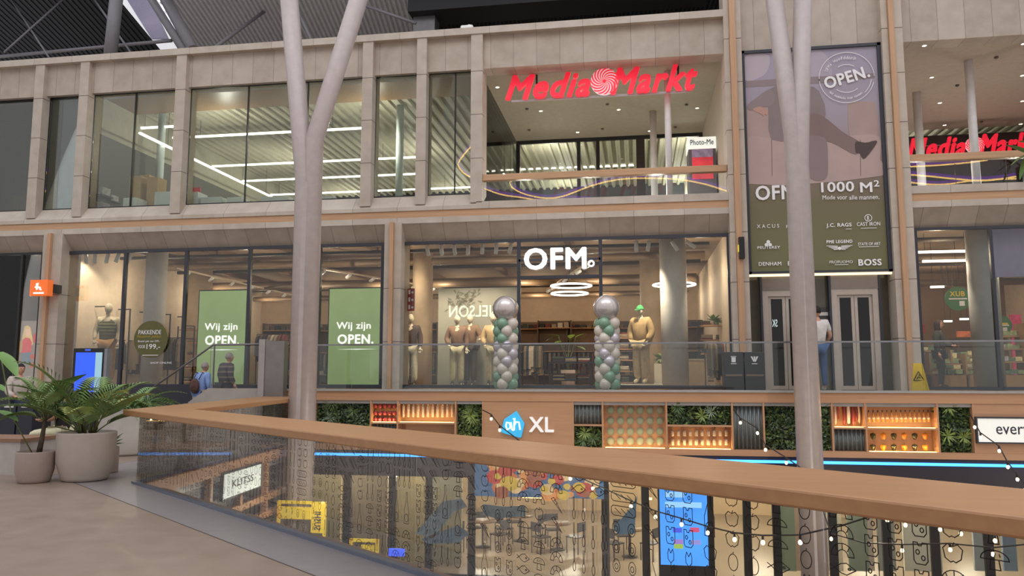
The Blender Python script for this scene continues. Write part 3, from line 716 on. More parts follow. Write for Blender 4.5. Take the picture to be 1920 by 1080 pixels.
for r_, py in enumerate((818, 835)):
    for c_ in range(10): v = at(1261+11.2*c_, py, YB+.18); sp.append((v.x, v.y, v.z)); names.append((r_, c_))
place(pr, sp, lambda k: 'pale jar under the wide plant wall, %s row, %s from the left' % (('upper', 'lower')[names[k][0]], ORD[names[k][1]]))
for k, (a, b, w_, c_) in enumerate(((1566, 796, .026, (206, 176, 160)), (1572, 786, .022, (150, 66, 60)), (1583, 798, .035, (128, 46, 44)), (1591, 795, .036, (226, 200, 182)), (1600, 798, .034, (140, 50, 50)), (1606, 790, .022, (120, 44, 44)), (1611, 794, .026, (210, 172, 150)))):
    v = at(a, b, YB+.17); m = MB(); top = ZN1-.02; z0 = v.z
    m.tube([(v.x, v.y, z0), (v.x+.004, v.y, z0+.03), (v.x+.01, v.y, z0+.2), (v.x+.004, v.y, top-.04), (v.x, v.y, top-.01)], [w_*.3, w_*.85, w_, w_*.85, w_*.25], 10)
    o = m.build('dried_sausage', mat('sausage_%d' % k, c_, .5, var=.2, scale=30)); tag(o, 'hanging %s sausage, %s from the left in the lit niche' % (('pale', 'red')[c_[1] < 100], ORD[k]), 'sausage', 'sausages hanging in the niche')
OIL = mat('oil_amber', (196, 132, 62), .2, var=.2)
pr = thing('oil_bottle', '', 'bottle', group='oil bottles above the peppers'); m = MB(); m.lathe([(.024, 0), (.028, .01), (.028, .12), (.012, .16), (.011, .2)], n=12); m.build('body', OIL, pr); m = MB(); m.lathe([(.013, .2), (.013, .25)], n=10); m.build('cap', mat('oil_cap', (70, 40, 30), .4), pr); m = MB(); m.lathe([(.0287, .06), (.0287, .1)], n=12); m.build('paper_label', mat('oil_label', (216, 196, 170)), pr)
sp = []
for c_ in range(14): v = at(1629.5+8.6*c_, 791.5, YB+.17); sp.append((v.x, v.y, v.z))
place(pr, sp, lambda k: 'amber oil bottle with dark cap above the peppers, %s from the left' % ORD[k])
PG, PO = mat('pepper_green', (46, 52, 30), .25, coat=.4), mat('pepper_orange', (224, 138, 36), .25, coat=.4)
def pepper(col, name):
    pr = thing('bell_pepper', '', 'bell pepper', group='bell peppers in the lit niche'); m = MB(); n = 24; prof = [(.018, 0), (.03, .01), (.044, .045), (.054, .085), (.05, .115), (.026, .128), (.012, .12)]; vs = []
    for r, z in prof:
        for j in range(n): t = 2*pi*j/n; rr = r*(1+.10*cos(4*t)); vs.append((rr*cos(t), rr*sin(t), z))
    m.add(vs, [(i*n+j, i*n+(j+1)%n, (i+1)*n+(j+1)%n, (i+1)*n+j) for i in range(len(prof)-1) for j in range(n)]+[tuple(range(n))[::-1], tuple(range((len(prof)-1)*n, len(prof)*n))], True)
    m.build('flesh', col, pr); m = MB(); m.tube([(0, 0, .115), (.004, 0, .14), (.012, 0, .15)], [.01, .008, .006], 7); m.build('stem', mat('pepper_stem', (96, 120, 50)), pr); return pr
pg, po = pepper(PG, 'g'), pepper(PO, 'o'); sg_, so_ = [], []
for r_, py in enumerate((824, 845)):
    for c_ in range(6): v = at(1637+19.6*c_, py, YB+.18); (sg_ if c_ % 2 == 0 else so_).append((v.x, v.y, v.z))
place(pg, sg_, lambda k: 'dark green bell pepper in the lit niche, %s row, %s green one from the left' % (('upper', 'lower')[k//3], ORD[k % 3]))
place(po, so_, lambda k: 'orange bell pepper in the lit niche, %s row, %s orange one from the left' % (('upper', 'lower')[k//3], ORD[k % 3]))
# cut-out food shapes in the low niche under the bottles
for k, (px, w_, h_, c_, nm) in enumerate(((795, .2, .17, (168, 166, 110), 'olive dome shape'), (812, .13, .13, (220, 222, 216), 'white cut-out shape'), (838, .15, .18, (110, 130, 178), 'blue dome shape'))):
    v = at(px, 828, YB+.1+.05*k); m = MB(); m.prism_y([(v.x-w_/2, v.z-.1)]+[(v.x+w_/2*cos(pi-pi*i/12), v.z+.0+h_*.75*sin(pi*i/12)) for i in range(13)]+[(v.x+w_/2, v.z-.1)], v.y-.02, v.y+.02)
    o = m.build('shelf_figure', mat('figure_%d' % k, c_, .5)); tag(o, nm+' on the niche shelf under the patterned bottles', 'display shape')
# blue logo with XL letters
lg = thing('shop_logo', 'light blue pentagon logo with white script on the oak fascia', 'logo', tuple(at(962, 820, YB)))
m = MB(); m.prism_y([(at(px, py, YB).x, at(px, py, YB).z) for px, py in ((940, 809), (946, 786), (969, 770.5), (984, 794), (978, 819.5), (975, 820.5), (943, 811.5))], YB-.07, YB-.003); m.build('plate', mat('logo_blue', (60, 178, 232), .4, emit=.35, var=0), lg, bevel=.01)
m = MB()
def lp(px, py): v = at(px, py, YB-.08); return (v.x, v.y, v.z)
m.tube([lp(957, 800), lp(955, 793), lp(950, 792), lp(948.5, 799), lp(951, 806), lp(956, 803), lp(958, 792), lp(960, 806), lp(963, 807)], .018, 6)
m.tube([lp(962, 786), lp(965, 784), lp(964, 796), lp(964, 807)], .018, 6); m.tube([lp(964, 798), lp(968, 791), lp(973, 792), lp(974, 798), lp(975, 806)], .018, 6)
m.build('script', LETTER, lg)
m = MB(); m.text_px('XL', 992, 781.5, 1039, 810, YB-.005, ext=.04, bold=0.0251); o = m.build('xl_letters', mat('letters_white', (240, 238, 236), emit=.25, var=0)); tag(o, 'white XL letters on the oak fascia right of the blue logo', 'letters')
sg = thing('lightbox_sign', 'white lit sign reading every in dark letters at the right end of the fascia', 'sign', tuple(at(1900, 829, YB)))
a, b = at(1829, 784, YB), at(1829, 828, YB); m = MB(); m.box(a.x, a.x+2.2, YB-.075, YB-.005, b.z, a.z); m.build('sign_face', mat('sign_face_white', (232, 232, 226), emit=.35, var=0), sg)
m = MB()
for z in (b.z-.03, a.z): m.box(a.x-.03, a.x+2.23, YB-.09, YB-.003, z, z+.03)
for x in (a.x-.03, a.x+2.2): m.box(x, x+.03, YB-.09, YB-.003, b.z, a.z)
m.build('sign_frame', DARK, sg)
v0, v1 = at(1864, 799, YB), at(1921, 818, YB); m = MB(); m.text('every', v0.x, v0.x+(v1.x-v0.x)*1.13, v1.z-.035, v0.z, YB-.075, .006, .004); m.build('lettering', DARKINK, sg)

# ------------------------------------------------------------------ glass balustrade of the gallery opposite
ZR = 2.225
gb = thing('glass_balustrade', 'clear glass balustrade with slim steel rail along the gallery opposite', 'balustrade', (0, YB, ZF))
X0b = xat(590, YB, 646)
m = MB(); m.box(X0b-.9, XR, YB-.025, YB+.025, ZR-.02, ZR+.015); m.build('handrail', STEEL, gb)
xs = [X0b-.9]+[xat(v, YB, 690) for v in (660, 794, 920, 1082, 1236, 1396, 1560, 1730, 1880)]+[XR]
for i in range(len(xs)-1): m = MB(); m.box(xs[i]+.006, xs[i+1]-.006, YB-.008, YB+.008, ZF+.035, ZR-.02); m.build('glass_panel', RAILGLASS, gb)
# ------------------------------------------------------------------ lamps and fittings inside the shops
def point(x, y, z, w, col=WARM, r=.03): return lamp('POINT', 'ceiling_lamp_light', (x, y, z), w, col, r)  # bare points: light of the shop lamps, and added fill
# menswear shop: warm track light
for x in (-15.0, -11.6, -8.9, -6.6, -3.6, -.9, 1.7):
    for y in (21.6, 25.6, 29.2): point(x, y, 4.3, 42)
for x in (7.6, 10.6):
    for y in (21, 24.5, 28.5): point(x, y, 4.5, 60, (1, .82, .6))
for x, y in ((-18, 20.6), (-17, 22.5), (-18.5, 24.5)): point(x, y, 3.9, 150)
# electronics store above
for x in (-13, -8, -3, 2, 8):
    for y in (22.5, 28, 34, 40)[x > -6:]: point(x, y, 9.0, 84 if x < -6 else 150, (1.0, .97, .86))
for x, y in ((-3, 21), (-1.2, 21), (.6, 20.4), (-3, 24), (-.8, 24), (1.6, 24), (7.4, 21.4), (9.8, 21.4), (7.2, 24.2), (10, 24.2)): point(x, y, 6.1, 52, (1, .93, .82))  # unseen fill added near the balcony floor to brighten the soffits
# storey below
for x in (-9, -6, -3, 0, 3, 6, 9):
    point(x, 21.5, -1.2, 210, (1, .88, .7)); point(x+.8, 26, -1.2, 210, (1, .88, .7))
for x in (-9.5, -7.6, -5.6, -3.4, -.6, 2, 4.6, 7): point(x, 19.5, -1.0, 40, (1, .9, .74))  # unseen fill added to brighten the boards from the front
for x in (-6, -1, 4, 9): point(x, 14.4, -.9, 50, (1, .9, .74))  # bare points in the open void, under no ceiling
# white linear lamps under the folded ceiling, receding rows
def bar(x0, x1, y, z, lab, ax='X', g='linear lamps of the electronics store', r=.035, m=None):
    q = MB()
    if ax == 'X': q.box(x0, x1, y-r, y+r, z, z+.06)
    else: q.box(x0-r, x0+r, y, x1, z, z+.06)
    o = q.build('linear_lamp', m or LED); tag(o, lab, 'lamp', g)
    zc = 10.06 if z > 6 else (5.3 if z > 1 else -.75); w_ = MB()
    for s_ in (.15, .85):
        p = (x0+(x1-x0)*s_, y) if ax == 'X' else (x0, y+(x1-y)*s_)
        w_.box(p[0]-.005, p[0]+.005, p[1]-.005, p[1]+.005, z+.06, zc)
    w_.build('suspension_wire', BLACK, o); return o
ZB_ = 9.45
for k, (py, a, b) in enumerate(((229, 355, 680), (290, 350, 790), (322, 420, 800), (351.5, 480, 900), (366, 560, 800))):
    d = (ZB_-EYE)*FPX/(701-py); yy = d*.985
    bar(xat(a, yy, py)-.2, xat(b, yy, py)+.2, yy-.6, ZB_, 'long white linear lamp behind the wide upper window, %s row from the front' % ORD[k])
bar(-15.1, 31, 21.2, ZB_-.5, 'white linear lamp running into the store along the dark side wall', 'Y')
bar(xat(262, 22.5, 240), xat(326, 22.5, 240), 22.5, zat(262, 242, 22.5), 'short white linear lamp behind the third upper window from the left')
for k, (px0, px1, py) in enumerate(((908, 970, 318), (975, 1083, 319), (1094, 1190, 315))):
    yy = 31.5; bar(xat(px0, yy, py), xat(px1, yy, py), yy, zat(px0, py, yy), 'white linear lamp beyond the balcony shopfront, %s from the left' % ORD[k])
# ceiling spotlights of the balconies
DL = MB()
pd = thing('downlight', '', 'downlight', group='recessed downlights in the balcony soffits')
m = MB(); m.torus((0, 0, 0), .055, .012, 18, 6); m.build('trim_ring', WHITE, pd); m = MB(); m.lathe([(.05, -.004), (.05, .004)], n=16); m.build('lens', mat('downlight_lens', (255, 232, 196), emit=9, var=0), pd)
sp, lb = [], []
ZC = 9.412
def soffit(px, py):
    d = ray(px, py); t = (ZC-EYE)/d.z; return (d.x*t, d.y*t, ZC)
for k, (px, py) in enumerate(((932.5, 163.5), (1014, 208), (1160, 205.5), (1307, 202.5), (951, 250), (1083, 248), (1218, 245.5))):
    sp.append(soffit(px, py)); lb.append('small downlight in the soffit under the red sign, %s row, %s from the left' % (('front', 'middle', 'middle', 'middle', 'back', 'back', 'back')[k], ORD[(0, 0, 1, 2, 0, 1, 2)[k]]))
for k, (px, py) in enumerate(((1733, 85.5), (1747, 145), (1762, 193), (1771, 234.5), (1919, 82), (1917, 141.5), (1917, 189.5), (1914, 232.5))):
    sp.append(soffit(px, py)); lb.append('downlight in the right balcony soffit, %s column, %s from the front' % (('left', 'right')[k//4], ORD[k % 4]))
place(pd, sp, lambda k: lb[k])
for k, (px, py) in enumerate(((988, 203.5), (1139, 195), (1287, 195.5), (992, 243), (1129.5, 241), (1266, 238), (1868, 107), (1795, 159.5), (1840, 227.5))):
    v = soffit(px, py); m = MB(); m.lathe([(.012, -.05), (.05, -.03), (.05, .0)], v, 10); o = m.build('sprinkler_head', mat('sprinkler', (90, 84, 76), .4)); tag(o, 'small dark sprinkler in the %s balcony soffit, %s from the left there' % (('central', 'right')[k > 5], ORD[k % 6]), 'sprinkler', 'sprinklers in the balcony soffits')
# spotlight tubes hanging along the top of the shop windows
pt_ = thing('spotlight', '', 'spotlight', group='white tube spotlights along the shop windows')
def tube_spot(tilt, lean=0.0):
    t = thing('spotlight', '', 'spotlight', group='white tube spotlights along the shop windows')
    d = Vector((sin(tilt), -.25, -cos(tilt))).normalized(); m = MB(); m.tube([(0, 0, 0), d*.27], .052, 14); m.build('tube', WHITE, t)
    m = MB(); m.tube([(0, 0, .46), (0, 0, -.02)], .007, 6); m.build('stem', BLACK, t)
    return t
bpy.data.objects.remove(pt_)
def front_spot(px, tx, w=170, py=470):
    v = at(px, py, 19.75); l = lamp('SPOT', 'window_spotlight', v, w, WARM, .06); l.data.spot_size = radians(75); l.data.spot_blend = .6
    d = Vector((xat(tx, 21.2), 21.2, 2.2))-v; l.rotation_euler = d.to_track_quat('-Z', 'Y').to_euler()
for px, tx, w in ((165, 190, 230), (224, 215, 200), (500, 500, 150), (660, 650, 120), (800, 780, 200), (851, 857, 230), (905, 890, 230), (959, 930, 160), (1060, 1060, 160), (1193, 1195, 260), (1215, 1200, 200), (1345, 1335, 120), (1760, 1765, 200), (1900, 1890, 160)): front_spot(px, tx, w)
spots = [(147, 487, -.3+.55), (165, 487, .35), (182.5, 486, .2), (203, 485, 0), (224, 484, -.2), (247, 484, -.25)]
for k, (px, py, tl) in enumerate(spots):
    t = tube_spot(tl); v = at(px-4 if tl > 0 else px, py-9, 19.7); t.location = v; t['label'] = 'white tube spotlight at the top of the left shop window, %s from the left' % ORD[k]
for k, (px, py, tl) in enumerate(((800, 468, .3), (827, 467, .18), (851, 466, .2), (878, 466, 0), (905, 464, 0), (931, 464, -.02), (959, 463, -.2))):
    t = tube_spot(tl); v = at(px, py-6, 19.7); t.location = v; t['label'] = 'white tube spotlight left of the shop entrance, %s from the left' % ORD[k]
for k, (px, py, tl) in enumerate(((1193, 455, 0), (1217, 454, -.15), (1260, 455, .5), (1287, 455, .9))):
    t = tube_spot(tl); v = at(px, py-2, 19.7); t.location = v; t['label'] = 'white tube spotlight right of the shop entrance, %s from the left' % ORD[k]
# ring lamps
for k, (px, py, w, lab) in enumerate(((1071, 536, 75, 'upper one of two lit rings seen through the entrance'), (1068, 550.5, 68, 'lower one of two lit rings seen through the entrance'), (1264, 534, 76, 'lit ring lamp right of the entrance beside the grey pillar'), (1240, 546, 52, 'small lit ring lamp low behind the capped mannequin'))):
    Y = (22.6, 23.4, 22.6, 25.0)[k]; v = at(px, py, Y); R = w/2*Y*1.01/FPX; m = MB(); m.torus(v, R, .028, 40, 8); t = thing('ring_lamp', lab, 'ring lamp', tuple(v), group='ring lamps in the menswear shop'); m.build('ring', LED, t)
    m = MB()
    for a in (0, 2.1, 4.2): m.tube([(v.x+R*cos(a), v.y+R*sin(a), v.z+.02), (v.x, v.y, v.z+.5), (v.x, v.y, 5.28)], .006, 5)
    m.build('suspension_wire', BLACK, t)
# ducts, pipes and cable trays under the brown ceiling
DUCT = mat('ceiling_duct', (120, 98, 74), .5, .2); PIPE = mat('ceiling_pipe', (58, 46, 36), .6); BEAM = mat('ceiling_beam', (104, 74, 48), .8)
for k, (x0, x1, y, z, r, mm) in enumerate(((-15.5, 2, 21.2, 5.05, .05, PIPE), (-15.5, 2, 22.6, 4.95, .12, DUCT), (-15.5, 2, 24.2, 5.0, .06, PIPE), (-15.5, 2, 26, 4.7, .16, DUCT), (-15.5, 2, 28, 4.75, .05, PIPE), (-15.5, 2, 29.6, 4.6, .10, DUCT), (6.3, 13, 21.2, 5.0, .06, PIPE), (6.3, 13, 23.2, 4.8, .10, DUCT), (6.3, 13, 25.4, 4.9, .05, PIPE), (6.3, 13, 27.8, 4.6, .12, DUCT))):
    m = MB(); m.tube([(x0, y, z), (x1, y, z)], r, 10); o = m.build('ceiling_pipe', mm); tag(o, ('dark pipe', 'thick tan duct')[mm is DUCT]+' under the brown ceiling of the %s, %s from the front' % (('menswear shop', 'grocery shop')[k > 5], ORD[k if k < 6 else k-6]), 'pipe', 'pipes and ducts under the shop ceilings')
for k, x in enumerate((-14.6, -12.4, -10.0, -7.4, -4.6, -1.8, .8)):
    m = MB(); m.box(x-.09, x+.09, YG+.4, 30.8, 5.10, 5.299); o = m.build('ceiling_beam', BEAM); tag(o, 'brown beam running back under the menswear ceiling, %s from the left' % ORD[k], 'beam', 'ceiling beams of the menswear shop')
for k, (x0, y0, x1, y1) in enumerate(((-13.2, 20.5, -13.2, 29.5), (-9.2, 20.8, -6.5, 28), (1.2, 20.8, .6, 29.5), (-1.2, 21, -3.2, 28))):
    tr = thing('track_light', 'white spotlight track under the menswear ceiling, %s from the left' % ORD[(0, 1, 3, 2)[k]], 'track light', (x0, y0, 4.6), group='spotlight tracks')
    m = MB(); d = Vector((x1-x0, y1-y0)); L_ = d.length; d.normalize(); m.obox(((x0+x1)/2, (y0+y1)/2), d, (L_/2, .03), 4.58, 4.63); m.build('rail', mat('track_beige', (190, 170, 146), .5), tr)
    for j in range(7):
        p = Vector((x0, y0))+d*(L_*(j+.5)/7); s = MB(); s.tube([(p.x, p.y, 4.57), (p.x-.03, p.y, 4.50)], .012, 6); s.tube([(p.x-.08, p.y+.02, 4.47), (p.x+.07, p.y-.06, 4.55)], .05, 10); s.build('spot', WHITE, tr)
# pillars in the shops
PILM = mat('shop_pillar', (206, 202, 196), .6)
for k, (px, Y, w, lab) in enumerate(((289, 20.3, .31, 'grey concrete pillar behind the round price sticker'), (372, 24.0, .42, 'beige pillar left of the first green screen'), (792, 22.6, .32, 'beige pillar beside the left mannequins'), (1264, 20.4, .36, 'grey pillar right of the capped mannequin'), (1222, 24.0, .36, 'beige pillar behind the capped mannequin'))):
    x = xat(px, Y, 600); m = MB()
    m.tube([(x, Y, ZF), (x, Y, 5.3)], w*.95, 28); o = m.build('shop_pillar', PILM if k in (0, 3) else mat('pillar_beige', (190, 166, 136), .6)); tag(o, lab, 'pillar')
x = xat(1848, 20.0, 600); m = MB(); m.tube([(x, 20.0, ZF), (x, 20.0, 5.3)], .33, 28); o = m.build('shop_pillar', mat('grocery_pillar', (176, 178, 174), .5)); tag(o, 'thick pale pillar inside the right shop window', 'pillar')
for k, (px, Y, r, lab) in enumerate(((303, 22.5, .12, 'pale blue round post behind the third upper window'), (383, 27, .12, 'pale post behind the wide upper window'), (750, 23, .12, 'pale round post behind the narrow upper window right of the column'))):
    x = xat(px, Y, 250); m = MB(); m.tube([(x, Y, 5.9), (x, Y, 10.05)], r, 18); o = m.build('round_post', mat('post_pale', (196, 208, 206), .5)); tag(o, lab, 'post')
for k, (px, py0, Y, r, lab) in enumerate(((1253, 118, 19.9, .085, 'white round post under the right end of the red sign'), (1225, 180, 23, .10, 'white round post standing just left of the front balcony post'), (1825, 85, 20.4, .10, 'white round post at the right balcony, front one'), (1723, 160, 22.6, .11, 'white round post at the right balcony, rear one'))):
    x = xat(px, Y, 250); m = MB(); m.tube([(x, Y, 5.9), (x, Y, 9.42)], r, 18); o = m.build('round_post', mat('post_white', (226, 222, 220), .5)); tag(o, lab, 'post')
# upper storey goods at the third and fourth upper windows
def obj_box(name, lab, cat, px0, py0, px1, py1, Y, dep, m_, grp=None, z0=None):
    a, b = at(px0, py0, Y), at(px1, py1, Y); q = MB(); q.box(a.x, b.x, Y, Y+dep, at(px0, py1, Y).z if z0 is None else z0, a.z); o = q.build(name, m_, bevel=.01); tag(o, lab, cat, grp); return o
CARD = mat('cardboard', (190, 160, 112), .8); GOODW = mat('appliance_white', (214, 220, 218), .4)
for k, (a, b, c, d, Y) in enumerate(((243, 330, 262, 386, 20.2), (262, 328, 277, 388, 20.8), (276, 332, 293, 388, 20.3))):
    obj_box('cardboard_carton', ('left', 'middle', 'right')[k]+' one of three tall cartons behind the third upper window', 'carton', a, b, c, d, Y, .45, CARD, 'tall cartons', 5.9)
for k, (a, b, c, d, Y) in enumerate(((231, 371, 255, 392, 19.7), (290, 360, 320, 392, 19.7), (348, 360, 370, 388, 19.6), (376, 370, 414, 390, 19.7), (425, 370, 452, 388, 19.7), (489, 369, 540, 383, 19.8), (600, 368, 625, 380, 19.8))):
    obj_box('display_plinth', 'pale display plinth at the foot of the upper windows, %s from the left' % ORD[k], 'plinth', a, b, c, d, Y, .5, GOODW, 'pale plinths upstairs', 5.9)
for k, (px, Y) in enumerate(((178, 20.2), (195, 20.9), (212, 21.6))):
    v = at(px, 352, Y); t = thing('stocked_shelf', 'dark store shelf with pale goods behind the third upper window, %s from the left' % ORD[k], 'shelf', tuple(v), group='stocked shelves upstairs')
    m = MB(); m.box(v.x-.35, v.x+.25, Y, Y+.5, 5.9, 5.95)
    for z in (6.35, 6.8): m.box(v.x-.35, v.x+.25, Y, Y+.5, z, z+.04)
    m.box(v.x-.37, v.x-.33, Y, Y+.5, 5.9, 7.0); m.build('frame', DARK, t)
    m = MB(); rnd = random.Random(k)
    for z in (5.95, 6.39, 6.84):
        for j in range(3): xx = v.x-.28+j*.18; m.box(xx, xx+.14, Y+.05, Y+.4, z, z+rnd.uniform(.15, .32))
    m.build('goods', mat('pale_goods', (176, 170, 164), .5, var=.3, scale=8), t)
obj_box('red_wall_banner', 'red banner on the dark side wall beyond the wide upper window', 'banner', 352, 352, 375, 364, 21.5, .04, mat('red_banner', (214, 48, 50), .5))
# wire trolley at the far left upper window
v = at(35, 380, 19.6); t = thing('wire_trolley', 'wire cage trolley with boxes at the far left upper window', 'trolley', tuple(v)); x0, x1 = xat(20, 19.6, 350), xat(50, 19.6, 350); zt = zat(35, 323, 19.6); m = MB()
for k in range(6): xx = x0+(x1-x0)*k/5; m.tube([(xx, 19.6, 5.9), (xx, 19.6, zt)], .012, 6)
for z in (6.1, 6.5, 6.9, zt): m.tube([(x0, 19.6, z), (x1, 19.6, z)], .012, 6)
m.build('cage', STEEL, t); m = MB(); m.box(x0+.03, x1-.03, 19.65, 20.0, 5.95, 6.3); m.box(x0+.03, x1-.06, 19.65, 20.0, 6.32, 6.75); m.build('boxes', CARD, t)
# roof steel: strut, beams, braces, skylight
PSTEEL = mat('painted_roof_steel', (134, 132, 138), .5)
def rp_(px, py, Y): return at(px, py, Y)
m = MB(); m.tube([rp_(206, 112, 21.5), rp_(222, -40, 21.5)], .2, 20); o = m.build('roof_strut', PSTEEL); tag(o, 'round grey strut rising to the dark roof at upper left', 'strut')
for k, (p, q, r, lab) in enumerate(((rp_(-10, 107, 23), rp_(322, 76, 23), .06, 'grey steel beam low under the dark roof at upper left'), (rp_(8, 98, 22.5), rp_(130, -12, 24), .035, 'thin roof brace rising to the right at upper left'), (rp_(92, 108, 22.5), rp_(15, -10, 24), .03, 'thin roof brace rising to the left at upper left'), (rp_(246, 100, 22.5), rp_(172, -8, 24), .035, 'thin roof brace behind the round strut'), (rp_(276, -14, 23.5), rp_(345, 96, 22.6), .14, 'pale skylight beam left of the bright roof slots'), (rp_(304, -14, 23.5), rp_(362, 94, 22.6), .2, 'pale skylight beam right of the bright roof slots'), (rp_(402, 90, 23), rp_(500, 18, 26), .06, 'grey brace under the ribbed roof left of the forked column'), (rp_(556, 15, 23), rp_(585, 78, 22.5), .05, 'grey brace under the roof between the column branches'), (rp_(684, 10, 23), rp_(780, 44, 23), .05, 'grey brace under the roof right of the forked column'))):
    m = MB(); m.tube([p, q], r, 10); o = m.build('roof_beam', PSTEEL); tag(o, lab, 'roof beam')
m = MB()
for k in range(6):
    t0, t1 = k/6+.02, (k+1)/6-.03
    a0, b0 = Vector(rp_(290, -10, 23.6)), Vector(rp_(345, 94, 22.7)); a1, b1 = Vector(rp_(299, -10, 23.6)), Vector(rp_(348, 94, 22.7))
    m.add([a0+(b0-a0)*t0, a1+(b1-a1)*t0, a1+(b1-a1)*t1, a0+(b0-a0)*t1], [(0, 1, 2, 3)])
o = m.build('skylight_glazing', mat('skylight_lit', (245, 246, 255), emit=1.0, var=0)); tag(o, 'row of bright skylight slots between two pale roof beams', 'skylight')
m = MB(); a = [rp_(232, -10, 26), rp_(276, -10, 26), rp_(316, 73, 26), rp_(284, 73, 26)]; m.add(a, [(0, 1, 2, 3)]); m.add([p+Vector((0, .05, 0)) for p in a], [(3, 2, 1, 0)])
o = m.build('louvred_vent', mat('lilac_louvre', (168, 160, 186), .6, var=.1, scale=30)); tag(o, 'lilac louvred roof panel beside the skylight at upper left', 'roof panel')
obj_box('roof_duct', 'big dark ventilation duct hanging above the coping right of the column', 'duct', 765, -10, 1330, 22, 24, 1.2, mat('duct_black', (30, 30, 35), .5))
obj_box('roof_duct_branch', 'pale grey duct branch dropping from the dark roof duct', 'duct', 775, 24, 815, 62, 24.4, .6, mat('duct_grey', (120, 118, 122), .4, .5))
v = at(877, 44, 19.2); t = thing('wrapped_fixture', 'white wrapped fixture standing on the facade coping', 'fixture', (v.x, v.y, 10.48)); m = MB(); m.box(v.x-.17, v.x+.17, v.y-.15, v.y+.15, 10.48, 10.70); m.build('body', WHITE, t, bevel=.04); m = MB(); m.ball((v.x+.05, v.y, 10.70), .1, 10, (1, 1, .5)); m.build('wrap', WHITE, t)
for k, px in enumerate((1032, 1063, 1080, 1118, 1137, 1174, 1194, 1229, 1250)):
    m = MB(); m.tube([rp_(px, -10, 30), rp_(px+8, 60, 28)], .03, 6); o = m.build('roof_seam', PSTEEL); tag(o, 'thin pale seam line on the dark roof above the red sign, %s from the left' % ORD[k], 'roof seam', 'roof seams')
# ------------------------------------------------------------------ balconies of the upper storey
def balcony(x0, x1, zt, zb, lab, px):
    t = thing('glass_balustrade', lab, 'balustrade', ((x0+x1)/2, YL, zb)); m = MB(); m.box(x0, x1, YL-.09, YL+.10, zt-.16, zt); m.build('handrail', OAK, t, bevel=.01)
    xs = [x0]+[xat(v, YL, 350) for v in px]+[x1]
    for i in range(len(xs)-1): m = MB(); m.box(xs[i]+.006, xs[i+1]-.006, YL-.008, YL+.008, zb, zt-.16); m.build('glass_panel', RAILGLASS, t)
balcony(xat(905.5, YL, 330), XPIER0-.01, zat(905, 329, YL), 5.88, 'balcony balustrade with oak rail under the red sign', (1000, 1090, 1182, 1274))
balcony(XQ1+.01, XR, zat(1700, 292, YL), 5.88, 'balcony balustrade with oak rail at the right edge of the photo', (1793, 1890))
# ------------------------------------------------------------------ red sign with swirl (two of them)
REDL = mat('red_sign_letters', (238, 36, 62), .35, emit=.55, var=0); SWW = mat('swirl_white', (240, 222, 226), .5, emit=.3, var=0)
def red_sign(label, px0, px1, py_l, py_r, ph, Y, scale_last=1.0, hang=None):
    """px0..px1 overall width; baseline rises little: it is level in the world"""
    a = at(px0, py_l, Y); b = at(px1, py_r, Y); x0, x1 = a.x, b.x; zb = a.z; H = ph*Y/FPX*1.04; Wd = x1-x0
    t = thing('red_letter_sign', label, 'sign', ((x0+x1)/2, Y, zb))
    m = MB(); m.text('Media', x0, x0+Wd*.452, zb, zb+H, Y, .10, .032, .34); m.build('word', REDL, t); m = MB()
    m.text('Markt', x0+Wd*.555, x1, zb, zb+H*1.05, Y, .10, .032, .34); m.build('word', REDL, t)
    m = MB(); m.box(x0+Wd*.03, x1-Wd*.04, Y+.02, Y+.06, zb-.02, zb+.03); m.box(x0+Wd*.1, x1-Wd*.1, Y+.02, Y+.06, zb+H*.62, zb+H*.66); m.build('carrier_bars', mat('carrier_grey', (170, 166, 166), .4, .4), t)
    R = Wd*.071; c = (x0+Wd*.524, zb+H*.53); m = MB(); m.disc_y(c, R, Y-.10, Y-.02, 40); m.build('swirl_disc', SWW, t)
    m = MB(); n = 15
    for k in range(n):
        A = 2*pi*k/n; P, Q = [], []
        for j in range(9):
            r = R*(.10+.90*j/8); th = A+.95*(1-j/8)**.9*1.5; w_ = .5*2*pi/n*(.75+.25*j/8)
            P.append((c[0]+r*cos(th), c[1]+r*sin(th))); Q.append((c[0]+r*cos(th+w_), c[1]+r*sin(th+w_)))
        for j in range(8): m.prism_y([P[j], P[j+1], Q[j+1], Q[j]], Y-.112, Y-.1)
    m.disc_y(c, R*.12, Y-.112, Y-.1, 16); m.build('swirl_rays', REDL, t)
    if hang:
        m = MB()
        for px in hang: x = xat(px, Y, 150); m = MB(); m.tube([(x, Y+.04, zb+H*.6), (x, Y+.04, 9.42)], .025, 8); m.build('hanger', BLACK, t)
    return t
red_sign('big red sign with white swirl hanging in the opening above the balcony', 948, 1309, 190, 173, 47.5, 19.55, hang=(1006, 1272))
red_sign('red sign with swirl low behind the rail of the right balcony', 1701, 1945, 299, 291, 36, 25.2)
m = MB(); m.box(XQ1-.4, XR, 25.9, 26.0, 5.9, zat(1800, 252, 25.9)); struct('wall_balcony_back', m, mat('dark_brown_front', (46, 38, 36), .5), 'dark shopfront behind the right balcony')
obj_box('sign_support', 'dark bracket bar under the low red sign of the right balcony', 'bracket', 1700, 299, 1945, 304, 25.3, .1, BLACK)
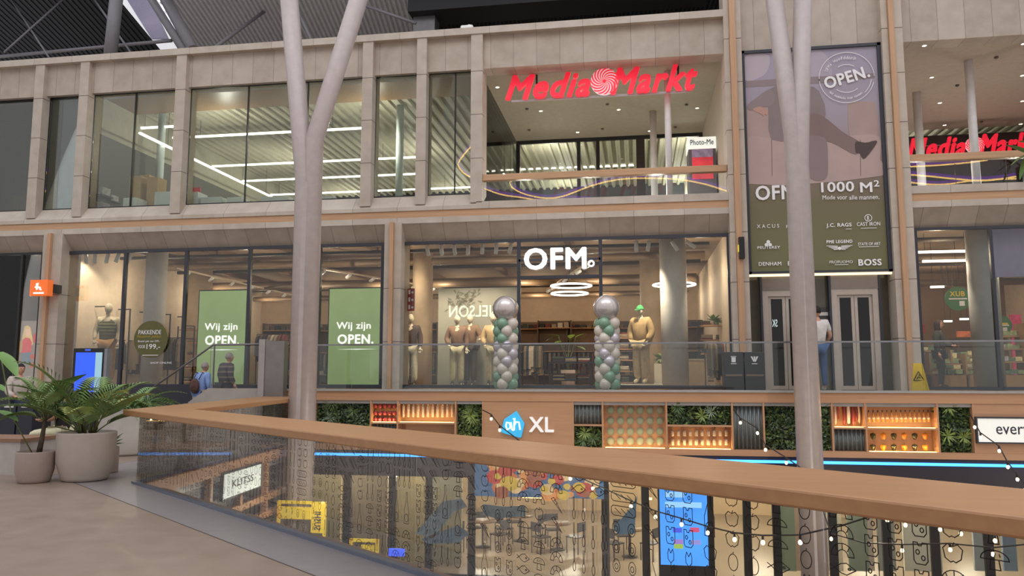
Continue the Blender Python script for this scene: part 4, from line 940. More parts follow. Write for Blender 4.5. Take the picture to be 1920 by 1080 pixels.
# photo booth on the balcony
ph = thing('photo_booth', 'photo booth with white lit header and red poster on the balcony', 'photo booth', tuple(at(1316, 370, 21.5)), )
Yb = 21.0; a, b = at(1289, 258, Yb), at(1343, 277, Yb); m = MB(); m.box(a.x, b.x, Yb, Yb+.7, b.z, a.z); m.build('header', mat('lit_header', (232, 236, 226), emit=.7, var=0), ph)
m = MB(); m.box(a.x+.02, b.x-.01, Yb+.05, Yb+.8, 5.9, b.z); m.build('body', mat('booth_grey', (96, 90, 92), .5), ph)
p, q = at(1297, 281, Yb+.05), at(1338, 335, Yb+.05); m = MB(); m.box(p.x, q.x, Yb+.03, Yb+.05, q.z, p.z); m.build('poster', mat('booth_poster_red', (214, 60, 70), .5, emit=.25, var=.25, scale=2.5), ph)
m = MB(); m.box(p.x, q.x, Yb+.02, Yb+.03, p.z-.22, p.z); m.build('poster_top', mat('booth_poster_blue', (166, 150, 180), .5, var=.3, scale=9), ph)
m = MB(); m.text_px('Photo-Me', 1294, 262.5, 1338, 272.5, Yb-.002, ext=.01, bold=0.0084); m.build('lettering', DARKINK, ph)
# ------------------------------------------------------------------ tall banner between the piers
YB2 = 18.93
bn = thing('fashion_banner', 'tall backlit fashion banner with suited man on sofa above the lifts', 'banner', tuple(at(1535, 515, YB2)))
bx0, bx1 = xat(1398.5, YB2, 300), xat(1662, YB2, 300); bz1, bz0 = zat(1393, 97, YB2), zat(1407, 514, YB2)
m = MB()
for (x0, x1, z0, z1) in ((bx0-.02, bx1+.02, bz1-.07, bz1), (bx0-.02, bx1+.02, bz0, bz0+.05), (bx0-.02, bx0+.04, bz0, bz1), (bx1-.09, bx1+.02, bz0, bz1)): m.box(x0, x1, YB2-.06, YB2+.1, z0, z1)
m.build('frame', DARK, bn)
def banner_mat():
    m = bpy.data.materials.new('banner_print'); m.use_nodes = True; nt = m.node_tree; N = nt.nodes; L = nt.links; b = N['Principled BSDF']; b.inputs['Roughness'].default_value = .6
    g = N.new('ShaderNodeNewGeometry'); s = N.new('ShaderNodeSeparateXYZ'); L.new(g.outputs['Position'], s.inputs[0]); mr = N.new('ShaderNodeMapRange'); mr.inputs['From Min'].default_value = bz0; mr.inputs['From Max'].default_value = bz1; L.new(s.outputs['Z'], mr.inputs['Value'])
    r = N.new('ShaderNodeValToRGB'); L.new(mr.outputs[0], r.inputs[0]); E = r.color_ramp.elements
    E[0].position = 0; E[0].color = lin((104, 102, 68))+(1,); E[1].position = .3; E[1].color = lin((106, 98, 72))+(1,)
    for p, c in ((.42, (120, 104, 92)), (.52, (142, 124, 122)), (.7, (152, 140, 150)), (1, (150, 142, 158))): e = E.new(p); e.color = lin(c)+(1,)
    L.new(r.outputs[0], b.inputs['Base Color']); L.new(r.outputs[0], b.inputs['Emission Color']); b.inputs['Emission Strength'].default_value = .10
    return m
m = MB(); m.box(bx0+.03, bx1-.08, YB2, YB2+.02, bz0+.04, bz1-.06); m.build('print', banner_mat(), bn)
lay = [0]
def bp(px, py):
    v = at(px, py, YB2); return (v.x, v.z)
def patch(name, pts, rgb, smooth_n=0):
    lay[0] += 1; P = [bp(*p) for p in pts]
    if smooth_n:      # rounded outline through the points
        Q = []; n = len(P)
        for i in range(n):
            p0, p1, p2, p3 = P[i-1], P[i], P[(i+1) % n], P[(i+2) % n]
            for j in range(smooth_n):
                t = j/smooth_n; Q.append(tuple(.5*((2*p1[k])+(-p0[k]+p2[k])*t+(2*p0[k]-5*p1[k]+4*p2[k]-p3[k])*t*t+(-p0[k]+3*p1[k]-3*p2[k]+p3[k])*t**3) for k in (0, 1)))
        P = Q
    m = MB(); m.prism_y(P, YB2-.0012*lay[0]-.001, YB2); return m.build(name, mat('print_'+'_'.join(map(str, rgb)), rgb, .6, emit=.08, var=.05, scale=2), bn)
patch('printed_wall_shape', [(1398, 105), (1440, 103), (1440, 130), (1425, 145), (1398, 150)], (172, 158, 166), 4)
patch('printed_wall_shape', [(1522, 95), (1540, 96), (1556, 115), (1558, 145), (1522, 150)], (164, 152, 164), 4)
patch('printed_shelf', [(1398, 152), (1540, 143), (1640, 137), (1640, 146), (1540, 156), (1398, 164)], (134, 118, 120))
patch('printed_sofa_back', [(1400, 220), (1402, 196), (1420, 190), (1470, 188), (1476, 262), (1402, 265)], (164, 140, 134), 3)
patch('printed_sofa_back', [(1590, 200), (1600, 192), (1634, 191), (1642, 200), (1644, 256), (1600, 254), (1592, 250)], (160, 136, 130), 3)
patch('printed_sofa_seat', [(1399, 262), (1440, 258), (1520, 260), (1600, 254), (1648, 256), (1650, 300), (1652, 330), (1401, 345)], (170, 146, 140), 3)
for x in (1446, 1612): patch('printed_sofa_seam', [(x, 262), (x+1.2, 262), (x+2.2, 330), (x+1, 330)], (112, 92, 90))
patch('printed_jacket', [(1442, 168), (1475, 160), (1525, 163), (1540, 182), (1548, 214), (1530, 262), (1490, 264), (1446, 262), (1441, 215)], (128, 112, 112), 2)
patch('printed_sleeve', [(1402, 196), (1418, 184), (1442, 167), (1452, 180), (1448, 198), (1430, 201), (1412, 207), (1402, 205)], (134, 118, 118), 2)
patch('printed_hand', [(1411, 205), (1424, 200), (1434, 204), (1440, 210), (1438, 217), (1434, 214), (1431, 218), (1427, 214), (1420, 211)], (176, 134, 120), 2)
patch('printed_shirt', [(1480, 166), (1500, 165), (1492, 225)], (196, 186, 190))
patch('printed_trouser_leg', [(1480, 240), (1520, 214), (1545, 220), (1580, 248), (1612, 268), (1604, 290), (1560, 268), (1520, 262), (1485, 270)], (122, 100, 96), 4)
patch('printed_trouser_leg', [(1500, 262), (1545, 258), (1552, 300), (1548, 335), (1520, 335), (1510, 300)], (132, 112, 112), 4)
patch('printed_shoe', [(1604, 266), (1622, 268), (1640, 264), (1644, 267), (1636, 280), (1622, 297), (1616, 296), (1612, 288), (1604, 286)], (74, 58, 54), 3)
YT = YB2-.03
m = MB()
m.text_px('OFM', 1416, 348.5, 1490, 376, YT, ext=.004, bold=0.0251); m.build('shop_name', INK, bn); m = MB(); m.text_px('1000', 1539, 342, 1602, 361, YT, ext=.004, bold=0.0209); m.build('headline', INK, bn); m = MB(); m.text_px('M', 1612, 342, 1636, 361, YT, ext=.004, bold=0.0209); m.build('headline', INK, bn); m = MB(); m.text_px('2', 1638, 338, 1649, 350, YT, ext=.004, bold=0.0167)
m.build('headline', INK, bn); m = MB(); 
for w_, a_, b_ in (('Mode', 1542, 1566), ('voor', 1569.5, 1588.5), ('alle', 1592, 1607.5), ('mannen.', 1611, 1649)):
    m = MB(); m.text_px(w_, a_, 366.5 if w_ in ('Mode', 'alle') else 368.5, b_, 374.5, YT, ext=.004, bold=.004); m.build('subtitle_word', INK, bn)
m = MB()
for s_, a, b, c, d, bo in (('X A C U S', 1419, 421, 1461, 428, 0), ('J.C. RAGS', 1549, 419, 1597, 428, .035), ('CAST IRON', 1606.5, 417, 1650.5, 424, .012), ('PEUTEREY', 1420, 462, 1463, 467, .02), ('PME LEGEND', 1549.5, 450.5, 1598.5, 456.5, .04), ('STATE OF ART', 1608.5, 455, 1651, 460.5, .015), ('DENHAM', 1422.5, 491.5, 1465, 498.5, .02), ('PROFUOMO', 1555, 489, 1599, 494, .0), ('BOSS', 1609, 486, 1653.5, 498.5, .05), ('P', 1474, 422, 1478, 428, .01), ('B', 1477, 490, 1483, 498, .03)):
    m.text_px(s_, a, b, c, d, YT, ext=.004, bold=bo*.8); m.build('brand_name', INK, bn); m = MB()
def bd(px, py, r): v = at(px, py, YT); m.disc_y((v.x, v.z), r, YT-.004, YT, 16)
for p in ((1440.5, 453.5), (1437, 459), (1444, 459)): bd(p[0], p[1], .042)
v = at(1628, 408.5, YT); m.disc_y((v.x, v.z), .085, YT-.004, YT, 24, .07); m.text_px('R', 1625.5, 405, 1630.5, 413, YT, ext=.004, bold=0.0167)
m.build('emblem', INK, bn); m = MB()
v = at(1574, 464, YT)     # winged emblem
for sgn in (-1, 1):
    for k in range(4): m.prism_y([(v.x+sgn*.04, v.z+.04-.025*k), (v.x+sgn*(.30-.05*k), v.z+.05-.03*k), (v.x+sgn*(.27-.05*k), v.z+.035-.03*k), (v.x+sgn*.04, v.z+.022-.025*k)], YT-.004, YT)
m.disc_y((v.x, v.z-.02), .04, YT-.004, YT, 12)
m.build('emblem', INK, bn); m = MB()
for a, b, y in ((1565, 1591, 496.5), (1610, 1648, 463), (1586, 1597, 429.5), (1614, 1644, 428)): p, q = at(a, y, YT), at(b, y, YT); m.box(p.x, q.x, YT-.004, YT, p.z-.006, p.z+.006)
m.build('underline', INK, bn)
# round OPEN stamp
cc = bp(1586.5, 146); R1 = .63; m = MB(); ang = radians(14)
m.disc_y(cc, R1, YT-.004, YT, 48, R1-.012, radians(-180), radians(-14)); m.disc_y(cc, R1, YT-.004, YT, 48, R1-.012, radians(0), radians(185))
m.disc_y(cc, R1*.52, YT-.004, YT, 24, R1*.50, radians(55), radians(125)); m.disc_y(cc, R1*.60, YT-.004, YT, 24, R1*.58, radians(-130), radians(-50)); m.disc_y(cc, R1*.9, YT-.004, YT, 20, R1*.88, radians(-45), radians(-8))
vs, fs_ = text_geo('OPEN.', .035); w_, h_ = 1.05, .30
m.add([(cc[0]+(a-.5)*w_*cos(ang)-(b-.5)*h_*sin(ang), YT-.004*c, cc[1]+(a-.5)*w_*sin(ang)+(b-.5)*h_*cos(ang)) for a, b, c in vs], fs_)
def arc_text(s_, R, a0, a1, h, up=True):
    n = len(s_)
    for i, ch_ in enumerate(s_):
        if ch_ == ' ': continue
        th = a0+(a1-a0)*(i+.5)/n; vs, fs_ = text_geo(ch_, .003); low = ch_ in 'acemnorsuvwxz.'; hh = h*(.72 if low else 1); ww = abs(a1-a0)*R/n*(.35 if ch_ in '.il1' else .8)
        ro = th-pi/2 if up else th+pi/2
        m.add([(cc[0]+R*cos(th)+(a-.5)*ww*cos(ro)-b*hh*sin(ro), YT-.004*c, cc[1]+R*sin(th)+(a-.5)*ww*sin(ro)+b*hh*cos(ro)) for a, b, c in vs], fs_)
arc_text('OFM. Hoofddorp', R1*.72, radians(160), radians(62), .075); arc_text('hét modehuis voor mannen', R1*.86, radians(-140), radians(-50), .06, False)
m.build('round_stamp', INK, bn)
# ------------------------------------------------------------------ lifts under the banner
YLf = 19.25; ztop = zat(1410, 519, YLf)
m = MB(); m.box(xat(1393, YLf, 620), xat(1690, YLf, 620), YLf+.05, YLf+.15, ZF, bz0); struct('wall_lift', m, mat('lift_glass_wall', (96, 92, 80), .15, .3), 'dark glazed lift front')
SCUFF = mat('lift_steel', (186, 172, 160), .3, .45)
def lift(label, px0, px1, pyt):
    x0, x1 = xat(px0, YLf, 640), xat(px1, YLf, 640); zt = zat(px0, pyt, YLf); t = thing('lift_door', label, 'lift', ((x0+x1)/2, YLf, ZF))
    m = MB(); m.box(x0, x0+.13, YLf-.10, YLf+.05, ZF, zt); m.box(x1-.13, x1, YLf-.10, YLf+.05, ZF, zt); m.box(x0+.13, x1-.13, YLf-.10, YLf+.05, zt-.14, zt); m.build('door_frame', SCUFF, t)
    xm = (x0+x1)/2
    for a, b in ((x0+.13, xm-.004), (xm+.004, x1-.13)):
        l = MB(); l.box(a, a+.07, YLf-.04, YLf, ZF+.01, zt-.145); l.box(b-.07, b, YLf-.04, YLf, ZF+.01, zt-.145); l.box(a+.07, b-.07, YLf-.04, YLf, ZF+.01, ZF+.1); l.box(a+.07, b-.07, YLf-.04, YLf, zt-.2, zt-.145); lo = l.build('door_leaf', SCUFF, t)
        g = MB(); g.box(a+.07, b-.07, YLf-.022, YLf-.014, ZF+.1, zt-.2); g.build('door_glass', mat('lift_dark_glass', (20, 18, 17), .06), lo)
    m = MB(); m.box(x0, x1, YLf-.12, YLf+.04, zt, ztop-.02); m.build('header_panel', mat('lift_header', (140, 128, 120), .25, .6), t)
    m = MB(); m.box(x0-.05, x0-.002, YLf-.14, YLf+.05, ZF, ztop); m.box(x1+.002, x1+.05, YLf-.14, YLf+.05, ZF, ztop); m.build('side_post', DARK, t)
    return t
lift('left lift with steel framed glass doors under the banner', 1431, 1519, 546); lift('right lift with steel framed glass doors under the banner', 1560, 1649, 543)
m = MB(); m.text_px('SKO', 1440, 599, 1458, 613, YLf-.024, ext=.003, bold=0.0167, mirror=True); o = m.build('mirrored_letters', mat('pale_cyan_letters', (206, 226, 226), emit=.3, var=0)); tag(o, 'pale mirrored letters on the left lift door glass', 'letters')  # reflection of a sign across the mall, laid on the glass as letters
m = MB(); a, b = at(1404, 516, 19.0), at(1675, 516, 19.0); m.box(a.x, b.x, 18.95, 19.05, bz0-.055, bz0-.005); o = m.build('lift_light', mat('lift_light', (255, 236, 200), emit=1.2, var=0)); tag(o, 'thin warm light line between banner and lifts', 'light strip')
a, b = at(1535, 576, 19.25), at(1553, 598, 19.25)
t = thing('lift_notice', 'call panel with white notice between the two lifts', 'notice', (a.x+.15, 19.2, 2.2)); m = MB(); m.box(a.x-.08, b.x+.04, 19.27, 19.3, 1.75, a.z); m.build('panel', mat('call_panel', (60, 58, 56), .3), t); m = MB(); m.box(a.x, b.x, 19.255, 19.27, b.z+.08, a.z-.12); m.build('paper', mat('notice_paper', (206, 200, 196)), t)
m = MB(); a = at(1390, 450, 18.7); m.box(a.x-.075, a.x+.05, 18.55, 18.75, zat(1390, 486, 18.7), zat(1390, 446, 18.7)); m2 = thing('exit_lamp', 'black box lamp with yellow sign on the oak strip left of the banner', 'lamp', (a.x, 18.65, zat(1390, 486, 18.7))); m.build('housing', BLACK, m2)
m = MB(); m.box(a.x-.085, a.x-.076, 18.58, 18.72, zat(1390, 473, 18.7), zat(1390, 460, 18.7)); m.build('yellow_face', mat('yellow_face', (226, 214, 60), emit=.6, var=0), m2)
# ------------------------------------------------------------------ menswear shop signs
m = MB(); m.text_px('OFM', 983, 466.5, 1100, 507, 19.02, ext=.10, bold=0.0251); t = thing('shop_letters', 'big white OFM letters over the shop entrance', 'letters', tuple(at(1042, 507, 19.02))); m.build('letters', LETTER, t)
v = at(1108.5, 494, 19.0); m = MB(); m.disc_y((v.x, v.z), .085, 18.98, 19.02, 24, .045); m.build('full_stop_ring', LETTER, t)
m = MB(); m.box(OX[1], OX[2], 19.04, 19.06, zat(1042, 487, 19.05)-.03, zat(1042, 487, 19.05)+.03); m.build('carrier_bar', DARK, t)
SCRG = mat('screen_green', (152, 172, 116), .35, emit=.55, var=.10, scale=.9)
def screen(label, px0, px1, pt, pb, Y, tx):
    x0, x1 = xat(px0, Y, 630), xat(px1, Y, 630); zt, zb = zat(px0, pt, Y), ZF+.1; t = thing('advertising_screen', label, 'screen', ((x0+x1)/2, Y, ZF))
    m = MB(); m.box(x0-.03, x1+.03, Y+.01, Y+.1, ZF, zt+.03); m.build('housing', BLACK, t); m = MB(); m.box(x0, x1, Y, Y+.01, zb, zt); m.build('display', SCRG, t)
    m = MB(); m.text_px('Wij zijn', *tx[0], Y-.001, ext=.004, bold=0.0167); m.text_px('OPEN.', *tx[1], Y-.001, ext=.004, bold=0.0293); p, q = at(tx[2][0], tx[2][1], Y), at(tx[2][2], tx[2][1], Y); m.prism_y([(p.x, p.z), ((p.x+q.x)/2, p.z+.012), (q.x, p.z), ((p.x+q.x)/2, p.z-.012)], Y-.005, Y); m.build('lettering', LETTER, t)
screen('green screen reading Wij zijn OPEN, left of the forked column', 371, 465, 546, 716, 19.75, ((384, 606, 445, 623), (385, 629, 448, 647), (385, 656, 447)))
screen('green screen reading Wij zijn OPEN, right of the forked column', 616, 717, 542, 716, 19.75, ((631, 604, 695, 621), (633, 627, 700, 645), (632, 655, 707)))
v = at(281, 636, 19.0); t = thing('price_sticker', 'round olive price sticker on the left shop window', 'sticker', (v.x, 19.0, v.z-.45)); R = 33*21.8/FPX
m = MB(); m.disc_y((v.x, v.z), R, 19.035, 19.045, 40); m.build('disc', mat('olive_sticker', (92, 90, 46), .5), t)
m = MB(); m.text_px('PAKKENDE', 260, 619, 302, 627, 19.034, ext=.004, bold=0.0040); m.text_px('Bestel pak van 249,-', 259, 638, 300, 642.5, 19.034, ext=.004); m.text_px('VOOR', 259, 647, 272, 653, 19.034, ext=.004); m.text_px('199,-', 275, 645, 300, 656, 19.034, ext=.004, bold=0.0100); p, q = at(267, 666, 19.034), at(297, 666, 19.034); m.box(p.x, q.x, 19.03, 19.034, p.z-.008, p.z+.008); m.build('lettering', INK, t)
m = MB(); m.text_px('Nazomer pakket', 257, 628, 303, 635, 19.034, ext=.004, shear=.3); m.build('script_line', mat('gold_print', (176, 150, 60)), t)
m = MB(); m.text_px('SHOP ONLINE', 282, 678.5, 322, 682, 19.034, ext=.004); o = m.build('window_lettering', INK); tag(o, 'small white window lettering under the round price sticker', 'letters')
# reflected shopfront with its mirrored sign, built as a flat board in the shop
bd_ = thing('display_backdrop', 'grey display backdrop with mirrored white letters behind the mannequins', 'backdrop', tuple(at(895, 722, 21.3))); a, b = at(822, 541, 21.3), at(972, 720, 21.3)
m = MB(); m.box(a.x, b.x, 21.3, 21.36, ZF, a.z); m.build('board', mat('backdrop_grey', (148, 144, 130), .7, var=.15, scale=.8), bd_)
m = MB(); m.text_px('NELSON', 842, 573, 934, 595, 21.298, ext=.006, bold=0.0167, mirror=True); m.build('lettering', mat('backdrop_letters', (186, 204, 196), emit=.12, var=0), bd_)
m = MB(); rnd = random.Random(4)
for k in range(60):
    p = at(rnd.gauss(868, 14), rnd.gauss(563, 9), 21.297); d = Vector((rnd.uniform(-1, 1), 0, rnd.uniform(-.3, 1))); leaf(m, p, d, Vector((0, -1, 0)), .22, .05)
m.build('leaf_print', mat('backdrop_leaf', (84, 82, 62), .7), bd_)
# red notice on the entrance window
a, b = at(764, 541, 19.3), at(777, 583, 19.3); t = thing('safety_notice', 'red and white safety notice inside the shop window', 'notice', (a.x, 19.3, b.z)); m = MB(); m.box(a.x, b.x, 19.3, 19.31, b.z, a.z); m.build('sheet', mat('notice_red', (150, 34, 44), .5), t); m = MB()
for k in range(3): zc = a.z-(a.z-b.z)*(k+.5)/3; m.box(a.x+.03, a.x+.08, 19.296, 19.3, zc-.05, zc+.06); m.box(a.x+.11, b.x-.03, 19.296, 19.3, zc-.03, zc+.02)
m.build('pictograms', INK, t)
# ------------------------------------------------------------------ left shop: orange sign, poster
a, b = at(57, 525, 18.3), at(88, 554, 18.3); t = thing('projecting_sign', 'orange projecting sign with white script on the left pier', 'sign', (a.x, 18.3, b.z)); m = MB(); m.box(a.x, b.x, 18.3, 18.5, b.z, a.z); m.build('box', mat('sign_orange', (240, 112, 44), .4, emit=.4, var=0), t)
m = MB()
def l2(px, py): v = at(px, py, 18.285); return tuple(v)
m.tube([l2(66, 539), l2(70, 536), l2(71, 531), l2(69, 532), l2(69, 543), l2(72, 538), l2(75, 539), l2(75, 543), l2(77, 543)], .02, 6); m.build('script', LETTER, t)
m = MB(); m.box(a.x+.12, b.x-.1, 18.292, 18.3, b.z+.05, b.z+.09); m.build('underline', LETTER, t)
m = MB(); m.box(b.x-.12, b.x+.02, 18.5, 18.8, b.z+.1, a.z-.1); m.build('bracket', BLACK, t)
a, b = at(28, 602, 19.6), at(69, 790, 19.6); t = thing('fashion_poster', 'backlit poster of a woman in red at the left shop', 'poster', ((a.x+b.x)/2, 19.6, ZF)); m = MB(); m.box(a.x, b.x, 19.6, 19.75, ZF, a.z); m.build('lightbox', mat('poster_back', (130, 112, 104), .5, emit=.9, var=.2, scale=2), t)
m = MB(); m.box(a.x-.12, a.x, 19.55, 19.75, ZF, a.z-.0); m.box(b.x-.08, b.x+.02, 19.55, 19.75, ZF, a.z); m.build('glowing_edge', mat('amber_edge', (240, 176, 90), emit=.8, var=0), t)
def pz(name, pts, rgb, k):
    m = MB(); m.prism_y([(at(x, y, 19.6).x, at(x, y, 19.6).z) for x, y in pts], 19.6-.004*k, 19.6); m.build(name, mat('poster_%d_%d_%d' % rgb, rgb, .5, emit=1.0), t)
pz('printed_hair', [(44, 622), (46, 612), (52, 610), (57, 614), (60, 630), (62, 645), (56, 650), (42, 650), (40, 640)], (214, 176, 110), 1)
pz('printed_face', [(48, 617), (55, 617), (56, 626), (52, 632), (48, 627)], (226, 180, 150), 2)
pz('printed_top', [(40, 640), (48, 633), (56, 634), (60, 642), (58, 660), (40, 662), (36, 655)], (206, 52, 58), 2)
pz('printed_sleeve', [(38, 640), (43, 636), (42, 655), (38, 662), (34, 652)], (176, 130, 66), 3)
pz('printed_jeans', [(41, 662), (57, 660), (58, 680), (40, 684)], (92, 110, 124), 1)
pz('printed_jacket', [(62, 630), (69, 622), (69, 642), (63, 642)], (190, 40, 50), 1)
for k, y in enumerate((665, 681)): pz('red_stripe', [(57, y), (69, y-1), (69, y+7), (57, y+8)], (176, 60, 40), 4)
# ------------------------------------------------------------------ stairs at the left end, pylon, handrail
xs0, xs1 = xat(278, 17.4, 732), -10.06
m = MB(); n = 7
for k in range(n): m.box(xs0+(xs1-xs0)*k/n, xs1, YB+.06, YG-.12, ZF/n*k, ZF/n*(k+1))
struct('stairs', m, mat('stair_stone', (152, 142, 134), .5), 'beige stone steps up to the walkway opposite')
m = MB(); m.prism_y([(at(352, 757, 17.2).x, 0), (at(355, 754, 17.2).x, at(355, 754, 17.2).z), (at(392, 727.5, 17.2).x, ZF+.04), (at(486, 727.5, 17.2).x, ZF+.04), (at(486, 727.5, 17.2).x, 0)], YB-.10, YB+.05); struct('wall_stair', m, mat('stair_wall', (168, 158, 150), .5), 'sloping beige stone side of the stairs')
t = thing('stair_handrail', 'sloping grey stair handrail with glass at the end of the walkway', 'handrail', (xs1, YB, ZF))
p, q, r_ = at(278, 733, 17.3), at(400, 646.5, 17.3), at(486, 645.5, 17.3)
m = MB(); m.tube([p, q, r_], .025, 8); m.tube([p, p+Vector((0, 0, -.55))], .018, 8); m.build('rail', mat('rail_grey', (126, 122, 124), .4, .5), t)
m = MB(); m.prism_y([(at(396, 650, 17.3).x, q.z-.05), (r_.x, r_.z-.04), (r_.x, ZF+.05), (at(396, 650, 17.3).x, ZF+.05)], 17.293, 17.307); m.build('glass_panel', RAILGLASS, t)
m = MB(); m.box(at(400, 700, 17.3).x-.012, at(400, 700, 17.3).x+.012, 17.28, 17.32, ZF+.04, q.z); m.build('post', STEEL, t)
a, b = at(486, 637, 16.95), at(529.5, 740, 16.95)
t = thing('stone_pylon', 'tall grey pylon with steel face at the end of the balustrade', 'pylon', ((a.x+b.x)/2, 17.2, 0)); xm = at(497.5, 637, 16.95).x; m = MB(); m.box(a.x, xm-.004, 16.95, 17.18, 0, a.z+.01); m.build('stone_side', mat('pylon_stone', (160, 152, 148), .5), t); m = MB(); m.box(xm+.004, b.x, 16.97, 17.18, 0, a.z-.03); m.build('steel_face', mat('pylon_steel', (136, 130, 126), .3, .6), t)
# ------------------------------------------------------------------ kiosk, wet floor sign, waste bins
Yk = 15.2; a, b = at(138, 653, Yk), at(190, 746, Yk)
t = thing('information_kiosk', 'tall black kiosk with bright blue screen behind the planters', 'kiosk', ((a.x+b.x)/2, Yk, 0)); m = MB(); m.box(a.x, b.x, Yk, Yk+.12, 0, a.z); m.build('housing', BLACK, t, bevel=.01); m = MB(); m.box(b.x+.002, at(201, 653, Yk).x, Yk+.01, Yk+.14, 0, a.z-.01); m.build('side_panel', mat('kiosk_silver', (140, 140, 146), .4, .4), t)
p, q = at(143, 661, Yk), at(184, 735, Yk); m = MB(); m.box(p.x, at(179.5, 661, Yk).x, Yk-.006, Yk, q.z, p.z); m.build('screen', mat('kiosk_blue', (44, 84, 236), emit=.9, var=.06), t); m = MB(); m.box(at(180, 661, Yk).x, q.x+.05, Yk-.006, Yk, q.z, p.z); m.build('screen_edge', mat('kiosk_pale', (150, 190, 206), emit=.5, var=0), t)
p, q = at(160, 654.5, Yk), at(170, 658, Yk); m = MB(); m.box(p.x, q.x, Yk-.006, Yk, q.z, p.z); m.build('logo_plate', mat('kiosk_logo', (60, 90, 200), emit=.6, var=0), t)
YEL = mat('yellow_plastic', (226, 186, 32), .4)
Yw = 17.75; a, b = at(1704, 734, Yw), at(1747, 734, Yw); tp = at(1718, 681, Yw); t = thing('wet_floor_sign', 'yellow folding wet floor sign on the walkway by the right pier', 'wet floor sign', ((a.x+b.x)/2, Yw, ZF))
zt = tp.z; xa, xb = a.x+.02, at(1732, 734, Yw).x
m = MB(); m.add([(xa, Yw-.1, ZF), (xb, Yw-.14, ZF), (tp.x+.08, Yw, zt), (tp.x-.06, Yw, zt), (xa, Yw-.08, ZF), (xb, Yw-.12, ZF), (tp.x+.08, Yw+.02, zt), (tp.x-.06, Yw+.02, zt)], [(0, 1, 2, 3), (7, 6, 5, 4), (0, 4, 5, 1), (1, 5, 6, 2), (2, 6, 7, 3), (3, 7, 4, 0)]); m.build('front_board', YEL, t)
m = MB(); m.add([(xb+.01, Yw-.1, ZF), (b.x+.02, Yw+.16, ZF), (tp.x+.14, Yw+.06, zt), (tp.x+.085, Yw+.01, zt), (xb+.01, Yw-.08, ZF), (b.x, Yw+.18, ZF), (tp.x+.13, Yw+.08, zt), (tp.x+.085, Yw+.03, zt)], [(0, 1, 2, 3), (7, 6, 5, 4), (0, 4, 5, 1), (1, 5, 6, 2), (2, 6, 7, 3), (3, 7, 4, 0)]); m.build('rear_board', YEL, t)
zc = ZF+(zt-ZF)*.53; yy = Yw-.075; cx_ = (xa+xb)/2+.03; m = MB(); T3 = [(cx_-.1, zc-.08), (cx_+.1, zc-.08), (cx_, zc+.11)]
for i in range(3):
    p, q = T3[i], T3[(i+1) % 3]; m.tube([(p[0], yy, p[1]), (q[0], yy+.004, q[1])], .009, 5)
m.tube([(cx_-.04, yy, zc-.05), (cx_+.0, yy, zc-.0), (cx_+.03, yy, zc-.03)], .01, 5); m.ball((cx_+.015, yy, zc+.03), .014, 8); m.build('pictogram', mat('black_print', (24, 22, 18), .6), t)
for k, (p0, p1, ic) in enumerate(((1356, 1394, 1), (1394.5, 1434, 2))):
    Yc = 18.0; a, b = at(p0, 660, Yc), at(p1, 660, Yc); t = thing('waste_bin', ('left', 'right')[k]+' one of two dark recycling bins beside the lifts', 'bin', ((a.x+b.x)/2, Yc, ZF), group='recycling bins'); m = MB(); m.box(a.x+.01, b.x-.01, Yc, Yc+.5, ZF, a.z); m.build('body', mat('bin_dark', (40, 40, 44), .4), t, bevel=.01)
    m = MB(); cxx = (a.x+b.x)/2; z = a.z-.17
    if ic == 1: m.box(cxx-.045, cxx+.045, Yc-.004, Yc, z-.06, z+.05); m.box(cxx-.06, cxx+.06, Yc-.004, Yc, z+.06, z+.075)
    else:
        for a_ in (.5, 0, -.5): m.prism_y([(cxx+sin(a_)*.03-.012, z-.05), (cxx+sin(a_)*.03+.012, z-.05), (cxx+sin(a_)*.13+.02, z+.07), (cxx+sin(a_)*.13-.02, z+.07)], Yc-.004, Yc)
    m.box(cxx-.06, cxx+.06, Yc-.004, Yc, z-.10, z-.085); m.build('pictogram', INK, t)
    m = MB(); m.box(a.x+.04, b.x-.04, Yc-.012, Yc, ZF+.33, ZF+.37); m.build('handle_bar', mat('bin_bar', (120, 98, 80), .4), t)
# ------------------------------------------------------------------ figures: people and shop mannequins
def skin_geo(V, E_, R, root=0, sub=1):
    me = bpy.data.meshes.new('skeleton'); me.from_pydata([tuple(v) for v in V], E_, []); o = bpy.data.objects.new('skeleton', me); COL.objects.link(o)
    md = o.modifiers.new('skin', 'SKIN'); md.use_smooth_shade = True
    for i, r in enumerate(R):
        r = r if isinstance(r, tuple) else (r, r)
        me.skin_vertices[0].data[i].radius = r; me.skin_vertices[0].data[i].use_root = (i == root)
    if sub: s = o.modifiers.new('sub', 'SUBSURF'); s.levels = sub
    g = bpy.data.meshes.new_from_object(o.evaluated_get(bpy.context.evaluated_depsgraph_get()))
    vs = [v.co.copy() for v in g.vertices]; fs = [tuple(p.vertices) for p in g.polygons]
    bpy.data.objects.remove(o); bpy.data.meshes.remove(me); bpy.data.meshes.remove(g)
    return vs, fs
def pose(**k):
    J = dict(pelvis=(0,0,.95), waist=(0,0,1.10), chest=(0,-.01,1.30), neck=(0,.01,1.47), skull=(0,-.01,1.56),
      sl=(.18,.01,1.41), el=(.235,.03,1.14), wl=(.25,-.03,.90), sr=(-.18,.01,1.41), er=(-.235,.03,1.14), wr=(-.25,-.03,.90),
      hl=(.09,0,.90), kl=(.10,-.02,.50), al=(.10,.02,.10), tl=(.115,-.15,.035), hr=(-.09,0,.90), kr=(-.10,-.02,.50), ar=(-.10,.02,.10), tr=(-.115,-.15,.035))
    J.update(k); return {a: Vector(b) for a, b in J.items()}
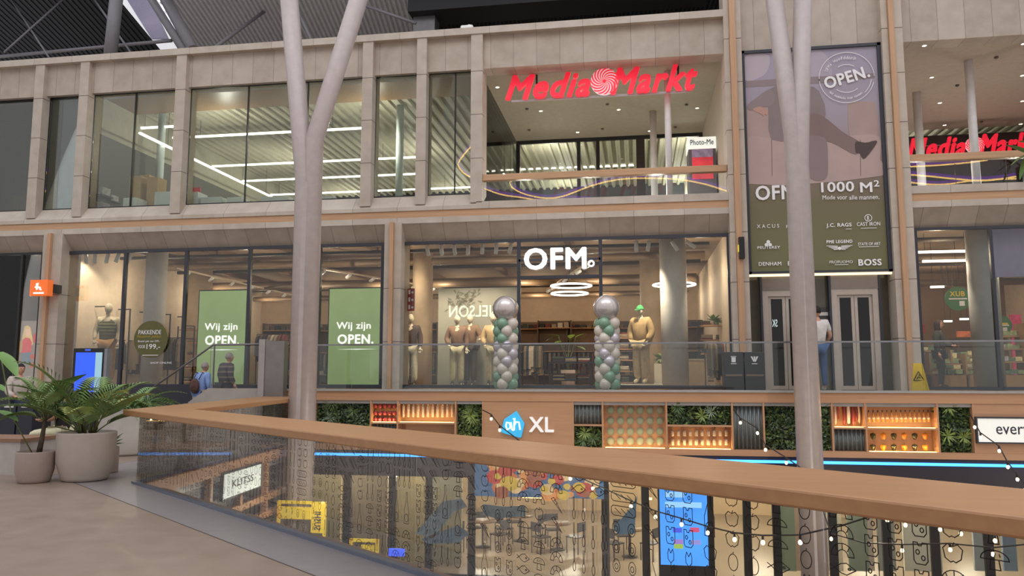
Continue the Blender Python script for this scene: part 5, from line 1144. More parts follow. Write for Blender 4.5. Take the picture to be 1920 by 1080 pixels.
RAD = dict(pelvis=(.15,.11), waist=(.13,.10), chest=(.155,.11), neck=.062, skull=.052, sl=.068, el=.043, wl=.028, sr=.068, er=.043, wr=.028, hl=.088, kl=.058, al=.04, tl=.03, hr=.088, kr=.058, ar=.04, tr=.03)
EDG = [('pelvis','waist'),('waist','chest'),('chest','neck'),('neck','skull'),('chest','sl'),('sl','el'),('el','wl'),('chest','sr'),('sr','er'),('er','wr'),('pelvis','hl'),('hl','kl'),('kl','al'),('al','tl'),('pelvis','hr'),('hr','kr'),('kr','ar'),('ar','tr')]
def graph(J, names, grow=0.0, cut=None):
    idx = {n: i for i, n in enumerate(names)}; V = [J[n].copy() for n in names]; E_ = [(idx[a], idx[b]) for a, b in EDG if a in idx and b in idx]
    R = []
    for n in names:
        r = RAD[n]; r = r if isinstance(r, tuple) else (r, r); R.append((r[0]+grow, r[1]+grow))
    return V, E_, R
def hand_geo(m, w, e):
    d = (w-e).normalized(); s_ = Vector((1, 0, 0)) if abs(d.x) < .8 else Vector((0, 1, 0)); s_ = (s_-d*s_.dot(d)).normalized(); n_ = d.cross(s_)
    m.tube([w-d*.01, w+d*.04, w+d*.085], [.024, .036, .03], 8)
    for k in range(4):
        b = w+d*.08+s_*(.027-.018*k); L_ = (.062, .075, .07, .054)[k]; m.tube([b, b+d*L_*.5+n_*.008, b+d*L_+n_*.026], [.0095, .009, .006], 6)
    b = w+d*.03+s_*.03; m.tube([b, b+s_*.028+d*.025, b+s_*.035+d*.06+n_*.01], [.012, .011, .007], 6)
def figure(name, label, cat, loc, rotz, J, skin, clothes, h=1.75, hair=None, face=True, group=None, head_yaw=0.0, extra=None):
    t = thing(name, label, cat, loc, rotz, group); k = h/1.75; t.scale = (k, k, k)
    m = MB(); V, E_, R = graph(J, list(J)); vs, fs = skin_geo(V, E_, R); m.add(vs, fs, True)
    hc = J['skull']+Vector((0, -.012, .085)); cy_, sy_ = cos(head_yaw), sin(head_yaw)
    def hp(x, y, z): return (hc.x+x*cy_-y*sy_, hc.y+x*sy_+y*cy_, hc.z+z)
    hv = MB(); hv.ball((0, 0, 0), 1, 20)
    def headshape(p):
        x, y, z = p; jaw = 1-.28*max(0, -z)**1.4; return hp(x*.077*jaw, y*.098*(1-.1*max(0, -z))-.012*max(0, -z), z*.122)
    m.add([headshape(p) for p in hv.v], hv.f, True)
    m.add([hp(0, -.122, -.022), hp(-.016, -.096, -.028), hp(.016, -.096, -.028), hp(0, -.098, .022)], [(0, 1, 3), (0, 3, 2), (0, 2, 1)], True)
    if face:
        for s_ in (-1, 1):
            m.ball(hp(s_*.077, .008, -.005), .024, 8, (.4, .7, 1.1))
            m.mi = 1; m.ball(hp(s_*.031, -.090, .012), .010, 8); m.mi = 0
        m.mi = 2; m.ball(hp(0, -.091, -.058), .018, 8, (1.2, .35, .35)); m.mi = 0
    hand_geo(m, J['wl'], J['el']); hand_geo(m, J['wr'], J['er'])
    m.build('body', [skin, mat('eye_dark', (40, 30, 26), .3), mat('lip', (150, 92, 84), .5)], t, world=False)
    for (nm, names, grow, ma, fn) in clothes:
        V, E_, R = graph(J, names, grow)
        if fn: V, R = fn(V, R, names)
        vs, fs = skin_geo(V, E_, R); c = MB(); c.add(vs, fs, True); c.build(nm, ma, t, world=False)
    if hair:
        hm, kind = hair; c = MB(); hb = MB(); hb.ball((0, 0, 0), 1, 20); V2 = []
        for p in hb.v:
            x, y, z = p
            if kind == 'short': q = hp(x*.084, y*.104+.010, max(z, -.25 if y > -.2 else .42)*.128+.006)
            elif kind == 'long': q = hp(x*.09, y*.11+.016, (z if z > -.0 else z*2.4)*.13 if y > -.35 else max(z, .45)*.13)
            else: q = hp(x*.088, y*.108+.004, max(z, .15)*.132+.004)
            V2.append(q)
        c.add(V2, hb.f, True)
        if kind == 'cap':
            c.add([hp(-.06, -.085, .03), hp(.06, -.085, .03), hp(.05, -.175, .012), hp(-.05, -.175, .012), hp(-.06, -.085, .018), hp(.06, -.085, .018), hp(.05, -.175, .0), hp(-.05, -.175, .0)], [(0, 1, 2, 3), (7, 6, 5, 4), (2, 1, 5, 6), (3, 2, 6, 7), (0, 3, 7, 4)])
        c.build('cap' if kind == 'cap' else 'hair', hm, t, world=False)
    if extra: extra(t, J, hp)
    return t
TORSO = ['pelvis', 'waist', 'chest', 'sl', 'el', 'wl', 'sr', 'er', 'wr']; VEST = ['pelvis', 'waist', 'chest', 'sl', 'sr']; LEGS = ['pelvis', 'hl', 'kl', 'al', 'hr', 'kr', 'ar']; FEETL, FEETR = ['al', 'tl'], ['ar', 'tr']; TEE = ['pelvis', 'waist', 'chest', 'sl', 'el', 'sr', 'er']
def cuff(V, R, names):       # sleeves stop at the wrist, hem sits below the hips
    V = [v.copy() for v in V]
    for i, n in enumerate(names):
        if n in ('wl', 'wr'): e = names.index('e'+n[1]); V[i] = V[e]+(V[i]-V[e])*.9
        if n == 'pelvis': V[i].z -= .05
    return V, R
def half(V, R, names):
    V = [v.copy() for v in V]
    for i, n in enumerate(names):
        if n in ('el', 'er'): e = names.index('s'+n[1]); V[i] = V[e]+(V[i]-V[e])*.75; R[i] = (.055, .055)
        if n == 'pelvis': V[i].z -= .05
    return V, R
def sleeveless(V, R, names):
    V = [v.copy() for v in V]
    for i, n in enumerate(names):
        if n in ('sl', 'sr'): c = names.index('chest'); V[i] = V[c]+(V[i]-V[c])*.82
        if n == 'pelvis': V[i].z -= .08
    return V, R
def wide(V, R, names): return V, [(r[0]+.02, r[1]+.02) if names[i] in ('kl', 'kr', 'al', 'ar') else r for i, r in enumerate(R)]
def C(n, rgb, var=.12, sc=14): return mat(n, rgb, .8, var=var, scale=sc)
def shoes(J, c): return [('shoe', FEETL, .012, c, None), ('shoe', FEETR, .012, c, None)]
SKIN = mat('skin_tone', (196, 148, 122), .5); SKIN2 = mat('skin_tone_dark', (150, 106, 82), .5); MANN = mat('mannequin_cream', (222, 206, 178), .45)
# man in grey sweater at the left
g = on_floor(46, 838); J = pose(er=(-.25,-.06,1.13), wr=(-.18,-.26,1.05), el=(.24,-.02,1.13), wl=(.22,-.2,.98))
figure('person', 'dark-haired person in a light grey sweater standing behind the planters, facing right', 'person', (-13.75, 15.6, 0), radians(62), J, SKIN, [('sweater', TORSO, .034, C('grey_sweater', (186, 174, 164)), cuff), ('trousers', LEGS, .012, C('navy_jeans', (44, 52, 74)), None)]+shoes(J, C('white_shoe', (220, 216, 210))), 1.76, (C('black_hair', (30, 26, 24)), 'short'))
# seated person behind the big planter
sJ = dict(pelvis=(0,0,.58), waist=(0,.0,.74), chest=(0,-.02,.94), neck=(0,-.02,1.10), skull=(0,-.05,1.18), sl=(.18,-.01,1.05), el=(.23,-.06,.80), wl=(.12,-.28,.78), sr=(-.18,-.01,1.05), er=(-.23,-.06,.80), wr=(-.12,-.28,.78), hl=(.09,-.02,.56), kl=(.12,-.45,.55), al=(.13,-.42,.12), tl=(.14,-.58,.04), hr=(-.09,-.02,.56), kr=(-.12,-.45,.55), ar=(-.13,-.42,.12), tr=(-.14,-.58,.04))
J = pose(**sJ)
figure('person', 'seated person in dark top and cream trousers half hidden behind the big planter', 'person', (-9.85, 12.2, 0), radians(-70), J, SKIN2, [('top', TORSO, .032, C('black_top', (34, 32, 34)), half), ('trousers', LEGS, .014, C('cream_trousers', (206, 200, 168)), None)]+shoes(J, C('black_shoe', (30, 28, 28))), 1.72, (C('dark_hair', (44, 34, 28)), 'short'))
# two people on the stairs
J = pose(chest=(0,-.06,1.28), neck=(0,-.08,1.44), skull=(0,-.11,1.52), sl=(.18,-.05,1.39), sr=(-.18,-.05,1.39), el=(.24,-.02,1.14), wl=(.22,-.14,.94), er=(-.24,-.02,1.14), wr=(-.22,-.14,.94), kl=(.1,-.14,.52), al=(.1,-.1,.12), tl=(.115,-.26,.05), ar=(-.1,.14,.10), tr=(-.115,-.02,.035))
def backpack(t, J, hp):
    m = MB(); m.ball((0.02, .19, 1.12), .17, 14, (.85, .5, 1.15)); m.build('backpack', C('brown_backpack', (88, 60, 54), .4, 18), t, world=False)
    m = MB()
    for s_ in (-.09, .09): m.tube([(s_, .16, 1.28), (s_*1.1, .06, 1.46), (s_*1.2, -.16, 1.36)], .012, 6)
    m.build('strap', C('strap_dark', (40, 34, 36)), t, world=False)
v = at(378, 690, 18.0)
figure('person', 'grey-haired person in a light blue coat with brown backpack on the stairs', 'person', (v.x, 18.0, .167*1), radians(165), J, SKIN, [('coat', TORSO, .03, C('light_blue_coat', (136, 162, 212)), cuff), ('trousers', LEGS, .014, C('blue_jeans', (110, 134, 178)), None)]+shoes(J, C('brown_shoe', (96, 70, 56))), 1.70, (C('grey_hair', (150, 140, 136)), 'short'), extra=backpack)
def plaid_mat():
    m = C('plaid_jacket', (70, 60, 66)); nt = m.node_tree; N, L = nt.nodes, nt.links; b = N['Principled BSDF']; t = N.new('ShaderNodeTexCoord'); w = N.new('ShaderNodeTexWave'); w.bands_direction = 'Z'; w.inputs['Scale'].default_value = 2.4; L.new(t.outputs['Object'], w.inputs['Vector'])
    r = N.new('ShaderNodeValToRGB'); L.new(w.outputs['Fac'], r.inputs[0]); r.color_ramp.elements[0].position = .72; r.color_ramp.elements[0].color = lin((66, 58, 66))+(1,); r.color_ramp.elements[1].position = .8; r.color_ramp.elements[1].color = lin((112, 98, 86))+(1,); L.new(r.outputs[0], b.inputs['Base Color']); return m
v = at(418, 680, 18.3)
figure('person', 'grey-haired person in a dark checked jacket on the stairs, back turned', 'person', (v.x, 18.4, .335), radians(150), J, SKIN, [('jacket', TORSO, .04, plaid_mat(), cuff), ('trousers', LEGS, .014, C('dark_trousers', (48, 48, 58)), None)]+shoes(J, C('black_shoe', (30, 28, 28))), 1.78, (C('grey_hair2', (140, 128, 120)), 'short'))
# person at the lifts, half behind the right column
v = at(1534, 640, 18.0); J = pose(er=(-.25,.04,1.14), wr=(-.2,-.12,.98), el=(.25,.04,1.14), wl=(.2,-.14,.98))
figure('person', 'person in white T-shirt and jeans at the lifts behind the right column', 'person', (v.x, 18.0, ZF), radians(190), J, SKIN, [('shirt', TEE, .034, C('white_tee', (216, 206, 200)), half), ('jeans', LEGS, .014, C('denim', (62, 88, 130)), None)]+shoes(J, C('white_shoe', (220, 216, 210))), 1.86, (C('black_hair', (30, 26, 24)), 'short'))
# shopper with long dark hair in the right shop
v = at(1762, 660, 21.0); J = pose(el=(.22,-.1,1.15), wl=(.12,-.3,1.1))
figure('person', 'person with long dark hair in dark coat inside the right shop', 'person', (v.x, 21.0, ZF), radians(60), J, SKIN, [('coat', TORSO, .035, C('dark_green_coat', (58, 58, 52)), cuff), ('trousers', LEGS, .014, C('dark_trousers', (48, 48, 58)), None)]+shoes(J, C('black_shoe', (30, 28, 28))), 1.72, (C('brown_hair', (52, 34, 28)), 'long'))
# mannequins
def plinth(x, y, w_, lab, h_=.12):
    m = MB(); m.box(x-w_/2, x+w_/2, y-.3, y+.3, ZF, ZF+h_); o = m.build('display_plinth', mat('plinth_cream', (206, 196, 178), .5), bevel=.008); tag(o, lab, 'plinth')
def band(n, rgb):      # quilted vest: horizontal ridges
    m = C(n, rgb); nt = m.node_tree; N, L = nt.nodes, nt.links; t = N.new('ShaderNodeTexCoord'); w = N.new('ShaderNodeTexWave'); w.bands_direction = 'Z'; w.inputs['Scale'].default_value = 4.5; L.new(t.outputs['Object'], w.inputs['Vector']); bp = N.new('ShaderNodeBump'); bp.inputs['Strength'].default_value = .9; bp.inputs['Distance'].default_value = .02; L.new(w.outputs['Fac'], bp.inputs['Height']); L.new(bp.outputs[0], N['Principled BSDF'].inputs['Normal']); return m
Yv = 20.1; x = xat(201, Yv, 640); J = pose(er=(-.24,-.02,1.14), wr=(-.2,-.16,.94), wl=(.24,-.08,.90))
hm = (zat(201, 570, Yv)-ZF-.06)
figure('mannequin', 'cream mannequin in olive quilted vest and tan trousers in the left shop window', 'mannequin', (x, Yv, ZF+.06), radians(20), J, MANN, [('sleeves', TORSO, .014, C('cream_sweater', (206, 190, 160)), cuff), ('vest', VEST, .045, band('olive_vest', (104, 102, 58)), sleeveless), ('trousers', LEGS, .02, C('tan_trousers', (188, 140, 84)), wide)]+shoes(J, C('tan_shoe', (200, 160, 110))), hm, None, False)
plinth(x, Yv, .9, 'cream plinth under the mannequin in the olive vest', .055)
Yv = 20.6
for k, (px, top, coat, tr, lab, rz) in enumerate(((770, 590, (70, 52, 44), (206, 196, 168), 'cream mannequin in dark brown jacket at the far left of the centre window', 10), (857, 592, (126, 96, 76), (196, 184, 150), 'cream mannequin in brown jacket and pale trousers, left of the central pair', 12), (882, 590, (132, 102, 78), (66, 54, 48), 'cream mannequin in open brown overshirt, right of the central pair', -14), (925, 590, (196, 166, 122), (190, 176, 140), 'cream mannequin in tan shirt half hidden by the left balloon column', 6))):
    Y = Yv+(.34 if k == 2 else 0); x = xat(px, Y, 640); hm = zat(px, top, Y)-ZF-.06; J = pose(wl=(.24,-.08,.92), er=(-.26,-.01,1.15), wr=(-.2,-.18,1.0)) if k != 2 else pose(er=(-.27,.02,1.16), wr=(-.22,-.16,1.02), el=(.3,.0,1.18), wl=(.34,-.2,1.12))
    figure('mannequin', lab, 'mannequin', (x, Y, ZF+.06), radians(rz), J, MANN, [('shirt', VEST, .012, C('cream_shirt', (214, 202, 176)), sleeveless), ('jacket', TORSO, .032, C('jacket_%d' % k, coat), cuff), ('trousers', LEGS, .018, C('mann_trousers_%d' % k, tr), wide)]+shoes(J, C('black_shoe', (30, 28, 28))), hm, None, False)
m = MB(); a, b = xat(745, 20.5, 700), xat(968, 20.5, 700); m.box(a+.3, b-.1, 20.2, 20.98+.3, ZF, ZF+.058); o = m.build('display_platform', mat('plinth_cream', (206, 196, 178), .5)); tag(o, 'low cream platform under the mannequins left of the entrance', 'platform')
Yv = 20.6; x = xat(1202, Yv, 640); hm = zat(1197, 570, Yv)-ZF-.12; J = pose(er=(-.27,.02,1.14), wr=(-.18,-.1,.94), el=(.27,.02,1.14), wl=(.2,-.12,.94))
figure('mannequin', 'cream mannequin in tan jacket, tan trousers and green cap right of the entrance', 'mannequin', (x, Yv, ZF+.12), radians(-28), J, MANN, [('shirt', VEST, .012, C('navy_shirt', (60, 62, 74)), sleeveless), ('jacket', TORSO, .05, C('khaki_jacket', (182, 152, 106)), cuff), ('trousers', LEGS, .035, C('khaki_trousers', (196, 170, 126)), wide)]+shoes(J, C('beige_shoe', (216, 196, 160))), hm/1.03, (C('green_cap', (66, 158, 90)), 'cap'), False)
plinth(x, Yv, 1.1, 'grey plinth under the mannequin with the green cap', .118)
# ------------------------------------------------------------------ balloon columns at the entrance
BM = {'s': mat('balloon_sage', (124, 158, 132), .25, coat=.6), 'c': mat('balloon_cream', (208, 196, 182), .25, coat=.6), 'p': mat('balloon_pearl', (200, 190, 196), .2, .3, coat=.8), 'g': mat('balloon_silver', (206, 196, 192), .2, .45, coat=1.0)}
def balloon(m, c, r): m.ball(c, r, 18, (1, 1, 1.06)); m.tube([(c[0], c[1], c[2]-r*1.03), (c[0], c[1], c[2]-r*1.16)], [r*.06, r*.11], 6)
def balloons(label, px, py, rows):
    Y = 18.25; v = at(px, py, Y); R = 24.3*18.6/FPX; t = thing('balloon_column', label, 'balloon column', (v.x, Y, ZF), group='balloon columns at the entrance')
    m = MB(); m.ball(tuple(v), R, 32); m.build('big_balloon', BM['g'], t); n = len(rows); z0 = ZF+.14; z1 = v.z-R-.03
    for k, row in enumerate(rows):
        z = z0+(z1-z0)*k/(n-1)*.985
        for j, c_ in enumerate(row):
            a = (k % 2)*.6+.35+2*pi*j/4-2.2; m = MB(); balloon(m, (v.x+cos(a)*.17, Y+sin(a)*.17, z), .148+.012*((k*3+j) % 3-1)); m.build('balloon', BM[c_], t)
    m = MB(); m.tube([(v.x, Y, ZF+.03), (v.x, Y, v.z)], .015, 6); m.build('pole', WHITE, t); m = MB(); m.lathe([(.22, 0), (.22, .02), (.05, .03)], (v.x, Y, ZF), 20); m.build('base', WHITE, t)
balloons('balloon column with big silver balloon on top, left of the shop entrance', 948, 579, ['cscs', 'csps', 'ccpc', 'pcpc', 'cpcp', 'pccp', 'scps', 'csss', 'sccs'])
balloons('balloon column with big silver balloon on top, right of the shop entrance', 1137, 577.5, ['csps', 'scsc', 'cssc', 'pccs', 'pcpc', 'ccpc', 'cppp', 'scpc', 'sccs'])
# ------------------------------------------------------------------ planters and palms on the near floor
POTM = mat('planter_concrete', (180, 167, 156), .6, var=.04, scale=9); POTG = mat('planter_taupe', (160, 142, 132), .6, var=.04, scale=9); SOIL = mat('potting_soil', (62, 48, 38), .95, var=.3, scale=30)
PALM = mat('palm_leaf', (124, 152, 90), .42, var=.3, scale=5); PALMY = mat('palm_leaf_light', (182, 196, 116), .42, var=.25, scale=5); STEM = mat('palm_stem', (96, 104, 54), .5, var=.2); TRUNK = mat('palm_trunk', (74, 62, 48), .8, var=.3, scale=20); BIGL = mat('big_leaf', (106, 140, 74), .4, var=.22, scale=3)
def planter(t, x, y, r, h, m_, taper=.86):
    m = MB(); rb = r*taper; m.lathe([(rb*.86, 0), (rb*.96, .015), (rb, .05), (r*.985, h*.4), (r, h*.96), (r*.985, h), (r*.93, h), (r*.91, h-.06), (.01, h-.06)], (x, y, 0), 40); m.build('pot', m_, t)
    m = MB(); m.lathe([(r*.90, h-.07), (r*.90, h-.045), (.01, h-.03)], (x, y, 0), 24); m.build('soil', SOIL, t)
def frond(m, b, ang, L_, lift, droop, leaf_l, n=22, w=.022, ms=0, ml=0, bare=.25):
    d = Vector((cos(ang), sin(ang), 0)); pts = []
    for i in range(n+1):
        s = i/n; pts.append(Vector(b)+d*(L_*s*(.55+.45*s)*cos(lift*(1-.2*s)))+Vector((0, 0, L_*(s*sin(lift)-droop*s*s*s))))
    m.mi = ms; m.tube(pts, [.008*(1-.75*i/n)+.002 for i in range(n+1)], 5)
    m.mi = ml
    for i in range(int(n*bare), n+1):
        s = i/n; p = pts[i]; tg = (pts[min(i+1, n)]-pts[max(i-1, 0)]).normalized(); sd = tg.cross(Vector((0, 0, 1)))
        if sd.length < .05: sd = Vector((-sin(ang), cos(ang), 0))
        sd.normalize(); up = sd.cross(tg); ll = leaf_l*sin(pi*min(1, .22+.8*s))**.7+.02
        for q in (-1, 1):
            v = (tg*.62+sd*q*.75+up*.18).normalized(); e = p+v*ll+Vector((0, 0, -ll*ll*.5)); mid = p+v*ll*.5+Vector((0, 0, ll*.04)); s2 = v.cross(up).normalized()*w*.5
            m.add([p, mid-s2, e, mid+s2], [(0, 1, 2), (0, 2, 3)], True)
def big_leaf(m, b, tip, w, sag=.12, n=8):
    b, tip = Vector(b), Vector(tip); ax = tip-b; L_ = ax.length; ax.normalize(); sd = ax.cross(Vector((0, 0, 1))).normalized(); up = sd.cross(ax); vs = []
    for i in range(n+1):
        s = i/n; ww = w*sin(pi*min(.98, s*.92+.06))**.75*(1-.25*s); c = b+ax*L_*s+Vector((0, 0, -sag*s*s*L_))
        vs += [c-sd*ww*.5+up*ww*.12, c, c+sd*ww*.5+up*ww*.12]
    m.add(vs, [(3*i+k, 3*i+3+k, 3*i+4+k, 3*i+1+k) for i in range(n) for k in (0, 1)], True)
# big planter with areca palm
rnd = random.Random(11)
px_, py_ = on_floor(131, 905).x, on_floor(131, 905).y+.30
t = thing('potted_palm', 'large palm in a wide pale round concrete planter, largest pot on the near floor', 'potted plant', (px_, py_, 0))
planter(t, px_, py_, .40, .70, POTM, .80)
m = MB()
for k in range(7): a = rnd.uniform(0, 2*pi); m.tube([(px_+cos(a)*.1, py_+sin(a)*.1, .66), (px_+cos(a)*.13, py_+sin(a)*.13, .95+.1*rnd.random())], [.02, .012], 7)
m.build('trunk', TRUNK, t)
for k in range(19):
    a = 2*pi*k/19+rnd.uniform(-.15, .15); m = MB(); l = rnd.uniform(1.0, 1.6); frond(m, (px_+cos(a)*.11, py_+sin(a)*.11, .68), a, l, rnd.uniform(.5, 1.35), rnd.uniform(.2, .42), rnd.uniform(.24, .36), ms=0, ml=1); m.build('frond', [STEM, (PALM, PALMY)[k % 5 == 0]], t)
m = MB()
def nearp(px, py, Y): return at(px, py, Y)
m.tube([(px_, py_, .66), nearp(104, 800, py_), nearp(103, 745, py_)], .01, 6); m.build('leaf_stalk', STEM, t)
m = MB(); big_leaf(m, nearp(100, 738, py_), nearp(163, 690, py_-.15), .27); m.build('large_leaf', BIGL, t)
m = MB(); big_leaf(m, nearp(104, 730, py_+.1), nearp(128, 775, py_+.25), .2); m.build('large_leaf', BIGL, t)
# small planter at the left edge
px_, py_ = on_floor(41, 908).x, on_floor(41, 908).y+.22
t = thing('potted_palm', 'young palm with big leaves in the small taupe planter at the left edge', 'potted plant', (px_, py_, 0)); planter(t, px_, py_, .255, .44, POTG, .86)
m = MB(); m.tube([(px_+.05, py_, .40), (px_+.07, py_+.02, .62), (px_+.1, py_+.03, .95)], [.04, .034, .02], 9); m.build('trunk', TRUNK, t)
for k in range(12):
    a = 2*pi*k/12+rnd.uniform(-.2, .2); m = MB(); frond(m, (px_+.09, py_+.03, .85+.1*rnd.random()), a, rnd.uniform(.7, 1.15), rnd.uniform(.4, 1.2), rnd.uniform(.25, .5), rnd.uniform(.2, .28), ms=0, ml=1); m.build('frond', [STEM, PALM], t)
for q, (sx_, sy_, ex, ey, tx, ty, w_) in enumerate(((30, 850, 22, 700, 28, 690, .0), (0, 660, -6, 700, 32, 698, .26), (-6, 770, -8, 775, 34, 783, .2), (-20, 720, -30, 740, 8, 728, .2))):
    if q == 0: m = MB(); m.tube([(px_-.05, py_, .40), nearp(22, 780, py_), nearp(2, 672, py_), nearp(-4, 664, py_)], .009, 6); m.build('leaf_stalk', STEM, t); continue
    m = MB(); big_leaf(m, nearp(sx_, sy_, py_-.1*q), nearp(tx, ty, py_-.1*q-.1), w_); m.build('large_leaf', BIGL, t)
# square planter, tall white planter and the far one
v = on_floor(186, 888); t = thing('square_planter', 'small square grey planter right behind the large round one', 'planter', (v.x, v.y+.15, 0)); m = MB(); m.box(v.x-.13, v.x+.13, v.y+.02, v.y+.28, 0, .40); m.build('pot', POTG, t, bevel=.01); m = MB(); m.box(v.x-.11, v.x+.11, v.y+.04, v.y+.26, .39, .405); m.build('soil', SOIL, t)
m = MB()
for k in range(30):
    a = rnd.uniform(0, 2*pi); leaf(m, Vector((v.x, v.y+.15, .4)), Vector((cos(a), sin(a), rnd.uniform(.2, 1.6))), Vector((0, 0, 1)), rnd.uniform(.18, .32), .08)
m.build('foliage', PALM, t)
v = on_floor(206, 856); t = thing('potted_fern', 'dense green fern in a tall white rounded planter by the rail corner', 'potted plant', (v.x, v.y+.45, 0)); planter(t, v.x, v.y+.45, .50, .88, mat('planter_white', (206, 198, 190), .55, var=.05), .92)
for k in range(26):
    a = 2*pi*k/26+rnd.uniform(-.1, .1); m = MB(); frond(m, (v.x+cos(a)*.2, v.y+.45+sin(a)*.2, .84), a, rnd.uniform(.6, 1.05), rnd.uniform(.2, .9), rnd.uniform(.3, .55), rnd.uniform(.14, .22), n=18, w=.03, bare=.1, ms=0, ml=1); m.build('frond', [STEM, (PALM, mat('fern_green', (92, 130, 74), .5, var=.3))[k % 2]], t)
v = on_floor(252, 850); t = thing('potted_fern', 'small fern in a taupe planter right of the tall white planter', 'potted plant', (v.x, v.y+.2, 0)); planter(t, v.x, v.y+.25, .26, .78, POTG, .9)
for k in range(12):
    a = 2*pi*k/12; m = MB(); frond(m, (v.x+cos(a)*.08, v.y+.25+sin(a)*.08, .76), a, rnd.uniform(.35, .6), rnd.uniform(.3, .9), .4, .13, n=14, w=.03, bare=.1, ms=0, ml=1); m.build('frond', [STEM, PALM], t)
# bench wall and black bins at the left
v0, v1 = on_floor(-60, 889), on_floor(150, 874); t = thing('bench', 'low pale bench wall with brown wooden seat at the left', 'bench', ((v0.x+v1.x)/2, v0.y+.3, 0))
m = MB(); m.box(v0.x-1, v1.x-.1, v0.y, v0.y+.75, 0, .50); m.build('base', mat('bench_pale', (180, 172, 166), .6), t); m = MB(); m.box(v0.x-1, v1.x-.08, v0.y-.02, v0.y+.77, .50, .55); m.build('seat_board', mat('bench_brown', (140, 106, 84), .5), t)
for k, (a, b) in enumerate(((0, 31), (32, 63))):
    Y = 13.4; p, q = at(a, 758, Y), at(b, 758, Y); m = MB(); m.box(p.x+.01, q.x-.01, Y, Y+.5, 0, p.z); t = thing('waste_bin', ('left', 'right')[k]+' one of two black bins behind the bench', 'bin', ((p.x+q.x)/2, Y+.25, 0)); m.build('body', mat('bin_navy', (36, 38, 50), .4), t, bevel=.01); m = MB(); m.box((p.x+q.x)/2-.08, (p.x+q.x)/2+.12, Y-.005, Y, p.z-.06, p.z-.02); m.build('label_plate', INK, t)
# leaf hanging into the right balcony
t = thing('potted_plant', 'plant with big drooping leaves at the right edge balcony', 'potted plant', tuple(at(1935, 340, 18.6)))
v = at(1935, 300, 18.6); m = MB(); m.box(v.x-.1, v.x+.5, 18.75, 18.86, 5.89, 6.3); m.build('trough', DARK, t)
m = MB()
for (a, b, c, d, w_) in ((1932, 290, 1884, 266, .22), (1935, 285, 1895, 305, .25), (1935, 280, 1912, 330, .3), (1938, 270, 1908, 262, .2)): big_leaf(m, at(a, b, 18.55), at(c, d, 18.5), w_)
m.tube([(v.x+.1, 18.8, 6.2), at(1935, 290, 18.6)], .02, 6); m.build('foliage', BIGL, t)
# ------------------------------------------------------------------ menswear goods
GC = [(60, 50, 46), (96, 76, 60), (52, 58, 76), (120, 104, 82), (44, 44, 46), (84, 70, 60), (150, 132, 106), (70, 74, 60), (110, 52, 46), (176, 164, 146)]
GN = ['charcoal', 'brown', 'navy', 'tan', 'black', 'dark brown', 'beige', 'olive', 'rust', 'cream']
GM = [mat('garment_'+n.replace(' ', '_'), c, .85, var=.12, scale=20) for n, c in zip(GN, GC)]
def jacket(m, x, y, z, w_, h_, along='Y'):
    """a garment on its hanger, shoulders across X, seen from the front"""
    P = [(-.5, -.14), (-.36, 0), (-.12, .06), (0, .04), (.12, .06), (.36, 0), (.5, -.14), (.55, -.78), (.40, -.80), (.36, -.4), (.38, -1), (-.38, -1), (-.36, -.4), (-.40, -.80), (-.55, -.78)]
    if along == 'Y': m.prism_y([(x+p[0]*w_, z+p[1]*h_) for p in P], y-.04, y+.04)
    else: m.prism_x([(y+p[0]*w_, z+p[1]*h_) for p in P], x-.035, x+.035)
def rack(name, lab, x0, x1, y, zt, n, seed, where):
    t = thing(name, lab, 'clothes rack', ((x0+x1)/2, y, ZF)); m = MB()
    for x in (x0, x1): m.tube([(x, y, ZF), (x, y, zt)], .014, 6); m.tube([(x, y-.22, ZF+.015), (x, y+.22, ZF+.015)], .014, 6)
    m.tube([(x0, y, zt), (x1, y, zt)], .014, 6); m.build('frame', BLACK, t); rnd = random.Random(seed)
    for k in range(n):
        x = x0+.1+(x1-x0-.2)*k/max(1, n-1); ci = rnd.randrange(len(GM)); m = MB(); jacket(m, x, y, zt-.07, .46, rnd.uniform(.72, .92), 'X'); m.tube([(x, y, zt-.04), (x, y, zt+.01)], .005, 4)
        o = m.build('hanging_garment', GM[ci]); tag(o, '%s garment, %s from the left on the %s' % (GN[ci], ORD[k], where), 'garment', 'garments on the '+where)
def X_(px, Y): return xat(px, Y, 680)
rack('clothes_rack', 'black clothes rack behind the round price sticker', X_(300, 21.2), X_(345, 21.2), 21.2, 2.62, 7, 1, 'rack behind the price sticker')
rack('clothes_rack', 'black clothes rack left of the right green screen', X_(480, 21.6), X_(540, 21.6), 21.6, 2.72, 8, 2, 'rack by the grey pylon')
rack('clothes_rack', 'black clothes rack seen at the left of the entrance', X_(980, 23.0), X_(1020, 23), 23.0, 2.4, 7, 3, 'rack inside the entrance')
rack('clothes_rack', 'black clothes rack at the right end of the centre window', X_(1322, 20.3), X_(1362, 20.3), 20.3, 2.35, 7, 4, 'rack at the right window end')
rack('clothes_rack', 'black clothes rack between the screens and the pillar', X_(225, 22.4), X_(268, 22.4), 22.4, 2.5, 7, 5, 'rack left of the price sticker')
def stack(x, y, z, w_, n, seed, where, lab=None):
    rnd = random.Random(seed)
    for k in range(n):
        ci = rnd.randrange(len(GM)); m = MB(); m.box(x-w_/2, x+w_/2, y-.13, y+.13, z+.047*k+.001, z+.047*k+.045); o = m.build('folded_garment', GM[ci], bevel=.012); tag(o, '%s folded garment, %s up, %s' % (GN[ci], ORD[k], where), 'folded garment', 'folded garments')
WOODS = mat('shelf_wood', (172, 128, 86), .6)
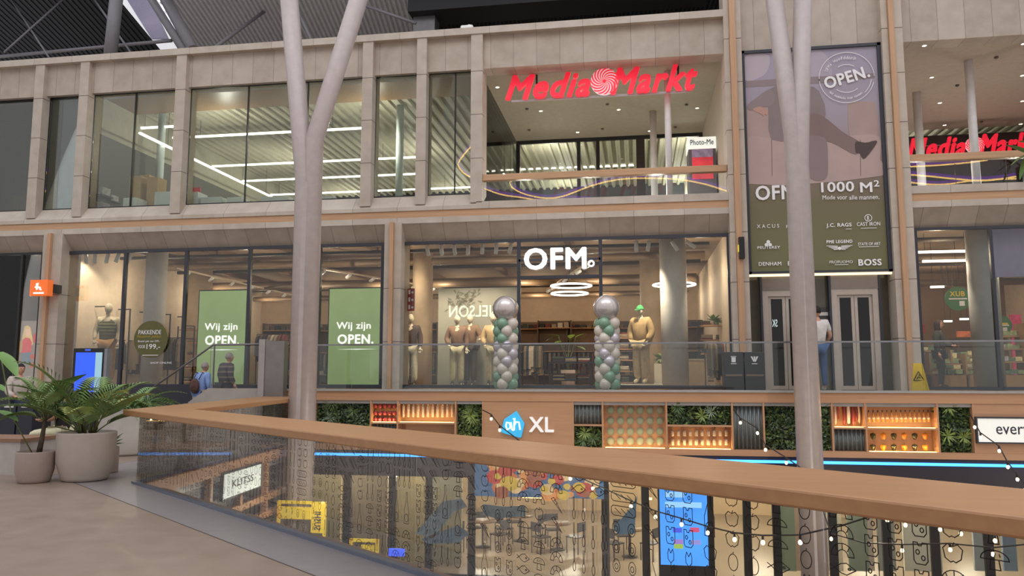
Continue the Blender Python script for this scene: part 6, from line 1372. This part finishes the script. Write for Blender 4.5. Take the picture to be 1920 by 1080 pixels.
def shelf_unit(lab, x, y, w_, h_, levels, seed, where, fill=True, mm=None):
    t = thing('shelf_unit', lab, 'shelf', (x, y, ZF)); m = MB()
    for sx_ in (x-w_/2, x+w_/2-.03):
        for yy in (y-.18, y+.15): m.box(sx_, sx_+.03, yy, yy+.03, ZF, ZF+h_)
    m.build('frame', BLACK, t)
    for k in range(levels):
        z = ZF+.12+(h_-.25)*k/(levels-1); m = MB(); m.box(x-w_/2+.03, x+w_/2-.03, y-.17, y+.17, z, z+.03); m.build('shelf_board', mm or WOODS, t)
        if fill:
            for j in range(max(1, int(w_/.42))): stack(x-w_/2+.25+j*.42, y, z+.03, .32, 3, seed*50+k*7+j, 'pile %d, level %d, %s' % (j+1, k+1, where))
shelf_unit('black shelf unit of folded clothes behind the second and third mannequins', X_(868, 21.15)+.02, 21.13-.0, .9, 1.15, 4, 1, 'unit behind the mannequins') if False else None
shelf_unit('tall shelf unit of folded clothes between right balloons and capped mannequin', X_(1170, 22.2), 22.2, .55, 1.5, 5, 2, 'tall unit by the right balloons')
shelf_unit('wall shelf unit of folded clothes at the right end of the menswear shop', X_(1340, 23.5), 23.5, .9, 1.9, 5, 3, 'right wall unit')
shelf_unit('shelf unit of folded clothes right of the price sticker', X_(352, 23.0), 23.0, .6, 1.9, 5, 4, 'unit right of the sticker')
shelf_unit('shelf unit of folded clothes behind the left mannequin', X_(245, 24.2), 24.2, 1.3, 1.3, 4, 6, 'unit behind the olive vest')
def table(lab, x0, x1, y0, y1, h_, m_, where, n):
    t = thing('display_table', lab, 'table', ((x0+x1)/2, (y0+y1)/2, ZF)); m = MB(); m.box(x0, x1, y0, y1, ZF+h_-.05, ZF+h_); m.build('tabletop', m_, t)
    for x in (x0+.03, x1-.08):
        for y in (y0+.03, y1-.08): m = MB(); m.box(x, x+.05, y, y+.05, ZF, ZF+h_-.05); m.build('leg', BLACK, t)
    m = MB(); m.box(x0+.08, x1-.08, y0+.05, y1-.05, ZF+.18, ZF+.21); m.build('lower_shelf', m_, t)
    for k in range(n):
        stack(x0+.25+(x1-x0-.5)*k/max(1, n-1), (y0+y1)/2, ZF+h_, .32, 3, 900+int(x0*10)+k, '%s pile on the %s' % (ORD[k], where)); stack(x0+.28+(x1-x0-.56)*k/max(1, n-1), (y0+y1)/2, ZF+.21, .32, 4, 950+int(x0*10)+k, '%s pile under the %s' % (ORD[k], where))
table('black display table with folded clothes between the balloon columns', X_(1030, 22), X_(1112, 22), 21.6, 22.4, .72, BLACK, 'black entrance table', 3)
t = thing('sales_counter', 'pale wooden counter right of the grey pillar', 'counter', (X_(1305, 21.4), 21.6, ZF)); m = MB(); m.box(X_(1282, 21.4), X_(1326, 21.4), 21.3, 22.0, ZF, ZF+.74); m.build('body', mat('counter_maple', (206, 178, 138), .5), t); m = MB(); m.box(X_(1281, 21.4), X_(1327, 21.4), 21.28, 22.02, ZF+.74, ZF+.78); m.build('worktop', mat('counter_top', (214, 196, 168), .4), t)
v = Vector((X_(1065, 23.5), 23.5, ZF)); t = thing('potted_plant', 'big-leaved green plant seen through the entrance between the balloons', 'potted plant', tuple(v)); m = MB(); m.lathe([(.16, 0), (.2, .02), (.22, .5), (.2, .5)], tuple(v), 20); m.build('pot', POTG, t); m = MB(); rnd = random.Random(5)
for k in range(9): a = 2*pi*k/9; e = v+Vector((cos(a)*.3, sin(a)*.2, 1.2+.35*rnd.random())); m.mi = 0; m.tube([v+Vector((0, 0, .45)), v+Vector((cos(a)*.1, sin(a)*.1, .9)), e], .01, 5); m.mi = 1; big_leaf(m, e, e+Vector((cos(a)*.42, sin(a)*.3, rnd.uniform(-.15, .2))), .26)
m.build('foliage', [STEM, mat('shop_leaf', (120, 150, 60), .4, var=.2)], t)
for k, (px, Y, lab) in enumerate(((1340, 22.6, 'hanging green plant high on the right wall of the menswear shop'), (1240, 21.7, 'small green plant between the pillars right of the capped mannequin'))):
    v = Vector((X_(px, Y), Y, (3.05, 1.95)[k])); t = thing('potted_plant', lab, 'potted plant', tuple(v)); m = MB(); m.lathe([(.08, -.12), (.11, .0)], tuple(v), 14); m.build('pot', POTG, t); m = MB()
    for j in range(40): a = rnd.uniform(0, 2*pi); leaf(m, v, Vector((cos(a), sin(a), rnd.uniform(-.6, 1.2))), Vector((0, 0, 1)), rnd.uniform(.15, .34), .09)
    m.build('foliage', BIGL, t)
    if k == 1: m = MB(); m.box(v.x-.2, v.x+.2, Y-.2, Y+.2, ZF, v.z-.12); o = m.build('display_plinth', mat('plinth_cream', (206, 196, 178), .5)); tag(o, 'pale plinth carrying the small green plant', 'plinth')
    else: m = MB(); m.box(v.x-.3, v.x+.3, Y-.15, Y+.15, v.z-.16, v.z-.12); o = m.build('wall_shelf', WOODS); tag(o, 'wooden wall shelf carrying the high green plant', 'shelf')
# black garment frames along the left wall
for k in range(8):
    Y = 20.6+1.05*k; x = XLOFM+.05; z1 = 3.55; t = thing('garment_frame', 'black wall frame for hanging clothes in the left menswear window, %s from the left' % ORD[k], 'frame', (x, Y, ZF), group='black garment frames on the left wall')
    m = MB(); m.box(x, x+.42, Y, Y+.035, z1-.035, z1); m.box(x+.385, x+.42, Y, Y+.035, ZF, z1); m.box(x+.385, x+.42, Y, Y+.9, 2.55, 2.58); m.build('frame', BLACK, t)
    for j in range(3):
        ci = (k*3+j*2) % len(GM); m = MB(); jacket(m, x+.40, Y+.2+.22*j, 2.52, .42, .85); o = m.build('hanging_garment', GM[ci]); tag(o, '%s garment in the %s black wall frame, %s from its front' % (GN[ci], ORD[k], ORD[j]), 'garment', 'garments in the black wall frames')
# ------------------------------------------------------------------ grocery shop goods (right)
GR = mat('sign_green', (62, 104, 62), .5, emit=.15, var=.05); 
for k, (px, py, r, Y, lab) in enumerate(((1796, 560, 21, 23, 'round green hanging sign with yellow letters in the right shop'), (1878, 610, 17, 24, 'round green hanging sign behind the thick pale pillar'))):
    v = at(px, py, Y); R = r*Y*1.0/FPX; t = thing('hanging_sign', lab, 'sign', (v.x, Y, v.z-R)); m = MB(); m.disc_y((v.x, v.z), R, Y, Y+.03, 32); m.build('disc', GR, t); m = MB(); m.tube([(v.x, Y+.015, v.z+R), (v.x, Y+.015, 5.29)], .006, 5); m.build('wire', BLACK, t)
    m = MB(); m.text('XUB', v.x-R*.6, v.x+R*.55, v.z+R*.2, v.z+R*.62, Y-.001, .005, .02) if k == 0 else m.box(v.x-R*.6, v.x+R*.6, Y-.005, Y, v.z+.02, v.z+.07); m.build('lettering', mat('sign_yellow', (214, 178, 50), emit=.15, var=0), t)
    m = MB(); m.box(v.x-R*.7, v.x+R*.7, Y-.005, Y, v.z-.02, v.z+.015); m.box(v.x+R*.1, v.x+R*.5, Y-.005, Y, v.z-R*.6, v.z-R*.2); m.build('white_bars', INK, t)
rnd = random.Random(9)
for k, (px, Y, w_, h_) in enumerate(((1740, 22.0, .8, 1.2), (1778, 21.4, .9, .9), (1815, 21.6, .8, 1.0), (1898, 22.0, .8, 1.7))):
    x = X_(px, Y); t = thing('produce_stand', 'produce stand with crates in the right shop, %s from the left' % ORD[k], 'stand', (x, Y, ZF), group='produce stands'); m = MB(); m.box(x-w_/2, x+w_/2, Y, Y+.6, ZF, ZF+.35)
    n = 4
    for j in range(1, n): m.box(x-w_/2, x+w_/2, Y+.1*j, Y+.6, ZF+.35+(h_-.35)*j/n-.02, ZF+.35+(h_-.35)*j/n+.02)
    m.box(x-w_/2, x-w_/2+.04, Y, Y+.6, ZF, ZF+h_); m.box(x+w_/2-.04, x+w_/2, Y, Y+.6, ZF, ZF+h_); m.build('stand_body', mat('crate_wood', (150, 120, 84), .7), t)
    for j in range(4):
        z = ZF+.36+(h_-.35)*j/n+.02; 
        for q in range(4): cxq = x-w_/2+.12+q*(w_-.2)/3.6; m = MB(); m.box(cxq-.07, cxq+.09, Y+.1*j+.04, Y+.4, z, z+rnd.uniform(.07, .14)); m.build('goods', mat('goods_%d' % rnd.randrange(9), rnd.choice(((186, 176, 150), (140, 152, 110), (120, 96, 70), (196, 110, 80), (210, 196, 150), (90, 110, 90), (170, 160, 170), (90, 80, 76))), .6, var=.3, scale=15), t)
obj_box('promotion_poster', 'pink promotion poster in the right shop at the photo edge', 'poster', 1893, 590, 1918, 636, 24.5, .05, mat('pink_poster', (196, 62, 96), .5, emit=.2, var=.3, scale=6), None, ZF)
obj_box('wall_notice', 'small red notice on the wall inside the right shop', 'notice', 1728, 608, 1736, 625, 24, .03, mat('notice_red2', (170, 40, 44), .5))
obj_box('menu_header', 'orange lit header over the counter in the right shop', 'header', 1795, 621, 1852, 632, 25, .1, mat('header_orange', (196, 104, 62), .5, emit=.35, var=.3, scale=8))
obj_box('service_counter', 'dark service counter under the orange lit header in the right shop', 'counter', 1793, 633, 1854, 700, 25, .5, mat('counter_dark', (96, 78, 62), .6), None, ZF)
obj_box('window_screen', 'lilac lit screen hanging behind the upper pane at the right edge', 'screen', 1857, 429, 1960, 520, 19.7, .04, mat('lilac_screen', (146, 138, 164), .4, emit=.12, var=.06))
for k, (a, b, y, Y) in enumerate(((1718, 1825, 475, 22), (1730, 1840, 492, 23), (1745, 1770, 540, 25), (1860, 1900, 517, 21.5), (1775, 1790, 566, 26), (1800, 1816, 600, 28), (1770, 1785, 604, 28))): bar(xat(a, Y, y), xat(b, Y, y), Y, zat(a, y, Y), 'linear lamp under the ceiling of the right shop, %s from the front' % ORD[k], g='linear lamps of the right shop')
# ------------------------------------------------------------------ sports shop shelves at far left
for k, px in enumerate((18,)):
    x = xat(px, 23.5, 640); t = thing('shoe_shelf', 'lit shelf of shoes at the back of the far left shop', 'shelf', (x, 23.5, ZF)); m = MB()
    for z in (1.5, 1.9, 2.3): m.box(x-.7, x+.7, 23.4, 23.8, z, z+.04)
    m.box(x-.7, x+.7, 23.8, 23.84, ZF, 2.9); m.build('boards', mat('amber_shelf', (206, 160, 96), .6, emit=.25, var=.1), t); m = MB(); rnd = random.Random(k)
    for z in (1.54, 1.94, 2.34):
        for j in range(6): xx = x-.6+j*.22; m.box(xx, xx+.1, 23.42, 23.7, z, z+rnd.uniform(.06, .12))
    m.build('shoes', mat('shelf_goods', (120, 110, 104), .6, var=.5, scale=12), t)
# ------------------------------------------------------------------ storey below, seen through the near glass
ZL = -3.4
def low_box(name, lab, cat, px0, py0, px1, py1, Y, dep, m_, grp=None): return obj_box(name, lab, cat, px0, py0, px1, py1, Y, dep, m_, grp)
t = thing('blue_screen', 'bright blue advertising screen below, seen through the near glass', 'screen', tuple(at(1284, 1062, 18.2))); a, b = at(1236, 908, 18.2), at(1329, 1062, 18.2); m = MB(); m.box(a.x-.04, b.x+.04, 18.21, 18.35, ZL, a.z+.04); m.build('housing', BLACK, t); m = MB(); m.box(a.x, b.x, 18.2, 18.21, b.z, a.z); m.build('display', mat('display_blue', (70, 150, 250), .3, emit=1.0, var=.12, scale=1.2), t)
m = MB(); m.box(a.x+.12, b.x-.12, 18.194, 18.2, a.z-.5, a.z-.38); m.box(a.x+.12, b.x-.5, 18.194, 18.2, a.z-.28, a.z-.16); m.build('pale_lines', mat('display_pale', (150, 206, 255), emit=.9, var=0), t)
for k, (dx, dz, c) in enumerate(((.28, .95, (70, 90, 220)), (.66, .93, (200, 80, 120)), (.3, 1.2, (150, 120, 200)), (.68, 1.2, (140, 140, 210)), (.3, 1.3, (150, 180, 80)))): m = MB(); m.box(a.x+dx, a.x+dx+.2, 18.194, 18.2, a.z-dz-.1, a.z-dz); m.build('offer_tile', mat('tile_%d' % k, c, emit=.8, var=0), t)
# mural of fruit shapes behind the glass
t = thing('food_mural', 'orange and blue food mural on the shopfront below', 'mural', tuple(at(1010, 935, 17.14))); a, b = at(890, 862, 17.14), at(1132, 936, 17.14); m = MB(); m.box(a.x, b.x, 17.14, 17.2, b.z, a.z); m.build('panel', mat('mural_blue', (72, 110, 150), .6, emit=.25, var=.2, scale=3), t)
rnd = random.Random(3)
for k, c in enumerate(((206, 110, 60), (224, 150, 80), (230, 196, 140), (190, 70, 60), (214, 180, 70), (160, 90, 60))):
    m = MB()
    for j in range(9):
        cx0 = a.x+rnd.uniform(.1, .97)**1*(b.x-a.x-.1); cz0 = rnd.uniform(b.z+.05, a.z-.05); r = rnd.uniform(.07, .2); y0 = 17.138-.002*k-.0003*j
        m.prism_y([(cx0+cos(2*pi*i/16)*r*rnd.uniform(.9, 1.1), cz0+sin(2*pi*i/16)*r*.8) for i in range(16)], y0, y0+.002)
    m.build('fruit_shapes', mat('mural_%d' % k, c, .6, emit=.3, var=.15), t)
for k, (pts, c) in enumerate(((((778, 1000), (830, 940), (866, 935), (876, 950), (850, 960), (812, 1010)), (120, 150, 170)), (((790, 1010), (860, 985), (880, 1000), (860, 1018), (800, 1020)), (96, 132, 160)), (((1150, 990), (1180, 955), (1195, 930), (1192, 960), (1190, 1000), (1160, 1003)), (110, 146, 176)), (((905, 945), (945, 950), (985, 948), (985, 968), (930, 972), (905, 965)), (106, 140, 160)))):
    m = MB(); m.prism_y([(at(x, y, 18.6).x, at(x, y, 18.6).z) for x, y in pts], 18.6, 18.615); o = m.build('window_decal', mat('decal_%d' % k, c, .6, var=.25, scale=4)); tag(o, 'blue grey splash decal on the shop glass below, %s' % ('far left', 'under the far left one', 'left of the blue screen', 'under the orange mural')[k], 'decal')
for k, (a_, b_, c, nm) in enumerate(((1455, 1487, (120, 132, 108), 'grey green'), (1487, 1500, (170, 140, 118), 'tan'), (1545, 1574, (206, 192, 168), 'cream'), (1585, 1622, (126, 134, 118), 'sage'), (1622, 1632, (176, 158, 146), 'pink beige'), (1640, 1672, (140, 138, 132), 'grey'), (1688, 1758, (196, 188, 172), 'pale cream'), (1818, 1850, (140, 146, 150), 'blue grey'), (1872, 1897, (112, 132, 150), 'dull blue'), (560, 640, (168, 150, 112), 'ochre'), (655, 727, (150, 132, 106), 'khaki'), (738, 800, (176, 158, 118), 'straw'), (806, 866, (150, 142, 118), 'stone'))):
    Y = 20.4; p, q = at(a_, 900, Y), at(b_, 900, Y); m = MB(); m.box(p.x, q.x, Y, Y+.08, ZL+.02 if k > 8 else zat(a_, 1070, Y), -.9); o = m.build('upright_board', mat('panel_%d' % k, c, .7, emit=.10)); tag(o, '%s upright board behind the lower shopfront, %s from the left' % (nm, (ORD+['last'])[[9, 10, 11, 12].index(k) if k > 8 else k+4]), 'panel', 'upright panels of the lower shopfront')
t = thing('food_stand', 'yellow framed sushi stand below, seen through the near glass', 'stand', tuple(at(560, 1000, 15.0)))
Yy = 15.2; YS = mat('stand_yellow', (226, 196, 60), .5, emit=.25); a, b = at(584, 941, Yy), at(609, 1000, Yy); m = MB(); m.box(a.x, b.x, Yy, Yy+.06, b.z, a.z); m.build('yellow_sign', YS, t)
m = MB(); vs, fs_ = text_geo('SUSHI', .02); hh = a.z-b.z; m.add([(a.x+.07+b_*(b.x-a.x-.16), Yy-.01*c_, b.z+.06+a_*(hh-.25)) for a_, b_, c_ in vs], [f[::-1] for f in fs_]); m.build('lettering', DARKINK, t)
m = MB(); p, q = at(519, 960, Yy), at(584, 942, Yy); m.box(p.x, a.x, Yy, Yy+.05, q.z-.04, q.z+.02); m.box(p.x, p.x+.06, Yy, Yy+.05, ZL, q.z); m.box(b.x-.05, b.x, Yy, Yy+.05, ZL, b.z); m.box(p.x, a.x, Yy, Yy+.05, q.z-.34, q.z-.1); m.build('frame', YS, t)
m = MB(); m.box(p.x, b.x+.1, Yy+.08, Yy+1.0, ZL, ZL+1.1); m.build('counter', mat('stand_dark', (60, 44, 48), .5), t)
t = thing('food_stand', 'yellow framed stand lower down beside the small blue screen', 'stand', tuple(at(680, 1040, 15.6))); a, b = at(655, 1010, 15.6), at(709, 1030, 15.6); m = MB(); m.box(a.x, b.x, 15.6, 15.66, a.z-.06, a.z); m.box(b.x-.06, b.x, 15.6, 15.66, ZL, a.z); m.box(a.x, a.x+.06, 15.6, 15.66, ZL, a.z); m.build('frame', YS, t); m = MB(); m.box(a.x+.25, b.x-.1, 15.6, 15.66, b.z-.1, a.z-.12); m.build('yellow_sign', YS, t)
low_box('small_screen', 'small bright blue screen low behind the near glass', 'screen', 728, 1029, 757, 1043, 15.2, .08, mat('small_blue', (70, 100, 246), .3, emit=1.0, var=0))
m = MB(); v = at(742, 1043, 15.24); m.box(v.x-.03, v.x+.03, 15.22, 15.28, ZL, v.z); o = m.build('screen_stand', BLACK); tag(o, 'thin black stand under the small blue screen', 'stand')
def chair(x, y, rz):
    t = thing('cafe_chair', '', 'chair', (0, 0, 0), group='cafe chairs below'); m = MB(); m.box(-.2, .2, -.2, .2, .43, .46); m.build('seat', DARK, t, world=False); m = MB(); m.box(-.2, .2, .18, .21, .6, .85); m.build('backrest', DARK, t, world=False)
    for sx_ in (-.18, .18):
        m = MB(); m.tube([(sx_, -.18, 0), (sx_, -.18, .43)], .014, 6); m.build('leg', BLACK, t, world=False); m = MB(); m.tube([(sx_, .19, 0), (sx_, .19, .85)], .014, 6); m.build('leg', BLACK, t, world=False)
    t.location = (x, y, ZL); t.rotation_euler = (0, 0, rz); return t
ch0 = None
for k, (px, Y) in enumerate(((905, 22.5), (975, 23.5), (1045, 22.5), (1180, 22.0))):
    x = xat(px, Y, 1000); t = thing('cafe_table', 'dark round cafe table below, %s from the left' % ORD[k], 'table', (x, Y, ZL), group='cafe tables below'); m = MB(); m.lathe([(.4, .72), (.4, .75)], (x, Y, ZL), 24); m.build('tabletop', mat('cafe_top', (110, 84, 62), .4), t); m = MB(); m.lathe([(.22, 0), (.22, .02), (.03, .04), (.03, .72)], (x, Y, ZL), 16); m.build('pedestal', BLACK, t)
    for j, a in enumerate((-.5, 1.9, 4.0)):
        xx, yy = x+.62*cos(a), Y+.62*sin(a); lab = 'dark cafe chair at the %s cafe table from the left, %s side' % (ORD[k], ('right', 'back', 'left')[j])
        if ch0 is None: ch0 = chair(xx, yy, a-pi/2); ch0['label'] = lab
        else: dup(ch0, (xx, yy, ZL), a-pi/2, lab)
for k, (px, py, w_) in enumerate(((665, 901, 12), (1000, 934, 40), (1115, 935, 44), (1216, 937, 12))):
    Y = 24; v = at(px, py, Y); bar(v.x-w_/2*Y/FPX, v.x+w_/2*Y/FPX, Y, v.z, 'short warm lamp in the storey below, %s from the left' % ORD[k], g='warm lamps of the storey below', m=mat('warm_lamp', (255, 214, 150), emit=3, var=0))
# ------------------------------------------------------------------ festoon lights
BULB = mat('festoon_bulb', (255, 226, 176), emit=9, var=0); CABLE = mat('festoon_cable', (34, 28, 26), .6)
def festoon(label, pts, y0, y1, bulbs):
    n = len(pts); t = None; P = [at(px, py, y0+(y1-y0)*i/(n-1)) for i, (px, py) in enumerate(pts)]
    t = thing('festoon_light', label, 'string light', tuple(P[0])); m = MB(); m.tube(P, .012, 5); m.build('cable', CABLE, t)
    for i, p in enumerate(P):
        if i not in bulbs: continue
        h = MB(); h.tube([p, p+Vector((0, 0, -.06))], .018, 6); so = h.build('socket', CABLE, t)
        b = MB(); b.ball((p.x, p.y, p.z-.095), 0.028, 10, (1, 1, 1.2)); b.build('bulb', BULB, t)
festoon('string of warm bulbs running from the blue logo down across the void', [(905, 769), (921, 777), (937, 798), (971, 824), (1015, 858), (1069, 888), (1111, 906), (1183, 939), (1228.6, 958), (1277.6, 972), (1326.6, 987), (1377, 999), (1430, 1004), (1500, 1003), (1580, 985), (1663, 958), (1720, 935)], 17.1, 9.5, {1, 2, 3, 4, 5, 6, 7, 8, 9, 10, 11, 12, 13, 15})
festoon('string of warm bulbs across the tall ribbed sheet right of the jars', [(1375, 768), (1388, 784), (1420, 803), (1435, 834), (1474, 858), (1520, 890), (1558, 1000), (1620, 1018), (1691, 1021), (1781, 1019), (1861, 1027), (1930, 1020)], 17.1, 12.5, {1, 2, 3, 4, 6, 8, 9, 10})
festoon('string of warm bulbs over the white sign at the right end', [(1818, 775), (1827, 792), (1838, 811), (1873, 836), (1889, 866), (1907, 889), (1922, 908), (1935, 930)], 17.0, 15.0, {1, 2, 3, 4, 5, 6})
festoon('short string of warm bulbs low at the right behind the near glass', [(1640, 955), (1697, 973), (1762, 981), (1801, 989), (1865, 1002), (1930, 1005)], 13.5, 13.0, {1, 2, 3, 4})

# stocked wall displays along the back of the menswear shop
for k, px in enumerate((520, 565, 625, 690, 790, 985, 1040, 1095, 1165, 1225, 1290, 1340)):
    Y = 28.2+.25*(k % 3); x = X_(px, Y); rnd = random.Random(70+k); t = thing('wall_display', 'stocked clothing wall at the back of the menswear shop, %s from the left' % ORD[k], 'wall display', (x, Y, ZF), group='clothing walls at the back of the menswear shop')
    m = MB(); m.box(x-.62, x+.62, Y+.3, Y+.34, ZF, 3.5)
    for sx_ in (-.62, .59): m.box(x+sx_, x+sx_+.03, Y-.1, Y+.3, ZF, 3.5)
    m.build('back_panel', mat('display_back_%d' % (k % 2), ((92, 74, 58), (124, 98, 74))[k % 2], .7), t)
    for z in (1.5, 2.35, 3.2):
        m = MB(); m.box(x-.59, x+.59, Y-.1, Y+.3, z, z+.03); m.build('shelf_board', WOODS, t)
    for z, hh in ((1.53, .3), (3.23, .22)):
        for j in range(5): m = MB(); xx = x-.55+j*.225; m.box(xx, xx+.18, Y-.05, Y+.2, z, z+rnd.uniform(.12, hh)); m.build('folded_clothes', GM[rnd.randrange(len(GM))], t)
    for j in range(7): m = MB(); jacket(m, x-.5+j*.165, Y+.08, 2.30, .34, rnd.uniform(.5, .68), 'X'); m.build('hung_clothes', GM[rnd.randrange(len(GM))], t)
# ------------------------------------------------------------------ curved light sculptures hanging high in the atrium (seen mirrored in the balcony glass)
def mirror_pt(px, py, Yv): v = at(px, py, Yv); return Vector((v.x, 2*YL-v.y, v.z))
def smooth(P, n=6):
    Q = []
    for i in range(len(P)-1):
        p0, p1, p2, p3 = P[max(i-1, 0)], P[i], P[i+1], P[min(i+2, len(P)-1)]
        for j in range(n): t = j/n; Q.append(.5*((2*p1)+(p2-p0)*t+(2*p0-5*p1+4*p2-p3)*t*t+(3*p1-p0-3*p2+p3)*t**3))
    return Q+[P[-1]]
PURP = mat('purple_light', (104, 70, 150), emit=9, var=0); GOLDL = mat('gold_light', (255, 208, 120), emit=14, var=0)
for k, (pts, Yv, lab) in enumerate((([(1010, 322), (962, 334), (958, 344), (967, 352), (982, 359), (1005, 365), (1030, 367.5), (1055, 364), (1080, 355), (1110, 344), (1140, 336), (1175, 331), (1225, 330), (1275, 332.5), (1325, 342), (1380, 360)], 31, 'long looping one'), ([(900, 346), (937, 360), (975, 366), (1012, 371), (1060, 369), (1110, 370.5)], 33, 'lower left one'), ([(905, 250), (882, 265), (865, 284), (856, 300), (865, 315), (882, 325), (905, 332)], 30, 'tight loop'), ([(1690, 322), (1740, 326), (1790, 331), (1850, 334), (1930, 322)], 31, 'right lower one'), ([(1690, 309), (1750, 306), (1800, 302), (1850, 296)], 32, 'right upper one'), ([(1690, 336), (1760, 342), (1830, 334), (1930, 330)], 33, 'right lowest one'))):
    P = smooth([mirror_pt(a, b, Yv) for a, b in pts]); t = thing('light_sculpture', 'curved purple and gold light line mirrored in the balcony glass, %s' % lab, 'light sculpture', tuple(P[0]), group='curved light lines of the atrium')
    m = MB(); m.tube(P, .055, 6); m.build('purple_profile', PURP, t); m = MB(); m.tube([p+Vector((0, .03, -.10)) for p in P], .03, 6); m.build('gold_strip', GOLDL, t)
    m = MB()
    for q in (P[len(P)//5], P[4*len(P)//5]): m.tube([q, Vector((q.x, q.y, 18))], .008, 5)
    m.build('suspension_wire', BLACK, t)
